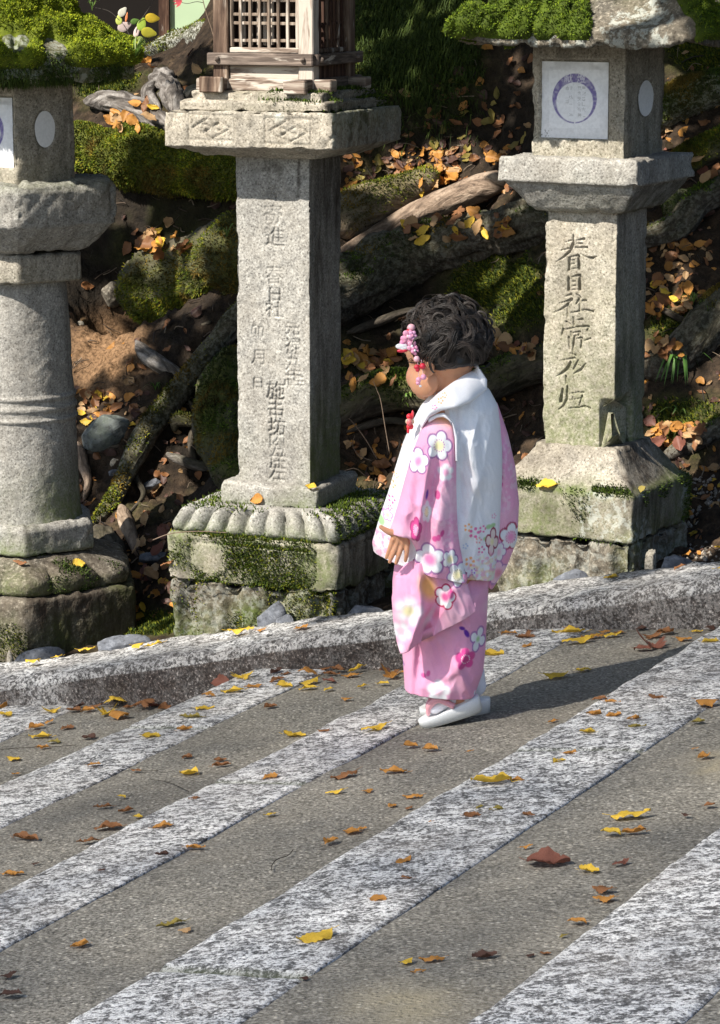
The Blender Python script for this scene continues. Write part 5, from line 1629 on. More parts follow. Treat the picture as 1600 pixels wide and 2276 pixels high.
def flower(C, X, Y, cx, cy, r, petal=WHITE, centre=None, line=None, rot=0.0, ax=1.0, lw=0.055, soft=0.03, dots=None, k=5, cr=0.38):
    dx = (X - cx) / (r * ax); dy = (Y - cy) / r
    d = np.full(X.shape, 9.0)
    for i in range(k):
        a = rot + i * 2 * math.pi / k
        d = np.minimum(d, np.hypot(dx - 0.58 * math.sin(a), dy + 0.58 * math.cos(a)) - 0.42)
    d = np.minimum(d, np.hypot(dx, dy) - 0.45)
    if line is not None: C = over(C, sstep(lw + soft, lw, d), line)
    C = over(C, sstep(soft, -soft, d + (0.0 if line is None else lw)), petal)
    rr = np.hypot(dx, dy)
    if centre is not None: C = over(C, 0.95 * sstep(cr + 0.22, cr * 0.35, rr) * (d < 0), centre)
    if dots is not None:
        an = np.arctan2(dx, -dy)
        C = over(C, sstep(0.06, 0.03, np.abs(rr - cr * 1.05)) * (np.cos(an * 14) > 0.1), dots)
    return C

def spot(C, X, Y, cx, cy, rx, ry, col, a=1.0, hard=2.0, rot=0.0):
    c, s = math.cos(rot), math.sin(rot)
    dx = ((X - cx) * c + (Y - cy) * s) / rx; dy = (-(X - cx) * s + (Y - cy) * c) / ry
    return over(C, a * np.clip((1 - np.hypot(dx, dy)) * hard, 0, 1), col)

def speck(C, X, Y, cx, cy, rx, ry, col, a, seed):
    n = fbm(np.stack([X * 0.16, Y * 0.16, 0 * X + seed], -1), 2, seed)
    w = np.clip(1 - np.hypot((X - cx) / rx, (Y - cy) / ry), 0, 1)
    return over(C, a * sstep(0.05, 0.25, n) * sstep(0, 0.4, w), col)

def dotflower(C, X, Y, cx, cy, r, col):
    for i in range(5):
        a = i * 2 * math.pi / 5 + 0.3
        C = spot(C, X, Y, cx + 0.7 * r * math.sin(a), cy - 0.7 * r * math.cos(a), 0.32 * r, 0.32 * r, col, 0.9, 4)
    return C

def pinkbase(X, Y, seed=1):
    n = fbm(np.stack([X * 0.012, Y * 0.012, 0 * X + seed], -1), 3, seed)
    C = np.ones(X.shape + (3,)) * PINK
    C = over(C, sstep(0.0, 0.5, n) * 0.6, PALE)
    return C

def col_sleeve(X, Y):
    C = pinkbase(X, Y, 1)
    C = speck(C, X, Y, 985, 1100, 40, 170, PALE * 1.05, 0.5, 2)
    C = over(C, sstep(936, 905, Y + (985 - X) * 0.25), ORANGE * np.array([1.0, 1.15, 1.6]))
    C = flower(C, X, Y, 972, 966, 31, WHITE, YEL, MAUVE, 0.3, 0.9, 0.05, dots=MAUVE * 1.4)
    C = flower(C, X, Y, 926, 998, 27, WHITE, PINK * np.array([1, .8, .95]), MAUVE, 0.1, 0.85)
    C = flower(C, X, Y, 986, 1022, 19, WHITE * 0.97, PINK, None, 0.0, 0.9, soft=0.2)
    C = spot(C, X, Y, 945, 1068, 3.5, 13, VIOLET, 1, 3, 0.15)
    C = spot(C, X, Y, 968, 1070, 7, 11, MAG, 0.9, 4)
    C = flower(C, X, Y, 944, 1106, 25, WHITE * 0.95, YEL, None, 0.2, 0.42, soft=0.1, dots=YEL * 0.6)
    C = flower(C, X, Y, 921, 1142, 26, MAG, PINK * 1.1, MAG * 0.7, 0.1, 0.48, soft=0.08, dots=WHITE)
    C = spot(C, X, Y, 962, 1163, 7, 7, MAG, 0.95, 4); C = spot(C, X, Y, 970, 1161, 6, 8, MAG, 0.95, 4); C = spot(C, X, Y, 978, 1152, 5, 9, MAG, 0.95, 4, 0.3)
    C = flower(C, X, Y, 951, 1210, 35, WHITE, PINK * np.array([0.95, .55, .85]), MAUVE, -0.15, 0.98, 0.05, dots=PALE)
    C = flower(C, X, Y, 995, 1210, 22, WHITE * 0.97, YEL, MAUVE, 0.4, 0.8)
    C = flower(C, X, Y, 1012, 1246, 28, WHITE, YEL, MAUVE * 1.2, 0.6, 0.85, 0.05, dots=YEL * 0.55)
    return C

def col_bag(X, Y):
    C = pinkbase(X, Y, 3)
    C = spot(C, X, Y, 948, 1275, 24, 44, ORANGE * np.array([1, 1.2, 2]), 0.95, 1.6, -0.4)
    C = flower(C, X, Y, 905, 1326, 30, WHITE, YEL * 1.1, None, 0.2, 1.0, soft=0.35)
    C = flower(C, X, Y, 889, 1374, 22, WHITE * 0.97, PALE, None, 0.5, 1.0, soft=0.3)
    C = flower(C, X, Y, 985, 1296, 27, WHITE, MAG, WINE * 1.6, 0.2, 0.85, 0.06)
    C = spot(C, X, Y, 997, 1288, 10, 14, MAG, 0.9, 2)
    C = spot(C, X, Y, 962, 1335, 22, 18, np.array([0.78, 0.22, 0.36]), 0.75, 1.5)
    C = spot(C, X, Y, 948, 1368, 16, 14, np.array([0.80, 0.25, 0.38]), 0.7, 1.5)
    C = spot(C, X, Y, 950, 1345, 9, 40, WHITE, 0.5, 1.4, 0.5)
    C = spot(C, X, Y, 888, 1410, 12, 16, WHITE, 0.6, 1.4)
    C = flower(C, X, Y, 1012, 1246, 28, WHITE, YEL, MAUVE * 1.2, 0.6, 0.85, 0.05, dots=YEL * 0.55)
    return C

def col_skirt(X, Y):
    C = pinkbase(X, Y, 5)
    C = spot(C, X, Y, 930, 1395, 40, 16, ORANGE * np.array([0.95, 1.2, 1.8]), 0.6, 1.5)
    C = spot(C, X, Y, 1024, 1376, 8, 5, VIOLET, 1, 3, 0.3); C = spot(C, X, Y, 1034, 1388, 6, 12, VIOLET, 1, 3, -0.5)
    C = flower(C, X, Y, 1060, 1407, 27, WHITE, GREEN * 1.1, MAUVE * 1.2, 0.5, 0.7, 0.07, k=4, cr=0.15)
    C = flower(C, X, Y, 1031, 1442, 24, MAG * 1.1, MAG * 0.9, None, 0.0, 0.95, soft=0.08, dots=WHITE)
    C = spot(C, X, Y, 940, 1484, 7, 6, MAG * 1.1, 0.85, 3); C = spot(C, X, Y, 950, 1479, 5, 8, MAG * 1.1, 0.85, 3, 0.3)
    C = flower(C, X, Y, 972, 1516, 26, WHITE, PALE, None, 0.1, 1.0, soft=0.15)
    C = spot(C, X, Y, 895, 1470, 5, 8, VIOLET, 0.6, 2)
    return C

def col_far(X, Y):
    C = pinkbase(X, Y, 7)
    C = speck(C, X, Y, 1130, 1060, 30, 110, PALE, 0.8, 9)
    C = spot(C, X, Y, 1112, 1060, 7, 8, MAG, 0.9, 3); C = spot(C, X, Y, 1112, 1076, 7, 8, MAG, 0.9, 3)
    C = flower(C, X, Y, 1136, 1197, 32, WHITE, PINK * np.array([1, .75, .9]), WINE * 1.3, 0.1, 0.85, 0.06, dots=MAG)
    C = flower(C, X, Y, 1108, 1228, 22, WHITE * 0.97, PALE, MAUVE * 1.3, 0.4, 0.8)
    C = flower(C, X, Y, 1108, 1278, 28, PALE * 1.1, np.array([0.8, 0.3, 0.4]), MAUVE * 1.3, 0.0, 0.85)
    return C

def col_vest(X, Y):
    C = np.ones(X.shape + (3,)) * WHITE
    for cx, cy, r, c in ((1036, 1150, 10, ORANGE), (1050, 1164, 13, MAG * 1.2), (1069, 1159, 9, MAG * 1.2), (1040, 1228, 12, ORANGE), (1066, 1205, 9, MAG * 1.1), (1060, 1182, 8, np.array([0.8, 0.3, 0.3])),
                         (1095, 1136, 6, PINK), (1030, 1192, 7, np.array([0.4, 0.5, 0.7])), (1049, 1250, 7, VIOLET * 2), (870, 1100, 9, MAG * 1.3), (872, 1070, 8, ORANGE), (880, 1050, 6, ORANGE), (866, 1118, 6, MAG)):
        C = dotflower(C, X, Y, cx, cy, r, c)
    for cx, cy, a, b in ((1083, 1157, 8, 6), (1093, 1156, 7, 6), (1077, 1182, 8, 6), (847, 1150, 9, 11)):
        C = spot(C, X, Y, cx, cy, a, b, GREEN, 0.9, 3)
    C = flower(C, X, Y, 1091, 1192, 30, np.array([0.80, 0.66, 0.62]), YEL, WINE, 0.25, 0.5, 0.07, k=4, cr=0.2)
    C = flower(C, X, Y, 861, 1134, 12, WHITE * 0.95, YEL, MAUVE * 1.6, 0.1, 0.9, 0.09)
    C = flower(C, X, Y, 1043, 1274, 17, np.array([0.74, 0.52, 0.34]), None, MAUVE, 0.1, 0.6, 0.09)
    C = speck(C, X, Y, 1072, 1245, 45, 42, PINK, 0.75, 21); C = speck(C, X, Y, 1075, 1250, 45, 40, YEL, 0.5, 25)
    C = speck(C, X, Y, 846, 1203, 36, 40, PINK * np.array([1, .8, .9]), 0.9, 23)
    C = over(C, 0.5 * sstep(1160, 1225, Y) * sstep(900, 850, X), PALE)
    C = dotflower(C, X, Y, 986 - 20, 862 + 8, 6, ORANGE)
    return C

def fvest(X, Y, S, T):
    w = 0.004 * np.sin((X - 1035) / 11.0) * np.exp(-((X - 1045) / 34) ** 2) * sstep(880, 960, Y) * sstep(1140, 1020, Y)
    w = w + 0.008 * np.exp(-((X - (1040 + (Y - 960) * 0.22)) / 22) ** 2) * sstep(900, 960, Y) * sstep(1110, 1050, Y)
    w = w - 0.010 * np.exp(-((X - 1018) / 9) ** 2) * sstep(1000, 1060, Y) * sstep(1160, 1080, Y)
    w = w + 0.005 * fbm(np.stack([X * 0.03, Y * 0.012, 0 * X], -1), 3, 51) + 0.006 * np.sin(X / 17.0 + Y * 0.01) * sstep(1100, 1250, Y) + 0.0022 * fbm(np.stack([X * 0.09, Y * 0.035, 0 * X], -1), 3, 52)
    return w
vest = garment('vest', [(1000, 846), (965, 868), (935, 902), (912, 945), (895, 985), (878, 1040), (862, 1095), (843, 1150), (827, 1205), (830, 1224)],
               [(1062, 846), (1088, 866), (1106, 900), (1112, 945), (1116, 1000), (1116, 1060), (1113, 1120), (1110, 1180), (1104, 1240), (1098, 1282)],
               [0.05, 0.09, 0.115, 0.12, 0.12, 0.12, 0.115], [0.05, 0.08, 0.1, 0.1], fvest, col_vest, n=230, m=170)
skirt_ = garment('kimono', [(880, 1230), (872, 1290), (872, 1340), (884, 1400), (893, 1440), (897, 1490), (899, 1528)],
                 [(1080, 1230), (1086, 1290), (1084, 1335), (1081, 1390), (1079, 1440), (1074, 1490), (1056, 1538)],
                 [0.05, 0.085, 0.090, 0.090, 0.088], [0.06, 0.085, 0.085],
                 lambda X, Y, S, T: 0.012 * np.exp(-((X - (1005 + (Y - 1440) * 0.45)) / 12) ** 2) * sstep(1420, 1460, Y) - 0.012 * np.exp(-((X - 935 + (Y - 1400) * 0.10) / 9) ** 2) * sstep(1380, 1430, Y)
                 + 0.006 * np.sin(X / 23.0 + 0.5) + 0.010 * np.exp(-(((X - 1010) - (1460 - Y) * 0.8) / 16) ** 2) * sstep(1400, 1440, Y) * sstep(1500, 1470, Y) + 0.005 * fbm(np.stack([X * 0.02, Y * 0.02, 0 * X], -1), 2, 7),
                 col_skirt, n=170, m=130)
far_sleeve = garment('sleeve', [(1085, 895, 0.05), (1090, 1000, 0.05), (1088, 1100, 0.05), (1082, 1200, 0.05), (1076, 1300, 0.05)],
                     [(1108, 905, 0.05), (1132, 975, 0.06), (1149, 1050, 0.06), (1157, 1130, 0.06), (1153, 1210, 0.06), (1128, 1275, 0.06), (1097, 1320, 0.06)],
                     [0.03, 0.05, 0.055, 0.05, 0.035], [0.03, 0.04, 0.04], lambda X, Y, S, T: 0.006 * np.sin((X - 1100) / 13.0 + Y * 0.012), col_far, n=150, m=70)
bag = garment('sleeve_drop', [(905, 1225, -0.10), (876, 1258, -0.105), (869, 1305, -0.11), (873, 1360, -0.11), (881, 1404, -0.11), (888, 1426, -0.11)],
              [(1014, 1215, -0.11), (1030, 1260, -0.115), (1042, 1295, -0.12), (1050, 1318, -0.12), (1053, 1328, -0.12), (1052, 1332, -0.12)],
              [0.03, 0.035, 0.035, 0.025, 0.012], [0.02, 0.02, 0.015],
              lambda X, Y, S, T: 0.020 * np.exp(-((X - (935 - (Y - 1330) * 0.42 * (Y > 1330) + (Y - 1330) * 0.1 * (Y <= 1330))) / 12) ** 2) - 0.015 * np.exp(-((X - (962 - (Y - 1330) * 0.4)) / 15) ** 2) + 0.006 * np.sin(X / 19.0 - Y * 0.02),
              col_bag, n=130, m=120)
def fsleeve(X, Y, S, T):
    ridge = 930 + (Y - 960) * -0.12
    w = 0.016 * np.exp(-((X - (955 - (Y - 960) * 0.16)) / 10) ** 2) * sstep(940, 1000, Y)
    w = w - 0.014 * np.exp(-((X - (972 - (Y - 960) * 0.14)) / 14) ** 2) * sstep(940, 1000, Y)
    w = w + 0.008 * np.sin((X - 960) / 12.0 + (Y - 1000) * 0.006) * sstep(1000, 1100, Y) + 0.006 * np.exp(-((X - 1003) / 7) ** 2)
    return w + 0.004 * fbm(np.stack([X * 0.03, Y * 0.015, 0 * X], -1), 3, 61)
sleeve = garment('sleeve', [(955, 908, -0.085), (932, 940, -0.105), (914, 985, -0.12), (898, 1040, -0.125), (884, 1090, -0.13), (872, 1130, -0.13), (862, 1158, -0.13), (875, 1160, -0.13), (892, 1160, -0.13), (912, 1174, -0.13), (922, 1195, -0.13), (915, 1238, -0.125)],
                 [(985, 905, -0.085), (1002, 930, -0.105), (1008, 970, -0.115), (1010, 1010, -0.12), (1010, 1060, -0.12), (1011, 1100, -0.12), (1012, 1130, -0.12), (1013, 1150, -0.12), (1015, 1170, -0.12), (1018, 1190, -0.12), (1024, 1220, -0.12), (1034, 1268, -0.12)],
                 [0.012, 0.035, 0.045, 0.05, 0.05, 0.045, 0.035], [0.03, 0.035, 0.03, 0.03], fsleeve, col_sleeve, n=210, m=130)
# the lining seen in the mouth of the sleeve
# shawl collar of the vest
garment('collar', [(929, 912, -0.085), (945, 884, -0.095), (968, 862, -0.095), (1000, 840, -0.08), (1030, 826, -0.05), (1053, 819, -0.02)],
        [(934, 936, -0.10), (952, 908, -0.115), (976, 893, -0.125), (1010, 886, -0.125), (1045, 877, -0.10), (1080, 858, -0.05)],
        [0.012, 0.022, 0.028, 0.030, 0.028, 0.02], [0.015, 0.02, 0.03, 0.03], lambda X, Y, S, T: 0.004 * np.sin(T * 9 + S * 2),
        lambda X, Y: dotflower(dotflower(dotflower(np.ones(X.shape + (3,)) * WHITE, X, Y, 975, 870, 7, ORANGE), X, Y, 984, 860, 6, ORANGE), X, Y, 962, 884, 6, MAG * 1.3), n=90, m=40)
# armhole edge of the vest lying over the sleeve
garment('armhole_edge', [(948, 912, -0.112), (965, 902, -0.118), (984, 898, -0.122), (1000, 916, -0.128), (1006, 950, -0.135), (1007, 1000, -0.138)],
        [(950, 921, -0.112), (968, 909, -0.118), (982, 907, -0.122), (1004, 920, -0.128), (1015, 950, -0.13), (1016, 1000, -0.13)],
        [0.006, 0.008, 0.01, 0.01], [0.01, 0.02, 0.02], None, lambda X, Y: np.ones(X.shape + (3,)) * WHITE, n=80, m=14)

# --- body: one continuous skin, fused from limbs and head forms
FD = np.array([-0.80, 0.60, 0.0]); LD = np.array([-0.60, -0.80, 0.0]); UP = np.array([0, 0, 1.0])
pit = math.radians(14)
HF = FD * math.cos(pit) - UP * math.sin(pit); HU = UP * math.cos(pit) + FD * math.sin(pit); HL = LD
HC = KP(986, 772)
def hp(f, l, u): return HC + HF * f + HL * l + HU * u
def ellipsoid(c, ax, rad, nu=24, nv=16):
    th = np.linspace(0.0, math.pi, nv); ph = np.linspace(0, 2 * math.pi, nu, endpoint=False)
    D = np.stack([np.sin(th)[:, None] * np.cos(ph)[None], np.sin(th)[:, None] * np.sin(ph)[None], np.cos(th)[:, None] + 0 * ph[None]], -1)
    G = c + (D[..., 0:1] * rad[0]) * ax[0] + (D[..., 1:2] * rad[1]) * ax[1] + (D[..., 2:3] * rad[2]) * ax[2]
    return G.reshape(-1, 3), gquads(nv, nu, True)
def limb(pts, rad, na=16):
    C = np.array(pts, float); r = np.array(rad, float)
    S = catmull(np.concatenate([C, r[:, None]], 1), 8 * len(pts))
    T = np.gradient(S[:, :3], axis=0); T /= np.linalg.norm(T, axis=1, keepdims=True)
    # round ends
    pre = [S[0, :3] - T[0] * S[0, 3] * k for k in (0.95, 0.7, 0.35)]; prr = [S[0, 3] * k for k in (0.3, 0.72, 0.93)]
    post = [S[-1, :3] + T[-1] * S[-1, 3] * k for k in (0.35, 0.7, 0.95)]; por = [S[-1, 3] * k for k in (0.93, 0.72, 0.3)]
    Cc = np.concatenate([pre, S[:, :3], post]); Rr = np.concatenate([prr, S[:, 3], por])
    G = closed_tube(Cc, Rr, na)
    return G.reshape(-1, 3), gquads(G.shape[0], na, True)
HA = (HF, HL, HU)
body = Bag()
for c, rad in (((0, 0, 0.005), (0.086, 0.073, 0.080)), ((0.028, 0, -0.042), (0.060, 0.060, 0.056)), ((0.050, 0.030, -0.052), (0.034, 0.031, 0.032)), ((0.050, -0.030, -0.052), (0.034, 0.031, 0.032)),
               ((0.068, 0, 0.022), (0.026, 0.046, 0.034)), ((0.090, 0, -0.036), (0.013, 0.012, 0.012)), ((0.086, 0, -0.020), (0.010, 0.009, 0.018)), ((0.068, 0, -0.082), (0.022, 0.026, 0.020)),
               ((0.083, 0, -0.060), (0.011, 0.020, 0.007)), ((0.082, 0, -0.068), (0.011, 0.017, 0.007)), ((-0.002, 0.072, -0.030), (0.017, 0.009, 0.025)), ((-0.002, -0.072, -0.030), (0.017, 0.009, 0.025)),
               ((0.030, 0.052, -0.064), (0.036, 0.020, 0.032)), ((0.030, -0.052, -0.064), (0.036, 0.020, 0.032))):
    v, q = ellipsoid(hp(*c), HA, rad); body.put(v, q)
def bput(vq): body.put(vq[0], vq[1])
bput(limb([hp(-0.012, 0, -0.05), KP(1003, 880), KP(1006, 930)], [0.040, 0.038, 0.046]))
bput(limb([KP(1004, 920), KP(1000, 1040), KP(1000, 1200), KP(995, 1290)], [0.060, 0.075, 0.082, 0.080]))
bput(limb([KP(985, 930, -0.06), KP(960, 990, -0.11), KP(930, 1070, -0.13), KP(905, 1140, -0.135), KP(895, 1172, -0.138)], [0.030, 0.027, 0.023, 0.018, 0.0155]))
bput(limb([KP(1060, 935, 0.04), KP(1100, 1040, 0.06), KP(1110, 1150, 0.06), KP(1090, 1215, 0.05)], [0.030, 0.026, 0.022, 0.016]))
bput(limb([KP(1085, 1222, 0.05), KP(1074, 1250, 0.045)], [0.017, 0.012]))
bput(limb([KP(985, 1290, -0.035), KP(995, 1400, -0.035), KP(1012, 1500, -0.03), KP(1018, 1540, -0.03)], [0.055, 0.046, 0.034, 0.028]))
bput(limb([KP(1015, 1290, 0.04), KP(1030, 1400, 0.045), KP(1036, 1500, 0.05), KP(1044, 1535, 0.05)], [0.055, 0.046, 0.030, 0.024]))
# hand: palm, four fingers, thumb
hz = -0.140
kn = [(873, 1200), (883, 1206), (894, 1209), (905, 1206)]
fg = [[(873, 1200), (866, 1220), (859, 1239)], [(883, 1206), (874, 1230), (866, 1249)], [(894, 1209), (887, 1232), (880, 1252)], [(905, 1206), (904, 1228), (901, 1246)]]
for k_, f_ in zip(kn, fg):
    bput(limb([KP(893, 1174, hz), KP((893 + k_[0]) / 2, (1172 + k_[1]) / 2, hz - 0.002), KP(*k_, hz - 0.003)], [0.0130, 0.0095, 0.0068]))
    dz = 0.004 if f_ is fg[0] else 0.0
    bput(limb([KP(*f_[0], hz - 0.003), KP(*f_[1], hz - 0.006 + dz), KP(*f_[2], hz - 0.001 + dz)], [0.0058, 0.0050, 0.0040]))
bput(limb([KP(890, 1180, hz - 0.002), KP(872, 1184, hz - 0.006), KP(857, 1178, hz - 0.008), KP(846, 1171, hz - 0.008)], [0.0095, 0.0078, 0.0060, 0.0046]))
bo = body.build('body', None, child, True)
rm = bo.modifiers.new('fuse', 'REMESH'); rm.mode = 'VOXEL'; rm.voxel_size = 0.0017; rm.use_smooth_shade = True
sm = bo.modifiers.new('soften', 'SMOOTH'); sm.factor = 0.5; sm.iterations = 5
me = bpy.data.meshes.new_from_object(bo.evaluated_get(bpy.context.evaluated_depsgraph_get()))
bo.modifiers.clear(); old = bo.data; bo.data = me; bpy.data.meshes.remove(old)
nv = len(me.vertices); co = np.zeros(nv * 3, np.float32); me.vertices.foreach_get('co', co)
co = co.reshape(-1, 3) + root_org(child)
cc = np.tile([0.56, 0.285, 0.165], (nv, 1))
rel = co - HC
lf, ll_, lu = rel @ HF, rel @ HL, rel @ HU
def paint(c, r, col, a):
    global cc
    d = np.sqrt(((lf - c[0]) / r[0]) ** 2 + ((ll_ - c[1]) / r[1]) ** 2 + ((lu - c[2]) / r[2]) ** 2)
    m = (a * sstep(1.0, 0.5, d))[:, None]; cc = cc * (1 - m) + np.array(col) * m
for sgn in (-1, 1):
    paint((0.075, sgn * 0.042, -0.05), (0.04, 0.03, 0.028), (0.62, 0.25, 0.16), 0.5)
    paint((0.09, sgn * 0.030, -0.012), (0.02, 0.012, 0.005), (0.02, 0.012, 0.01), 1.0)
    paint((0.09, sgn * 0.030, 0.010), (0.02, 0.016, 0.004), (0.04, 0.025, 0.018), 0.8)
paint((0.092, 0, -0.064), (0.02, 0.019, 0.010), (0.45, 0.12, 0.10), 0.8)
me.attributes.new('Col', 'FLOAT_COLOR', 'POINT').data.foreach_set('color', np.concatenate([cc, np.ones((nv, 1))], 1).astype(np.float32).ravel())
def skin_mat():
    t = NT('skin', 0.55, 0.35)
    c = t.attr('Col'); n = t.noise(240, 2, 0.6)
    t.b.inputs['Subsurface Weight'].default_value = 0.25
    t.b.inputs['Subsurface Radius'].default_value = (0.010, 0.004, 0.002)
    t.b.inputs['Subsurface Scale'].default_value = 0.6
    return t.done(c, t.bump(n, 0.15, 0.001))
me.materials.clear(); me.materials.append(skin_mat())

# --- hair: a cap over the skull and some hundred curling locks
def hair_mat():
    t = NT('hair', 0.42, 0.5)
    c = t.attr('Col')
    return t.done(c)
M['hair'] = hair_mat()
HRAD = np.array([0.089, 0.079, 0.086])
def shell(D):
    """hair surface in head axes for unit directions D: fuller behind and on top, ending at the hairline"""
    f, l, u = D[..., 0], D[..., 1], D[..., 2]
    r = 1 / np.sqrt((f / HRAD[0]) ** 2 + (l / HRAD[1]) ** 2 + (u / HRAD[2]) ** 2)
    r = r * (1 + 0.14 * sstep(0.1, 0.95, u) * sstep(0.75, -0.4, f) + 0.05 * sstep(0.0, -0.8, f))
    r = r * (1 + 0.035 * np.sin(7 * f + 4 * l + 1.0) * np.sin(6 * u + 5 * l) + 0.03 * np.sin(11 * l + 3 * u) * np.sin(9 * f + 2) * sstep(-0.3, 0.3, u))
    # stop at the forehead, cheeks and nape
    face = sstep(0.42, 0.62, f) * sstep(0.42, 0.16, u) + sstep(-0.05, 0.30, f) * sstep(-0.10, -0.36, u)
    nape = sstep(-0.52, -0.80, u)
    r = r * (1 - 0.30 * np.clip(face + nape, 0, 1))
    return r, np.clip(face + nape, 0, 1)
hb = Bag()
th = np.linspace(0.0, math.pi, 60); ph = np.linspace(0, 2 * math.pi, 90, endpoint=False)
D = np.stack([np.sin(th)[:, None] * np.cos(ph)[None], np.sin(th)[:, None] * np.sin(ph)[None], np.cos(th)[:, None] + 0 * ph[None]], -1)
r, fc = shell(D)
r = r * (1 + 0.11 * fbm(D * 4.5, 3, 70) * (1 - fc) - 0.04)
Gh = HC + (D[..., 0:1] * HF + D[..., 1:2] * HL + D[..., 2:3] * HU) * r[..., None]
hb.put(Gh.reshape(-1, 3), gquads(60, 90, True), Col=(0.010, 0.008, 0.007))
LOCKS = []
def lock(d0, head, kap, length, lift, rad, col):
    """one strand that wanders over the hair surface, turning steadily into a curl"""
    LOCKS.append((*d0, *head, kap, length, lift, rad, *col))
def grow_locks(nseg=16):
    A = np.array(LOCKS); K = len(A)
    nrmz = lambda v: v / np.maximum(np.linalg.norm(v, axis=1, keepdims=True), 1e-9)
    p = nrmz(A[:, 0:3]); td = A[:, 3:6] - p * (p * A[:, 3:6]).sum(1, keepdims=True); td = nrmz(td)
    stp = A[:, 7] / nseg / 0.09
    pts = np.zeros((nseg, K, 3))
    for i in range(nseg):
        f = i / (nseg - 1)
        rr, _ = shell(p)
        pts[i] = p * (rr + A[:, 8] * (0.4 + math.sin(f * math.pi)))[:, None]
        b = np.cross(p, td); a = (A[:, 6] * (0.5 + f) * stp)[:, None]
        td = td * np.cos(a) + b * np.sin(a)
        p = nrmz(p + td * stp[:, None]); td = nrmz(td - p * (p * td).sum(1, keepdims=True))
    W = HC + pts[..., 0:1] * HF + pts[..., 1:2] * HL + pts[..., 2:3] * HU
    T = np.gradient(W, axis=0); T /= np.maximum(np.linalg.norm(T, axis=-1, keepdims=True), 1e-9)
    n0 = np.array([0.0, 1.0, 0.0]) - T * T[..., 1:2]; n0 /= np.maximum(np.linalg.norm(n0, axis=-1, keepdims=True), 1e-9); b0 = np.cross(T, n0)
    rad = A[None, :, 9] * np.clip(np.minimum(np.linspace(0.6, 3, nseg), np.linspace(3.0, 0.15, nseg)), 0, 1)[:, None]
    R3 = np.stack([W + rad[..., None] * (math.cos(q) * n0 + math.sin(q) * b0) for q in (0, 2.0944, 4.18879)], 2)   # seg, strand, 3, xyz
    V = R3.transpose(1, 0, 2, 3).reshape(-1, 3)
    q = gquads(nseg, 3, True); Q = (q[None] + (np.arange(K) * nseg * 3)[:, None, None]).reshape(-1, 4)
    hb.put(V, Q, Col=np.repeat(A[:, 10:13], nseg * 3, 0))
rh = np.random.default_rng(5)
nl = 0
while nl < 300:
    d = rh.normal(size=3); d /= np.linalg.norm(d)
    _, fcx = shell(d[None])
    if fcx[0] > 0.25: continue
    if d[2] < 0.15:
        head = np.array([-0.15, 0, 1.0]) + 0.35 * rh.normal(size=3); kap = rh.choice([-1, 1]) * rh.uniform(0.5, 4.0)
    else:
        head = rh.normal(size=3); kap = rh.choice([-1, 1]) * rh.uniform(2.0, 8.0)
    ln = rh.uniform(0.05, 0.12); lf_ = rh.uniform(0.0, 0.011)
    base = rh.uniform(0.005, 0.05) ** 1.0
    for k in range(rh.integers(8, 13)):
        j = rh.normal(size=3) * 0.024
        s = base * rh.uniform(0.8, 1.3)
        lock(d + j, head + rh.normal(size=3) * 0.03, kap * rh.uniform(0.97, 1.03), ln * rh.uniform(0.92, 1.08), lf_ + rh.uniform(0, 0.002), rh.uniform(0.0005, 0.0009), (s * 1.15, s * 0.86, s * 0.68))
    nl += 1
# loose ringlets standing away from the head
def ring_curl(c, r, tilt, turns=1.15, n=26, rad=0.0005, col=(0.045, 0.034, 0.026)):
    for k in range(6):
        a = np.linspace(0, turns * 2 * math.pi, n) + k * 0.08
        rr = r * (1 + 0.035 * k + 0.02 * math.sin(7.0 * k)) * np.linspace(1.0, 0.75, n)
        P = c + np.stack([np.cos(a) * rr, 0.006 * np.sin(a * 0.5) + 0.3 * np.sin(a) * rr * tilt + 0.0012 * k, np.sin(a) * rr], -1)
        G, _, _ = tube_grid(P, np.full(n, rad), 3)
        hb.put(G.reshape(-1, 3), gquads(n, 3, True), Col=col)
ring_curl(KP(934, 769, -0.085), 0.017, 0.3)
ring_curl(KP(922, 708, -0.06), 0.018, 0.5, 0.75)
ring_curl(KP(1000, 672, -0.02), 0.015, 0.6, 0.7)
ring_curl(KP(1040, 690, -0.04), 0.016, 0.2, 0.8)
ring_curl(KP(975, 712, -0.085), 0.014, 0.4, 1.0)
ring_curl(KP(985, 765, -0.09), 0.013, 0.4, 1.0)
ring_curl(KP(970, 800, -0.088), 0.012, 0.4, 1.0)
ring_curl(KP(1062, 740, -0.03), 0.014, 0.4, 0.8)
for _ in range(150):
    d = rh.normal(size=3); d /= np.linalg.norm(d)
    rr0_, fcx = shell(d[None])
    if fcx[0] > 0.1 or d[2] < -0.15: continue
    P0 = HC + (d[0] * HF + d[1] * HL + d[2] * HU) * (rr0_[0] + rh.uniform(-0.006, 0.007))
    s = rh.uniform(0.012, 0.055)
    ring_curl(P0, rh.uniform(0.007, 0.014), rh.uniform(-0.6, 0.6), rh.uniform(0.5, 1.1), 16, rh.uniform(0.0005, 0.0009), (s * 1.1, s * 0.86, s * 0.72))
for _ in range(70):
    d = rh.normal(size=3); d /= np.linalg.norm(d)
    if shell(d[None])[1][0] > 0.2 or d[2] < -0.3: continue
    s = rh.uniform(0.03, 0.07)
    lock(d, rh.normal(size=3), rh.choice([-1, 1]) * rh.uniform(3, 9), rh.uniform(0.04, 0.08), rh.uniform(0.010, 0.018), rh.uniform(0.0003, 0.0005), (s * 1.15, s * 0.86, s * 0.68))
grow_locks()
hair = hb.build('hair', M['hair'], child, True)

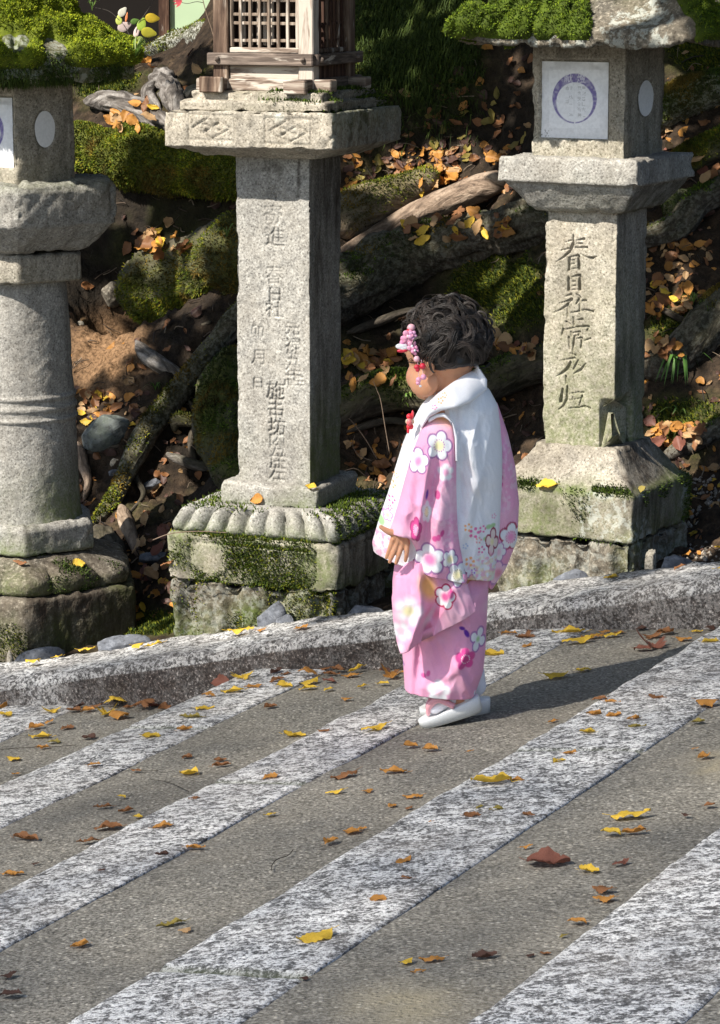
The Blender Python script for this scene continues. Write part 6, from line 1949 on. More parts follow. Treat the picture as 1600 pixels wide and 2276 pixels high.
# --- hair ornament, cord rosette
M['orn'] = col_mat('ornament', 0.4, 0.5, 500, 0.0002)
orn = bpy.data.objects.new('hair_ornament', None); COLL.objects.link(orn); orn.parent = child
AX = (np.array([1.0, 0, 0]), np.array([0, 1.0, 0]), np.array([0, 0, 1.0]))
def bead(name, px, py, dy, rx, rz, col, parent=None):
    v, q = ellipsoid(KP(px, py, dy), AX, (rx * SK, min(rx, rz) * SK, rz * SK), 14, 10)
    return add(name, v, q, M['orn'], parent or orn, True, {'Col': np.tile(col, (len(v), 1))})
def blossom(px, py, dy, r, col, cen, parent=None, tilt=0.4):
    b = Bag()
    for i in range(5):
        a = i * 2 * math.pi / 5 + 0.2
        c = KP(px + r * 0.62 * math.cos(a) * (1 - tilt * 0.5), py + r * 0.62 * math.sin(a), dy + 0.002 * math.cos(a))
        v, q = ellipsoid(c, AX, (r * 0.46 * SK, 0.0035, r * 0.46 * SK), 12, 8); b.put(v, q, Col=col)
    v, q = ellipsoid(KP(px, py, dy - 0.004), AX, (r * 0.28 * SK, 0.003, r * 0.28 * SK), 10, 8); b.put(v, q, Col=cen)
    return b.build('blossom', M['orn'], parent or orn, True)
PK, RD, WH = (0.78, 0.34, 0.48), (0.62, 0.02, 0.05), (0.8, 0.8, 0.82)
bead('bead', 914, 728, -0.058, 9, 8, (0.80, 0.45, 0.50)); bead('bead', 908, 737, -0.06, 6, 6, RD)
blossom(907, 748, -0.064, 15, PK, (0.8, 0.55, 0.6)); blossom(900, 758, -0.062, 13, (0.80, 0.30, 0.50), PK); blossom(917, 746, -0.068, 11, (0.74, 0.36, 0.56), PK)
rb_ = Bag()
for (x, y, rx, rz, c) in ((893, 770, 14, 7, WH), (897, 773, 12, 6, WH), (892, 780, 10, 4, RD), (899, 779, 7, 4, RD)):
    v, q = ellipsoid(KP(x, y, -0.064), AX, (rx * SK, 0.004, rz * SK), 14, 8); rb_.put(v, q, Col=c)
rb_.build('ribbon', M['orn'], orn)
blossom(916, 770, -0.073, 13, PK, WH); blossom(922, 779, -0.076, 10, (0.78, 0.30, 0.46), WH)
bead('bead', 926, 798, -0.079, 7, 7, (0.80, 0.46, 0.52))
for pts in ([(928, 803), (929, 815), (931, 840), (933, 858)], [(936, 800), (939, 815), (940, 835)]):
    C = np.array([KP(x, y, -0.081) for x, y in pts]); S = catmull(C, 16)
    G = closed_tube(S, np.full(len(S), 0.0007), 6)
    add('string', G.reshape(-1, 3), gquads(G.shape[0], 6, True), M['orn'], orn, True, {'Col': np.tile((0.75, 0.5, 0.55), (G.shape[0] * 6, 1))})
for x, y, r_, c in ((926, 816, 6, RD), (928, 822, 5, RD), (939, 814, 7, RD), (930, 844, 6, PK), (929, 851, 5, PK), (941, 838, 6.5, PK), (934, 858, 3, WH)):
    bead('bead', x, y, -0.083, r_, r_, c)
ros = bpy.data.objects.new('cord_rosette', None); COLL.objects.link(ros); ros.parent = child
for i in range(6):
    a = i * math.pi / 3
    bead('loop', 911 + 4 * math.cos(a), 937 + 13 * math.sin(a), -0.075 + 0.004 * math.cos(a), 6, 6.5, (0.72, 0.03, 0.05) if i % 3 else (0.8, 0.62, 0.42), ros)
bead('loop', 909, 938, -0.082, 6, 8, (0.8, 0.2, 0.2), ros); bead('tassel', 907, 957, -0.078, 3, 7, (0.7, 0.03, 0.05), ros)
bead('tassel', 917, 920, -0.078, 3, 8, (0.72, 0.05, 0.07), ros)

# --- socks and sandals
def sock(heel, toe, dy, ank):
    b = Bag()
    for vq in (limb([KP(*heel, dy), KP((heel[0] + toe[0]) / 2, (heel[1] + toe[1]) / 2 - 6, dy), KP(*toe, dy)], [0.023, 0.022, 0.015]), limb([KP(heel[0] - 4, heel[1], dy), KP(*ank, dy)], [0.026, 0.032])):
        b.put(*vq)
    o = b.build('sock', None, child)
    m_ = o.modifiers.new('fuse', 'REMESH'); m_.mode = 'VOXEL'; m_.voxel_size = 0.003; m_.use_smooth_shade = True
    s_ = o.modifiers.new('soften', 'SMOOTH'); s_.iterations = 6
    me = bpy.data.meshes.new_from_object(o.evaluated_get(bpy.context.evaluated_depsgraph_get()))
    o.modifiers.clear(); o.data = me
    n_ = len(me.vertices)
    me.attributes.new('Col', 'FLOAT_COLOR', 'POINT').data.foreach_set('color', np.tile(np.array([0.78, 0.78, 0.84, 1], np.float32), n_))
    me.materials.append(M['cloth'])
    return o
def sandal(toe, heel, dy, t0, t1, wid, label=None):
    """zori: thick wedge sole with rounded plan, grey tread, padded top and a pink thong"""
    r_ = bpy.data.objects.new('sandal', None); COLL.objects.link(r_); r_.parent = child
    A = KP(*toe, dy); Bp = KP(*heel, dy + 0.0)
    ax = Bp - A; Ln = np.linalg.norm(ax); ax /= Ln
    side = np.cross(ax, UP); side /= np.linalg.norm(side)
    nrm = np.cross(side, ax)
    if nrm[2] < 0: nrm = -nrm
    na = 60
    a = np.linspace(0, 2 * math.pi, na, endpoint=False)
    px_ = 0.5 - 0.5 * np.cos(a); py_ = np.sin(a)
    px_ = np.sign(px_ - 0.5) * np.abs(2 * px_ - 1) ** 0.8 / 2 + 0.5
    wd = wid * (1.0 + 0.10 * np.cos(math.pi * px_)) * np.sign(py_) * np.abs(py_) ** 0.72
    rows = []
    for k, (h, s_) in enumerate(((0.0, 0.0), (0.0, 0.93), (0.08, 0.97), (0.16, 0.975), (0.17, 0.99), (0.80, 1.0), (0.90, 1.0), (0.98, 0.985), (1.0, 0.95), (1.0, 0.5), (1.0, 0.0))):
        tk = t0 + (t1 - t0) * px_
        rows.append(A + ax * ((px_ - 0.5) * (s_ if s_ else 0) + 0.5)[:, None] * Ln + side * (wd * s_)[:, None] + nrm * (h * tk)[:, None])
    G = np.array(rows)
    c = np.ones(G.shape) * np.array([0.80, 0.81, 0.80]); c[:3] = (0.42, 0.43, 0.40); c[3:5] = (0.62, 0.63, 0.6); c[7] *= 0.93
    add('sole', G.reshape(-1, 3), gquads(G.shape[0], na, True), M['orn'], r_, True, {'Col': c.reshape(-1, 3)})
    topz = lambda f: A + ax * f * Ln + nrm * (t0 + (t1 - t0) * f)
    b = Bag()
    for sg in (-1, 1):
        C = np.array([topz(0.17) + nrm * 0.002, topz(0.24) + nrm * 0.022 + side * sg * 0.010, topz(0.40) + nrm * 0.030 + side * sg * 0.026, topz(0.60) + nrm * 0.004 + side * sg * wid * 0.96])
        S = catmull(C, 22); G = closed_tube(S, np.full(len(S), 0.0075) * np.interp(np.linspace(0, 1, 22), [0, 0.3, 1], [0.5, 1, 0.9]), 12)
        b.put(G.reshape(-1, 3), gquads(G.shape[0], 12, True), Col=(0.82, 0.38, 0.44))
    b.build('thong', M['orn'], r_)
    return r_
sandal((934, 1618), (1074, 1578), -0.035, 0.018, 0.036, 0.030)
sandal((932, 1590), (1090, 1588), 0.045, 0.018, 0.040, 0.030)
sock((1034, 1533), (966, 1572), -0.035, (1018, 1506))
sock((1058, 1524), (972, 1556), 0.045, (1046, 1500))

# ------------------------------------------------------------------ fallen leaves
LEAFC = {'yellow': (0.70, 0.46, 0.05), 'orange': (0.50, 0.23, 0.05), 'brown': (0.25, 0.11, 0.043), 'dark': (0.085, 0.042, 0.03), 'olive': (0.28, 0.22, 0.05), 'red': (0.20, 0.075, 0.05), 'tan': (0.45, 0.28, 0.135)}
def leaf_mat(name, c):
    t = NT('leaf_' + name, 0.6, 0.3)
    n = t.noise(90, 4, 0.65); n2 = t.noise(260, 2, 0.6)
    col = t.ramp(n, [(0.3, tuple(a * 0.55 for a in c)), (0.5, c), (0.72, tuple(min(1, a * 1.25 + 0.02) for a in c))])
    col = t.mix(t.ramp(n2, [(0.28, 0.6), (0.4, 0.0)]), col, tuple(a * 0.3 for a in c))
    t.done(col, t.bump(n, 0.5, 0.003))
    tr = t.n.new('ShaderNodeBsdfTranslucent'); t.l(col, tr.inputs[0])
    mx = t.n.new('ShaderNodeMixShader'); mx.inputs[0].default_value = 0.25
    t.l(t.b.outputs[0], mx.inputs[1]); t.l(tr.outputs[0], mx.inputs[2]); t.l(mx.outputs[0], t.n['Material Output'].inputs[0])
    return t.m
LM = {k: leaf_mat(k, c) for k, c in LEAFC.items()}

def leaf_grid(kind, curl, fold, seed):
    """unit-length leaf along +x lying on z = 0"""
    r = np.random.default_rng(seed)
    nt, ns = 15, 7
    t = np.linspace(0, 1, nt)
    asp = {'oval': 0.30, 'long': 0.19, 'broad': 0.40}[kind]
    w = asp * np.sin(np.pi * np.clip(t, 0, 1) ** (0.85 if kind != 'broad' else 0.65)) ** 0.8
    w = w * (1 + 0.05 * ((np.arange(nt) % 2) * 2 - 1) * (t > 0.1) * (t < 0.95)) + 0.002
    s = np.linspace(-1, 1, ns)
    X = (t[:, None] - 0.5) + 0.03 * np.abs(s)[None] * 0
    Yy = w[:, None] * s[None] + 0.10 * curl * np.sin(t * 3 + seed)[:, None] * 0.5
    Z = fold * np.abs(s)[None] * w[:, None] * 1.1 + curl * 0.30 * ((t - 0.5) ** 2)[:, None] * (1 + 0.5 * s[None])
    Z = Z + 0.05 * np.sin(t * 11 + seed)[:, None] * s[None] ** 2 + 0.025 * r.normal(size=(nt, ns)) * (np.abs(s)[None] > 0.6)
    G = np.stack([X + 0 * s[None], Yy, Z], -1)
    st = np.array([[-0.5, 0, 0], [-0.58, 0.01, 0.02], [-0.70, 0.03, 0.05]])
    stem = closed_tube(catmull(st, 6), np.full(6, 0.008), 4)
    V = np.concatenate([G.reshape(-1, 3), stem.reshape(-1, 3)])
    Q = np.concatenate([gquads(nt, ns), gquads(stem.shape[0], 4, True, nt * ns)])
    return V, Q
def maple_grid(curl, seed):
    r = np.random.default_rng(seed)
    na, nr = 60, 6
    a = np.linspace(0, 2 * math.pi, na, endpoint=False)
    rad = 0.20 + 0.32 * np.abs(np.cos((a) * 2.5 / 1.0)) ** 1.2 * (0.55 + 0.45 * np.cos(a / 2) ** 2)
    rad = rad * (1 + 0.12 * ((np.arange(na) % 2) * 2 - 1))
    f = np.linspace(0.02, 1, nr)
    G = np.zeros((nr, na, 3))
    G[..., 0] = f[:, None] * rad[None] * np.cos(a)[None]; G[..., 1] = f[:, None] * rad[None] * np.sin(a)[None]
    G[..., 2] = curl * (0.6 * np.hypot(G[..., 0], G[..., 1]) ** 1.5 * (1 + 0.7 * np.cos(a * 2 + seed))[None]) + 0.03 * np.sin(a * 5 + seed)[None] * f[:, None]
    return G.reshape(-1, 3), gquads(nr, na, True)
LGEO = []
for i in range(8):
    LGEO.append(('oval', leaf_grid('oval', 0.6 * (i % 4 - 0.5), [0.35, -0.3, 0.1, 0.6][i % 4], 900 + i)))
for i in range(5):
    LGEO.append(('long', leaf_grid('long', [0.8, -0.3, 0.4, 1.2, 0.1][i], [0.5, -0.2, 0.3, 0.7, -0.4][i], 920 + i)))
for i in range(4):
    LGEO.append(('broad', leaf_grid('broad', [0.7, -0.4, 1.2, 0.2][i], [0.4, -0.5, 0.5, 0.1][i], 940 + i)))
for i in range(3):
    LGEO.append(('maple', maple_grid([0.9, 1.4, -0.8][i], 960 + i)))
LMESH = {}
def leaf_mesh(k, colour):
    if (k, colour) not in LMESH:
        V, Q = LGEO[k][1]
        me = make_mesh('fallen_leaf', V, Q, True); me.materials.append(LM[colour]); LMESH[(k, colour)] = me
    return LMESH[(k, colour)]
KIND_IDX = {kd: [i for i, g in enumerate(LGEO) if g[0] == kd] for kd in ('oval', 'long', 'broad', 'maple')}

def surf_normal(p):
    e = 0.01
    zx = float(all_h(p[0] + e, p[1]) - all_h(p[0] - e, p[1])) / (2 * e); zy = float(all_h(p[0], p[1] + e) - all_h(p[0], p[1] - e)) / (2 * e)
    zx = max(-1.0, min(1.0, zx)); zy = max(-1.0, min(1.0, zy))
    n = np.array([-zx, -zy, 1.0]); return n / np.linalg.norm(n)

def leaf_frame(nrm, yaw, tilt):
    n = nrm + tilt * np.array([random.uniform(-1, 1), random.uniform(-1, 0.3), 0]); n /= np.linalg.norm(n)
    x = np.array([math.cos(yaw), math.sin(yaw), 0]); x = x - n * (x @ n); x /= np.linalg.norm(x)
    return np.stack([x, np.cross(n, x), n], 1)

LEAVES = []
def put_leaf(px, py, lenpx, colour, kind=None, yaw=None, tilt=0.12, p=None, lift=0.0, nrm=None):
    p = hit(px, py) if p is None else p
    kind = kind or random.choice(['oval', 'oval', 'long', 'broad'] if lenpx < 50 else ['oval', 'long', 'long', 'oval'])
    k = random.choice(KIND_IDX[kind])
    yaw = random.uniform(-0.7, 0.7) + (math.pi if random.random() < 0.5 else 0) if yaw is None else yaw
    if nrm is None: nrm = surf_normal(p)
    Rm = leaf_frame(nrm, yaw, tilt)
    ln = lenpx / F * p[1] * 1.03
    V = LGEO[k][1][0] * ln @ Rm.T
    low = (V @ nrm).min()
    o = bpy.data.objects.new('fallen_leaf', leaf_mesh(k, colour))
    o.matrix_world = __import__('mathutils').Matrix([[*(Rm[i] * ln), float(p[i] + nrm[i] * (0.0015 - low + lift))] for i in range(3)] + [[0, 0, 0, 1]])
    COLL.objects.link(o)
    ORG[o.name] = p
    LEAVES.append((o, px, py, colour, kind, lenpx))
    return o

CK = {'Y': 'yellow', 'o': 'orange', 'b': 'brown', 'd': 'dark', 'l': 'olive', 'r': 'red', 't': 'tan'}
# (x, y, length, colour) read off enlarged parts of the photograph
def batch(ox, oy, sc, rows):
    for r in rows:
        put_leaf(ox + r[0] / sc, oy + r[1] / sc, max(15, r[2] / sc), CK[r[3]], *(r[4:5]))
batch(0, 1650, 2.0, [(65,80,55,'Y'),(70,145,45,'o'),(190,30,60,'o'),(420,110,65,'o'),(605,130,55,'b'),(835,70,55,'b'),(840,145,98,'Y','oval'),(985,110,85,'b'),(540,250,50,'Y'),(460,295,92,'b','long'),
 (560,310,70,'b'),(615,335,48,'Y'),(865,255,58,'b'),(480,385,128,'b','oval'),(725,382,98,'o','oval'),(390,450,105,'b','long'),(115,437,142,'b','long'),(870,473,100,'o','long'),(160,545,40,'d'),(60,592,108,'o','long'),
 (455,577,42,'d'),(1200,160,75,'o'),(1200,328,62,'Y'),(1530,160,135,'b','long'),(1490,230,88,'Y','long'),(1475,450,75,'o','broad'),(1560,403,92,'o'),(760,815,135,'l','long'),(820,845,60,'t','broad'),(355,910,85,'o','broad'),
 (40,1045,80,'d'),(50,1135,112,'d','oval'),(1400,885,195,'Y','oval'),(1535,610,35,'o'),(1350,1057,46,'d'),(720,505,62,'d')])
batch(800, 1650, 2.0, [(225,22,66,'o','broad'),(315,38,72,'o'),(490,42,36,'o'),(150,140,122,'o','long'),(35,225,62,'o'),(235,248,92,'o','long'),(145,287,46,'o','broad'),(215,298,46,'b'),(10,390,42,'o'),(940,58,82,'o'),(888,93,62,'Y','broad'),
 (585,193,185,'Y','long'),(690,175,100,'o','long'),(535,298,46,'l'),(605,305,66,'l','broad'),(500,332,80,'b','broad'),(750,330,66,'b'),(195,538,92,'o','oval'),(190,617,92,'b','long'),(85,705,85,'o','broad'),(740,473,62,'o'),
 (840,540,205,'r','broad'),(1020,575,100,'Y','oval'),(1160,545,98,'r','long'),(1115,415,98,'Y','oval'),(1215,405,118,'o','long'),(1205,337,182,'Y','long'),(1450,330,52,'d'),(1555,287,52,'b'),(1525,70,70,'o','broad'),(1490,32,36,'o'),
 (1080,668,112,'b','oval'),(1085,708,100,'o'),(965,812,92,'o'),(905,868,52,'l'),(210,985,66,'Y','broad'),(320,975,118,'o','long'),(260,1030,80,'o'),(555,960,116,'d','oval'),(755,955,52,'d'),(825,943,52,'b'),(110,415,42,'d'),(320,360,34,'o')])
batch(1040, 1180, 2.857, [(735,890,98,'Y','broad'),(560,935,160,'Y','oval'),(640,655,215,'Y','long'),(700,715,215,'Y','long'),(920,675,112,'Y','oval'),(790,685,150,'o','long'),(370,680,150,'b','maple'),(375,740,82,'o'),(160,795,142,'Y','oval'),
 (1160,680,160,'b','maple'),(1180,745,220,'r','maple'),(1110,765,130,'r','oval'),(1370,700,115,'o','oval'),(1250,660,120,'b','broad'),(1545,715,125,'Y','oval'),(920,1095,112,'o'),(835,1080,100,'b'),(1205,1068,130,'b'),(1525,1115,150,'o','broad'),(800,1175,98,'o','broad'),
 (925,1185,100,'o','oval'),(1045,1205,92,'o','broad'),(1075,1250,120,'l','long'),(1465,1225,92,'l','broad'),(540,1215,80,'o'),(760,1290,100,'Y','broad'),
 (480,322,120,'Y','oval'),(570,322,120,'b','oval'),(770,262,55,'r'),(905,305,92,'Y','broad'),(1040,180,140,'o','long'),(1180,150,120,'o','oval'),(960,180,80,'b'),(1350,250,92,'b'),(1570,255,82,'Y','oval')])
batch(0, 1380, 1.778, [(130,170,78,'Y','oval'),(225,145,52,'Y'),(345,118,78,'Y','long'),(305,93,52,'o','broad'),(470,95,42,'o','broad'),(550,108,60,'Y','broad'),(610,98,80,'Y','long'),(955,50,112,'Y','long'),(1035,42,42,'o'),(1105,15,92,'Y','long'),(1190,32,66,'o','oval'),
 (15,340,46,'o','broad'),(20,380,60,'Y'),(205,362,92,'Y','maple'),(350,360,52,'o','broad'),(290,360,62,'b','broad'),(455,340,120,'Y','maple'),(420,370,100,'Y','maple'),(570,350,112,'b','maple'),(610,340,80,'r','oval'),(480,385,100,'o','broad'),(195,405,42,'o'),(145,427,62,'o'),(265,427,60,'b','broad'),
 (160,463,102,'Y','long'),(215,483,60,'l'),(350,467,60,'d'),(170,505,46,'o'),(55,552,60,'Y'),(600,460,78,'Y','broad'),(810,350,76,'Y','oval'),(820,303,62,'o','maple'),(755,388,96,'l','long'),(730,432,62,'o'),(880,250,92,'r','oval'),(960,228,112,'Y','maple'),
 (920,285,100,'Y','long'),(1000,265,72,'o'),(1070,345,52,'b'),(740,542,46,'b'),(870,555,52,'b'),(1130,215,52,'b'),(1095,240,72,'b'),(1210,225,95,'o','maple'),(1220,250,90,'Y','oval'),(1125,265,66,'Y'),(1215,272,72,'Y'),(1300,278,46,'Y'),(1300,245,72,'r'),
 (1385,222,72,'o'),(1310,215,72,'b'),(1430,262,44,'Y'),(1550,225,92,'o','maple'),(1515,255,52,'Y'),(1370,315,52,'o'),(1165,455,100,'Y','oval'),(1280,440,52,'b'),(1480,437,122,'Y','long')])
# smaller drift along the foot of the kerb
for _ in range(26):
    u = random.uniform(-4.4, -2.0); p = uv(u, VK - abs(random.gauss(0, 0.03)) - 0.012, 0.0); p[2] = tread_z(int(step_of(float(u))), u)
    qx_, qy_ = proj(p)
    if 0 < qx_ < 1600: put_leaf(float(qx_), float(qy_), random.uniform(22, 40), random.choice(['orange', 'brown', 'brown', 'yellow', 'dark']), p=p, tilt=0.3)
# a few on the stones of the lanterns
dg = bpy.context.evaluated_depsgraph_get()
def cast(px, py):
    d = ray(px, py); d = d / np.linalg.norm(d)
    ok, loc, nrm, _, ob, _ = scene.ray_cast(dg, Vector(C0), Vector(d))
    return (np.array(loc), np.array(nrm), ob) if ok else (None, None, None)
for px, py, ln, c, kd in ((1214, 1084, 46, 'yellow', 'oval'), (1427, 1092, 26, 'olive', 'oval'), (175, 1254, 30, 'yellow', 'broad'), (45, 1256, 34, 'brown', 'long'), (690, 1086, 26, 'yellow', 'oval'), (572, 1112, 30, 'orange', 'broad')):
    p, nn, _ = cast(px, py)
    if p is not None:
        if nn[1] > 0: nn = -nn
        n2 = nn + np.array([0, -0.2, 0.5]); put_leaf(px, py, ln, c, kd, p=p, nrm=n2 / np.linalg.norm(n2), tilt=0.1, lift=0.004)

# drifts of leaves on the bank: the large near ones one by one
PAL = {'lit': ['orange', 'orange', 'yellow', 'brown', 'brown', 'tan', 'tan'], 'gold': ['yellow', 'orange', 'orange', 'tan'], 'dull': ['brown', 'brown', 'tan', 'dark', 'orange'], 'rust': ['orange', 'brown', 'tan', 'tan', 'red']}
DRIFT = [((320, 425, 515, 585), 26, 'lit', 'on top of the mossy stump'), ((235, 345, 225, 290), 16, 'lit', 'in the drift above the mossy log'), ((900, 1145, 470, 540), 34, 'lit', 'below the pale fallen branch'),
         ((930, 1100, 385, 440), 22, 'gold', 'behind the pale fallen branch'), ((762, 895, 785, 862), 36, 'lit', 'in the drift just left of the child'), ((1050, 1192, 745, 795), 26, 'rust', 'behind the head of the child'),
         ((1425, 1535, 615, 700), 34, 'lit', 'in the bright drift right of the carved post'), ((1422, 1530, 765, 800), 16, 'rust', 'above the dark sweeping root'), ((1430, 1570, 945, 1000), 26, 'rust', 'at the bank foot right of the carved post'),
         ((1460, 1600, 325, 425), 14, 'rust', 'beside the capital of the right lantern'), ((300, 405, 1150, 1290), 24, 'rust', 'left of the lotus base')]
EXTRA = []
DSET = {}
for (x0, x1, y0, y1), n, pal, where in DRIFT:
    for i in range(n):
        px = random.uniform(x0, x1); py = random.uniform(y0, y1)
        p, nn, ob_ = cast(px, py)
        if p is None or (ob_.parent is not None and ob_.name.split('.')[0] not in ('moss', 'hanging_moss')) or (ob_.parent in (roof, rfL)) or ob_.name.startswith('fallen_branch'): continue
        if i >= n * 0.36:
            EXTRA.append((px, py, p, random.choice(PAL[pal]))); continue
        nn = surf_normal(p)
        c = random.choice(PAL[pal])
        o = put_leaf(px, py, random.uniform(22, 44), c, random.choice(['oval', 'broad', 'maple', 'long', 'oval']), p=p, tilt=0.75, lift=random.uniform(0, 0.018), yaw=random.uniform(0, 6.28))
        word = {'tan': 'pale brown'}.get(c, c)
        DSET.setdefault((word, where), []).append((px, o)); o['label'] = 'leaf'

DORD = ['leftmost', 'second', 'third', 'fourth', 'fifth', 'sixth', 'seventh', 'eighth', 'ninth', 'tenth', 'eleventh', 'twelfth']
for (word, where), L_ in DSET.items():
    L_.sort(key=lambda a: a[0])
    for i, (px, o) in enumerate(L_):
        lab = ('only %s leaf %s' % (word, where)) if len(L_) == 1 else ('%s leaf %s, %s' % (word, where, DORD[min(i, 11)] + (' of them' if i == 0 else ' from left')))
        tag(o, lab, 'leaf', 'leaves ' + where)
# labels for the leaves on path and kerb: colour, place and order from the left
STEPN = {0: 'farthest left', 1: 'second', 2: 'third', 3: 'fourth', 4: 'nearest'}
ORD = ['first', 'second', 'third', 'fourth', 'fifth', 'sixth', 'seventh', 'eighth', 'ninth', 'tenth', 'eleventh', 'twelfth', 'thirteenth', 'fourteenth', 'fifteenth']
def place_of(o):
    p = np.array(o.matrix_world.translation); u, v = p @ KD, p @ SD
    if v > VB - 0.01: return 'on the old stone lanterns' if p[2] > float(hill_h(p[0], p[1])) + 0.06 else 'on the soil behind the kerb'
    if v > VK: return 'on top of the kerb'
    n = int(step_of(float(u)))
    n = min(max(n, 0), 4)
    if v > VK - 0.10: return 'at the kerb foot on the %s step' % STEPN[n]
    if u < EDGE[n][1]: return 'on the %s granite strip' % STEPN[n]
    return 'on the asphalt of the %s step' % STEPN[n]
sets = {}
for (o, px, py, c, kd, ln) in LEAVES:
    if 'label' in o: continue
    sets.setdefault((c, place_of(o)), []).append((px, o, ln))
for (c, pl), L_ in sets.items():
    L_.sort(key=lambda a: a[0])
    word = {'olive': 'olive green', 'dark': 'dark brown', 'tan': 'pale brown', 'red': 'reddish'}.get(c, c)
    for i, (px, o, ln) in enumerate(L_):
        if len(L_) == 1: lab = 'only %s leaf %s' % (word, pl)
        else: lab = '%s leaf %s, %s from left' % (word, pl, ORD[min(i, 14)])
        tag(o, lab, 'leaf', 'fallen leaves on the path and kerb')

# the rest of the litter, too many and too small to count
lb = Bag()
def litter(n, box, sizes, pal, tilt=0.7, hug=False):
    for _ in range(n):
        px = random.uniform(box[0], box[1]); py = random.uniform(box[2], box[3])
        p = hit(px, py)
        if p @ SD < VB + 0.03: continue
        k = random.randrange(0, 17)
        V, Q = LGEO[k][1]
        V = V[:105]; Q = Q[:84]
        nrm = surf_normal(p)
        Rm = leaf_frame(nrm, random.uniform(0, 6.28), tilt); ln = random.uniform(*sizes) / F * p[1]
        W = V * ln @ Rm.T; W = W + p - nrm * min((W @ nrm).min(), 0) * 0.6 + nrm * random.uniform(0, 0.012)
        c = np.array(LEAFC[random.choice(pal)]) * random.uniform(0.6, 1.1)
        lb.put(W[::1], Q, Col=c)
for box, n, pal in (((-40, 1640, 100, 1330), 480, ['brown', 'dark', 'dark', 'brown', 'orange', 'tan']), ((770, 1180, 330, 430), 90, ['brown', 'orange', 'dark', 'olive']), ((180, 320, 870, 950), 40, ['orange', 'brown', 'tan', 'yellow']),
                    ((1400, 1620, 520, 610), 40, ['brown', 'orange', 'tan']), ((1400, 1620, 1040, 1250), 70, ['brown', 'orange', 'tan', 'yellow']), ((770, 870, 980, 1090), 26, ['brown', 'tan', 'orange']),
                    ((220, 400, 1290, 1380), 40, ['brown', 'orange', 'yellow', 'dark']), ((1400, 1620, 240, 330), 30, ['brown', 'orange', 'tan']), ((950, 1180, 170, 330), 50, ['dark', 'brown', 'olive'])):
    litter(n, box, (14, 36), pal)
for bx_ in ((160, 520, 880, 1300), (760, 1190, 330, 560), (750, 1190, 760, 1100), (1400, 1620, 150, 1040)):
    litter(210, bx_, (8, 24), ['brown', 'dark', 'orange', 'tan', 'brown'])
for px, py, p, c in EXTRA:
    V, Q = LGEO[random.randrange(0, 17)][1]; V = V[:105]; Q = Q[:84]
    nrm = surf_normal(p); Rm = leaf_frame(nrm, random.uniform(0, 6.28), 0.8); ln = random.uniform(22, 46) / F * p[1]
    W = V * ln @ Rm.T; W = W + p - nrm * min((W @ nrm).min(), 0) * 0.8 + nrm * random.uniform(0, 0.016)
    lb.put(W, Q, Col=np.array(LEAFC[c]) * random.uniform(0.7, 1.15))
lt_ = lb.build('leaf_litter', M['blade'], None, True)
tag(lt_, 'brown and orange leaf litter scattered over the bank', 'leaf litter', kind='stuff')

sb_ = Bag()
for _ in range(620):
    p = hit(random.uniform(-20, 1620), random.uniform(120, 1330))
    if p @ SD < VB + 0.05: continue
    a = random.uniform(0, 6.28); ln = random.uniform(0.02, 0.09)
    d = np.array([math.cos(a), math.sin(a), 0.0]); nrm = surf_normal(p); d = d - nrm * (d @ nrm)
    C = np.array([p - d * ln / 2 + nrm * 0.012, p + nrm * 0.020 + rng.normal(size=3) * 0.006, p + d * ln / 2 + nrm * 0.012])
    S = catmull(C, 6); G, _, _ = tube_grid(S, np.full(6, random.uniform(0.0008, 0.0022)), 4)
    sb_.put(G.reshape(-1, 3), gquads(6, 4, True), Col=np.array(random.choice([(0.05, 0.035, 0.025), (0.12, 0.085, 0.06), (0.22, 0.17, 0.12), (0.02, 0.015, 0.012)])))
tag(sb_.build('twig_debris', M['blade'], None, True), 'small dry sticks littering the bank', 'debris', kind='stuff')

# ------------------------------------------------------------------ small plants
def blade_strip(P, wid, nrm_side):
    P = np.asarray(P); n = len(P)
    t = np.linspace(0, 1, n); w = wid * np.sin(np.pi * np.clip(0.12 + 0.88 * t, 0, 1)) ** 0.7
    V = np.concatenate([P - nrm_side * w[:, None], P + nrm_side * w[:, None]]).reshape(2, n, 3).transpose(1, 0, 2)
    return V.reshape(-1, 3), gquads(n, 2)
def tuft(name, label, cat, px, py, n, hpx, spread, wid, pal, droop=0.6, p=None, group=None):
    if p is None: p, _, _ = cast(px, py)
    p = np.asarray(p); h = hpx / F * p[1]
    o = thing(name, label, cat, p, group)
    for i in range(n):
        a = random.uniform(0, 6.28); out = np.array([math.cos(a), math.sin(a) * 0.8, 0]); hh = h * random.uniform(0.55, 1.1); sp_ = spread * hh * random.uniform(0.4, 1.2)
        C = np.array([p, p + out * sp_ * 0.25 + [0, 0, hh * 0.5], p + out * sp_ * 0.7 + [0, 0, hh * 0.8], p + out * sp_ * 1.2 + [0, 0, hh * (1 - droop)]])
        S = catmull(C, 9)
        sd = np.cross(out, UP)
        V, Q = blade_strip(S, wid * random.uniform(0.7, 1.2), sd)
        c = np.array(random.choice(pal)) * random.uniform(0.7, 1.2)
        add('blade', V, Q, M['blade'], o, True, {'Col': np.tile(c, (len(V), 1))})
    return o
GPAL = [(0.10, 0.19, 0.03), (0.16, 0.25, 0.05), (0.06, 0.13, 0.025), (0.28, 0.34, 0.12)]
tuft('grass_tuft', 'tuft of arching grass blades beside the mossy roof of the left lantern', 'grass', 300, 138, 26, 66, 1.1, 0.0028, GPAL, 0.45)
tuft('grass_tuft', 'small grass tuft on the edge of the left lantern roof', 'grass', 205, 20, 8, 34, 1.0, 0.002, GPAL, 0.3, p=KP(205, 22, 0) * 0 + at_depth(205, 24, YL + 0.1))
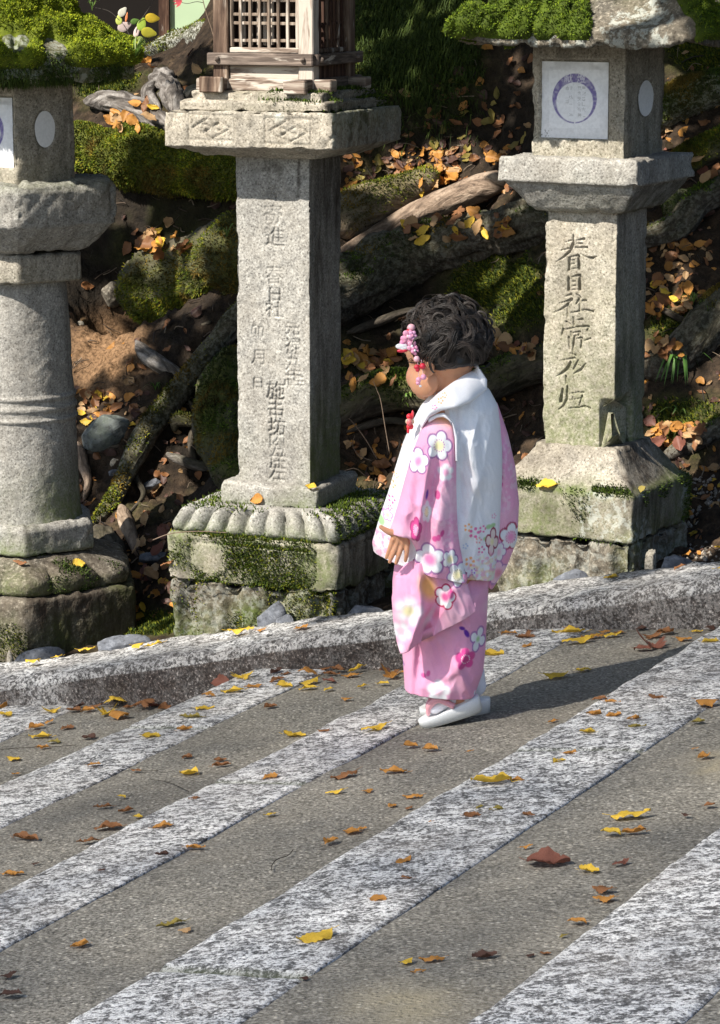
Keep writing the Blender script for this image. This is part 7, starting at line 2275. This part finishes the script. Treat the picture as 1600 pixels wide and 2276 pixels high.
tuft('fern', 'small bright green fern under the dark sweeping root', 'fern', 1510, 832, 22, 62, 1.2, 0.006, [(0.10, 0.22, 0.04), (0.14, 0.28, 0.05), (0.07, 0.16, 0.03)], 1.3)
tuft('grass_tuft', 'short grass on the bank right of the carved post', 'grass', 1540, 680, 22, 40, 1.1, 0.002, GPAL, 0.6)
tuft('grass_tuft', 'yellow green grass growing above the mossy stump', 'grass', 505, 528, 16, 36, 1.0, 0.002, GPAL + [(0.3, 0.3, 0.08)], 0.6)
tuft('weed', 'small green weed on the bank below the fern', 'weed', 1510, 925, 7, 26, 1.5, 0.004, GPAL, 0.7)
tuft('weed', 'tiny weed beside the curved strip of bark', 'weed', 345, 868, 8, 26, 1.3, 0.002, GPAL, 0.7)
tuft('weed', 'small weed on the mossy root left of the child', 'weed', 908, 885, 8, 24, 1.4, 0.004, GPAL, 0.7)

def twig(name, V_pts, rad, mat, parent):
    S = catmull(np.array(V_pts), 24); n = len(S)
    G = closed_tube(S, np.linspace(rad, rad * 0.5, n), 6)
    return add(name, G.reshape(-1, 3), gquads(G.shape[0], 6, True), mat, parent, True, {'mask': np.zeros((G.shape[0] * 6, 3)), 'grain': np.zeros((G.shape[0] * 6, 3))})
YT = YL + 0.12
D3 = lambda x, y, d=0.0: at_depth(x, y, YT + d)
sd_ = thing('seedling', 'young seedling with round yellow and green leaves on the mossy left roof', 'seedling', D3(300, 140))
twig('stem', [D3(300, 142), D3(296, 100), D3(278, 60), D3(262, 42), D3(240, 24), D3(205, 16)], 0.0016, BG, sd_)
twig('stem', [D3(300, 120), D3(305, 60), D3(322, 32), D3(336, 10), D3(345, -20)], 0.0014, BG, sd_)
def round_leaf(px, py, r, col, ang, face=0.0, parent=None, yd=0.0, asp=0.8):
    c = D3(px, py, yd); m = r / F * YT
    t = np.linspace(0, 2 * math.pi, 24, endpoint=False)
    rad = m * (1 + 0.45 * np.maximum(np.cos(t), 0) ** 10)
    ex = np.array([math.cos(ang), 0.25, math.sin(ang)]); ey = np.array([-math.sin(ang) * asp, face, math.cos(ang) * asp])
    V = [c] + [c + rad[i] * 0.55 * (math.cos(t[i]) * ex + math.sin(t[i]) * ey) + np.array([0, -0.002, 0]) for i in range(24)] + [c + rad[i] * (math.cos(t[i]) * ex + math.sin(t[i]) * ey) for i in range(24)]
    k = np.arange(24)
    T = np.stack([0 * k, 1 + k, 1 + (k + 1) % 24], -1); Q = np.stack([1 + k, 25 + k, 25 + (k + 1) % 24, 1 + (k + 1) % 24], -1)
    add('leaf', np.array(V), [Q, T], M['blade'], parent, True, {'Col': np.tile(col, (49, 1))})
YY, GG, PP, OO = (0.72, 0.50, 0.04), (0.30, 0.42, 0.05), (0.70, 0.55, 0.52), (0.66, 0.22, 0.08)
for a in ((336, 40, 13, YY, -0.1), (328, 72, 14, (0.55, 0.50, 0.05), -0.2), (314, 56, 12, GG, 1.2), (271, 28, 10, (0.62, 0.60, 0.50), 0.9), (274, 60, 13, PP, 0.4), (281, 40, 9, OO, 1.4, 0.0, 0.3), (264, 46, 9, (0.45, 0.5, 0.10), 1.6), (303, 72, 12, PP, 1.3, 0.1, 0.5), (313, 90, 10, (0.40, 0.48, 0.12), -0.8), (298, 48, 8, (0.12, 0.22, 0.04), 0.3)):
    round_leaf(*a[:5], parent=sd_, asp=a[6] if len(a) > 6 else 0.8)
tw = thing('sapling', 'thin bare sapling stem with one pink leaf beside the wooden lattice box', 'sapling', at_depth(481, 118, YM - 0.05))
T3 = lambda x, y: at_depth(x, y, YM - 0.05)
twig('stem', [T3(481, 190), T3(480, 110), T3(472, 70), T3(462, 40), T3(452, 5), T3(446, -30)], 0.0022, BP, tw)
twig('stem', [T3(451, 6), T3(436, 4), T3(415, 8), T3(395, 2), T3(380, -6)], 0.0012, BG, tw)
c = T3(405, 3); b = Bag()
for i in range(5):
    a = -2.4 + i * 0.42; L_ = 0.026
    d = np.array([math.sin(a) * 1.0, -0.2, math.cos(a) * 0.9]) * L_
    sd2 = np.cross(d / L_, [0, 1.0, 0]) * 0.004
    b.put(np.array([c, c + d * 0.5 + sd2, c + d, c + d * 0.5 - sd2]), [[0, 1, 2, 3]], Col=(0.66, 0.10, 0.12))
b.build('leaf', M['blade'], tw, False)
dead = thing('grass_stalk', 'long dry grass stalks leaning left of the child', 'grass', hit(866, 1010))
for pts in ([(866, 1008), (856, 950), (846, 890), (838, 868), (830, 848)], [(888, 812), (862, 840), (842, 872), (833, 905)], [(838, 1020), (812, 976), (785, 940), (775, 930)], [(826, 1024), (798, 1012), (784, 990), (788, 968)]):
    q0 = hit(pts[0][0], pts[0][1])[1] - 0.12
    twig('stalk', [at_depth(x, y, q0) for x, y in pts], 0.0018, BP, dead)
straw = thing('straw', 'pale dry straw lying across the corner of the lotus base', 'straw', at_depth(420, 1185, YM - 0.3))
twig('stalk', [at_depth(340, 1200, YM - 0.30), at_depth(380, 1186, YM - 0.32), at_depth(440, 1181, YM - 0.34), at_depth(505, 1184, YM - 0.36)], 0.0016, BP, straw)
for i, (pts, lab) in enumerate((([(1400, 1790), (1395, 1810), (1402, 1835)], 'x'),)):
    pass
for lab, pts in (('thin curved dry twig on the asphalt of the fourth step', [(651, 1892), (640, 1905), (618, 1912), (605, 1925), (603, 1938)]), ('fine straight twig on the asphalt of the third step', [(292, 1712), (320, 1716), (352, 1715)]),
                 ('long fine stalk on the asphalt at the left edge', [(0, 1668), (60, 1664), (120, 1662), (170, 1658)]), ('fine stalk beside the yellow leaf on the third step', [(335, 1735), (375, 1742), (420, 1762)])):
    P_ = [hit(x, y) + np.array([0, 0, 0.003]) for x, y in pts]
    S = catmull(np.array(P_), 20); G = closed_tube(S, np.full(20, 0.0008), 6)
    o = add('twig', G.reshape(-1, 3), gquads(G.shape[0], 6, True), B, None, True, {'mask': np.zeros((G.shape[0] * 6, 3)), 'grain': np.zeros((G.shape[0] * 6, 3))})
    tag(o, lab, 'twig', 'twigs on the path')

# ------------------------------------------------------------------ unseen tall tree added behind the camera: its thin high crown softens the light on the path
tall = thing('tree', 'tall unseen tree added behind the camera to soften the sun on the path', 'tree', (-22.0, -10.0, -4.3))
NU, NVV = 124, 118
NH = NU * NVV
uu = (-6.4 + 7.0 * (np.repeat(np.arange(NU), NVV) + rng.random(NH)) / NU); vv = 0.2 + (VB - 0.26) * (np.tile(np.arange(NVV), NU) + rng.random(NH)) / NVV
Pt = uv(uu, vv, 0.0); Pt[:, 2] = 0.25 * (uu + 2.588)
Qh = Pt + LS * rng.uniform(24.0, 30.0, (NH, 1))
a1_ = rng.normal(size=(NH, 3)); a1_ /= np.linalg.norm(a1_, axis=1, keepdims=True)
n_ = LS + 0.6 * rng.normal(size=(NH, 3)); b1_ = np.cross(n_, a1_); b1_ /= np.linalg.norm(b1_, axis=1, keepdims=True)
s_ = rng.uniform(0.035, 0.06, (NH, 1))
add('shade_crown', np.stack([Qh - a1_ * s_, Qh + b1_ * s_ * 0.7, Qh + a1_ * s_, Qh - b1_ * s_ * 0.7], 1).reshape(-1, 3), np.arange(NH * 4).reshape(NH, 4), M['blade'], tall, False,
    {'Col': np.repeat(np.array([(0.10, 0.15, 0.03), (0.24, 0.18, 0.03), (0.08, 0.12, 0.02)])[rng.integers(0, 3, NH)], 4, 0)}, 'stuff')
for pts_, r0_, r1_ in (([(-22.0, -10.0, -5.0), (-21.8, -10.0, 6), (-21.0, -10.0, 14), (-19.5, -10.0, 19)], 0.5, 0.15), ([(-21.5, -10.0, 10), (-19.5, -11, 14), (-17.2, -12, 17)], 0.16, 0.05), ([(-21.2, -10.0, 12), (-19.0, -9, 16), (-17.0, -8, 18.5)], 0.14, 0.05)):
    S = catmull(np.array(pts_, float), 24); G = closed_tube(S, np.linspace(r0_, r1_, 24), 12); nq = G.shape[0] * 12
    add('trunk' if r0_ > 0.2 else 'limb', G.reshape(-1, 3), gquads(G.shape[0], 12, True), B, tall, True, {'mask': np.zeros((nq, 3)), 'grain': np.tile(np.arange(nq)[:, None] * 0.01, (1, 3))})

# ------------------------------------------------------------------ unseen tree added above the picture, its boughs shade the bank
tree = thing('tree', 'broad unseen tree above the lanterns, added to shade the bank', 'tree', (2.6, 11.6, float(hill_h(2.6, 11.6))))
tz = float(hill_h(2.6, 11.6))
def bough(name, pts, r0, r1, parent):
    S = catmull(np.array(pts, float), 30); G = closed_tube(S, np.linspace(r0, r1, 30), 14)
    n = G.shape[0] * 14
    return add(name, G.reshape(-1, 3), gquads(G.shape[0], 14, True), B, parent, True, {'mask': np.tile([0, 0.2, 0.1], (n, 1)), 'grain': np.tile(np.arange(n)[:, None] * 0.01, (1, 3))})
bough('trunk', [(2.6, 11.6, tz - 0.3), (2.55, 11.5, tz + 1), (2.4, 11.3, tz + 2.4), (2.3, 11.2, tz + 4)], 0.30, 0.14, tree)
for e in ((-2.5, 6.2, 4.2), (-0.5, 5.6, 4.0), (1.2, 6.6, 4.4), (-3.5, 8.4, 4.5), (-1.0, 8.2, 3.9)):
    bough('limb', [(2.4, 11.3, tz + 2.2), ((2.4 + e[0]) / 2, (11.3 + e[1]) / 2 + 0.3, tz + 2.6), e], 0.10, 0.02, tree)
N = 14000
Q0 = np.stack([rng.uniform(-5.2, 2.2, N), rng.uniform(3.6, 10.8, N), rng.uniform(2.35, 4.6, N)], -1)
DN = -LS
keep = np.ones(N, bool)
def clear_ray(ax, ay, rad, ztop):
    """drop leaves whose shadow would cross the upright cylinder (ax, ay, rad) below ztop"""
    global keep
    dxy = DN[:2]; k = ((np.array([ax, ay]) - Q0[:, :2]) @ dxy) / (dxy @ dxy)
    c = Q0[:, :2] + k[:, None] * dxy; z = Q0[:, 2] + k * DN[2]
    keep &= ~((np.hypot(c[:, 0] - ax, c[:, 1] - ay) < rad) & (z < ztop) & (z > -1.0) & (k > 0))
for ax_ in LANTERN_AX: clear_ray(ax_[0], ax_[1], 0.34, 1.85)
clear_ray(foot0[0], YK, 0.3, 1.1)
# where each shadow lands on path and kerb -> keep those in full sun
t_ = np.linspace(0, 9, 60)
land = np.full((N, 3), np.nan); done = np.zeros(N, bool)
for t in t_:
    Pn = Q0 + DN * t
    under = (Pn[:, 2] < all_h(Pn[:, 0], Pn[:, 1])) & ~done
    land[under] = Pn[under]; done |= under
keep &= done & ((np.nan_to_num(land) @ SD) > VB + 0.02)
lx, ly = proj(np.nan_to_num(land, nan=5.0))
SUNNY = [(240, 775, 130), (300, 345, 200), (480, 660, 70), (300, 250, 70), (410, 210, 60), (1010, 460, 150), (900, 470, 120), (1090, 480, 90), (380, 565, 50), (420, 660, 70), (1490, 650, 70), (1500, 350, 80), (1500, 985, 50), (840, 820, 45), (1120, 770, 45),
         (1540, 1150, 120), (350, 1240, 40), (230, 950, 40), (1500, 230, 60), (430, 60, 120), (300, 1370, 160), (1540, 760, 45), (440, 780, 30), (1500, 450, 35)]  # leaves are left out over these spots so sun gets through
for a, b, r_ in SUNNY:
    keep &= ~(np.hypot(lx - a, ly - b) < r_)
Q0 = Q0[keep]
n = len(Q0)
ax1 = rng.normal(size=(n, 3)); ax1[:, 2] *= 0.4; ax1 /= np.linalg.norm(ax1, axis=1, keepdims=True)
nn = np.tile(LS, (n, 1)) + 0.5 * rng.normal(size=(n, 3)); b1 = np.cross(nn, ax1); b1 /= np.linalg.norm(b1, axis=1, keepdims=True)
sz = rng.uniform(0.07, 0.13, (n, 1))
V = np.stack([Q0 - ax1 * sz, Q0 + b1 * sz * 0.55, Q0 + ax1 * sz, Q0 - b1 * sz * 0.55], 1).reshape(-1, 3)
Qd = np.arange(n * 4).reshape(n, 4)
add('shade_crown', V, Qd, M['blade'], tree, False, {'Col': np.repeat(np.array([(0.10, 0.15, 0.03), (0.20, 0.17, 0.03), (0.07, 0.11, 0.02)])[rng.integers(0, 3, n)], 4, 0)}, 'stuff')
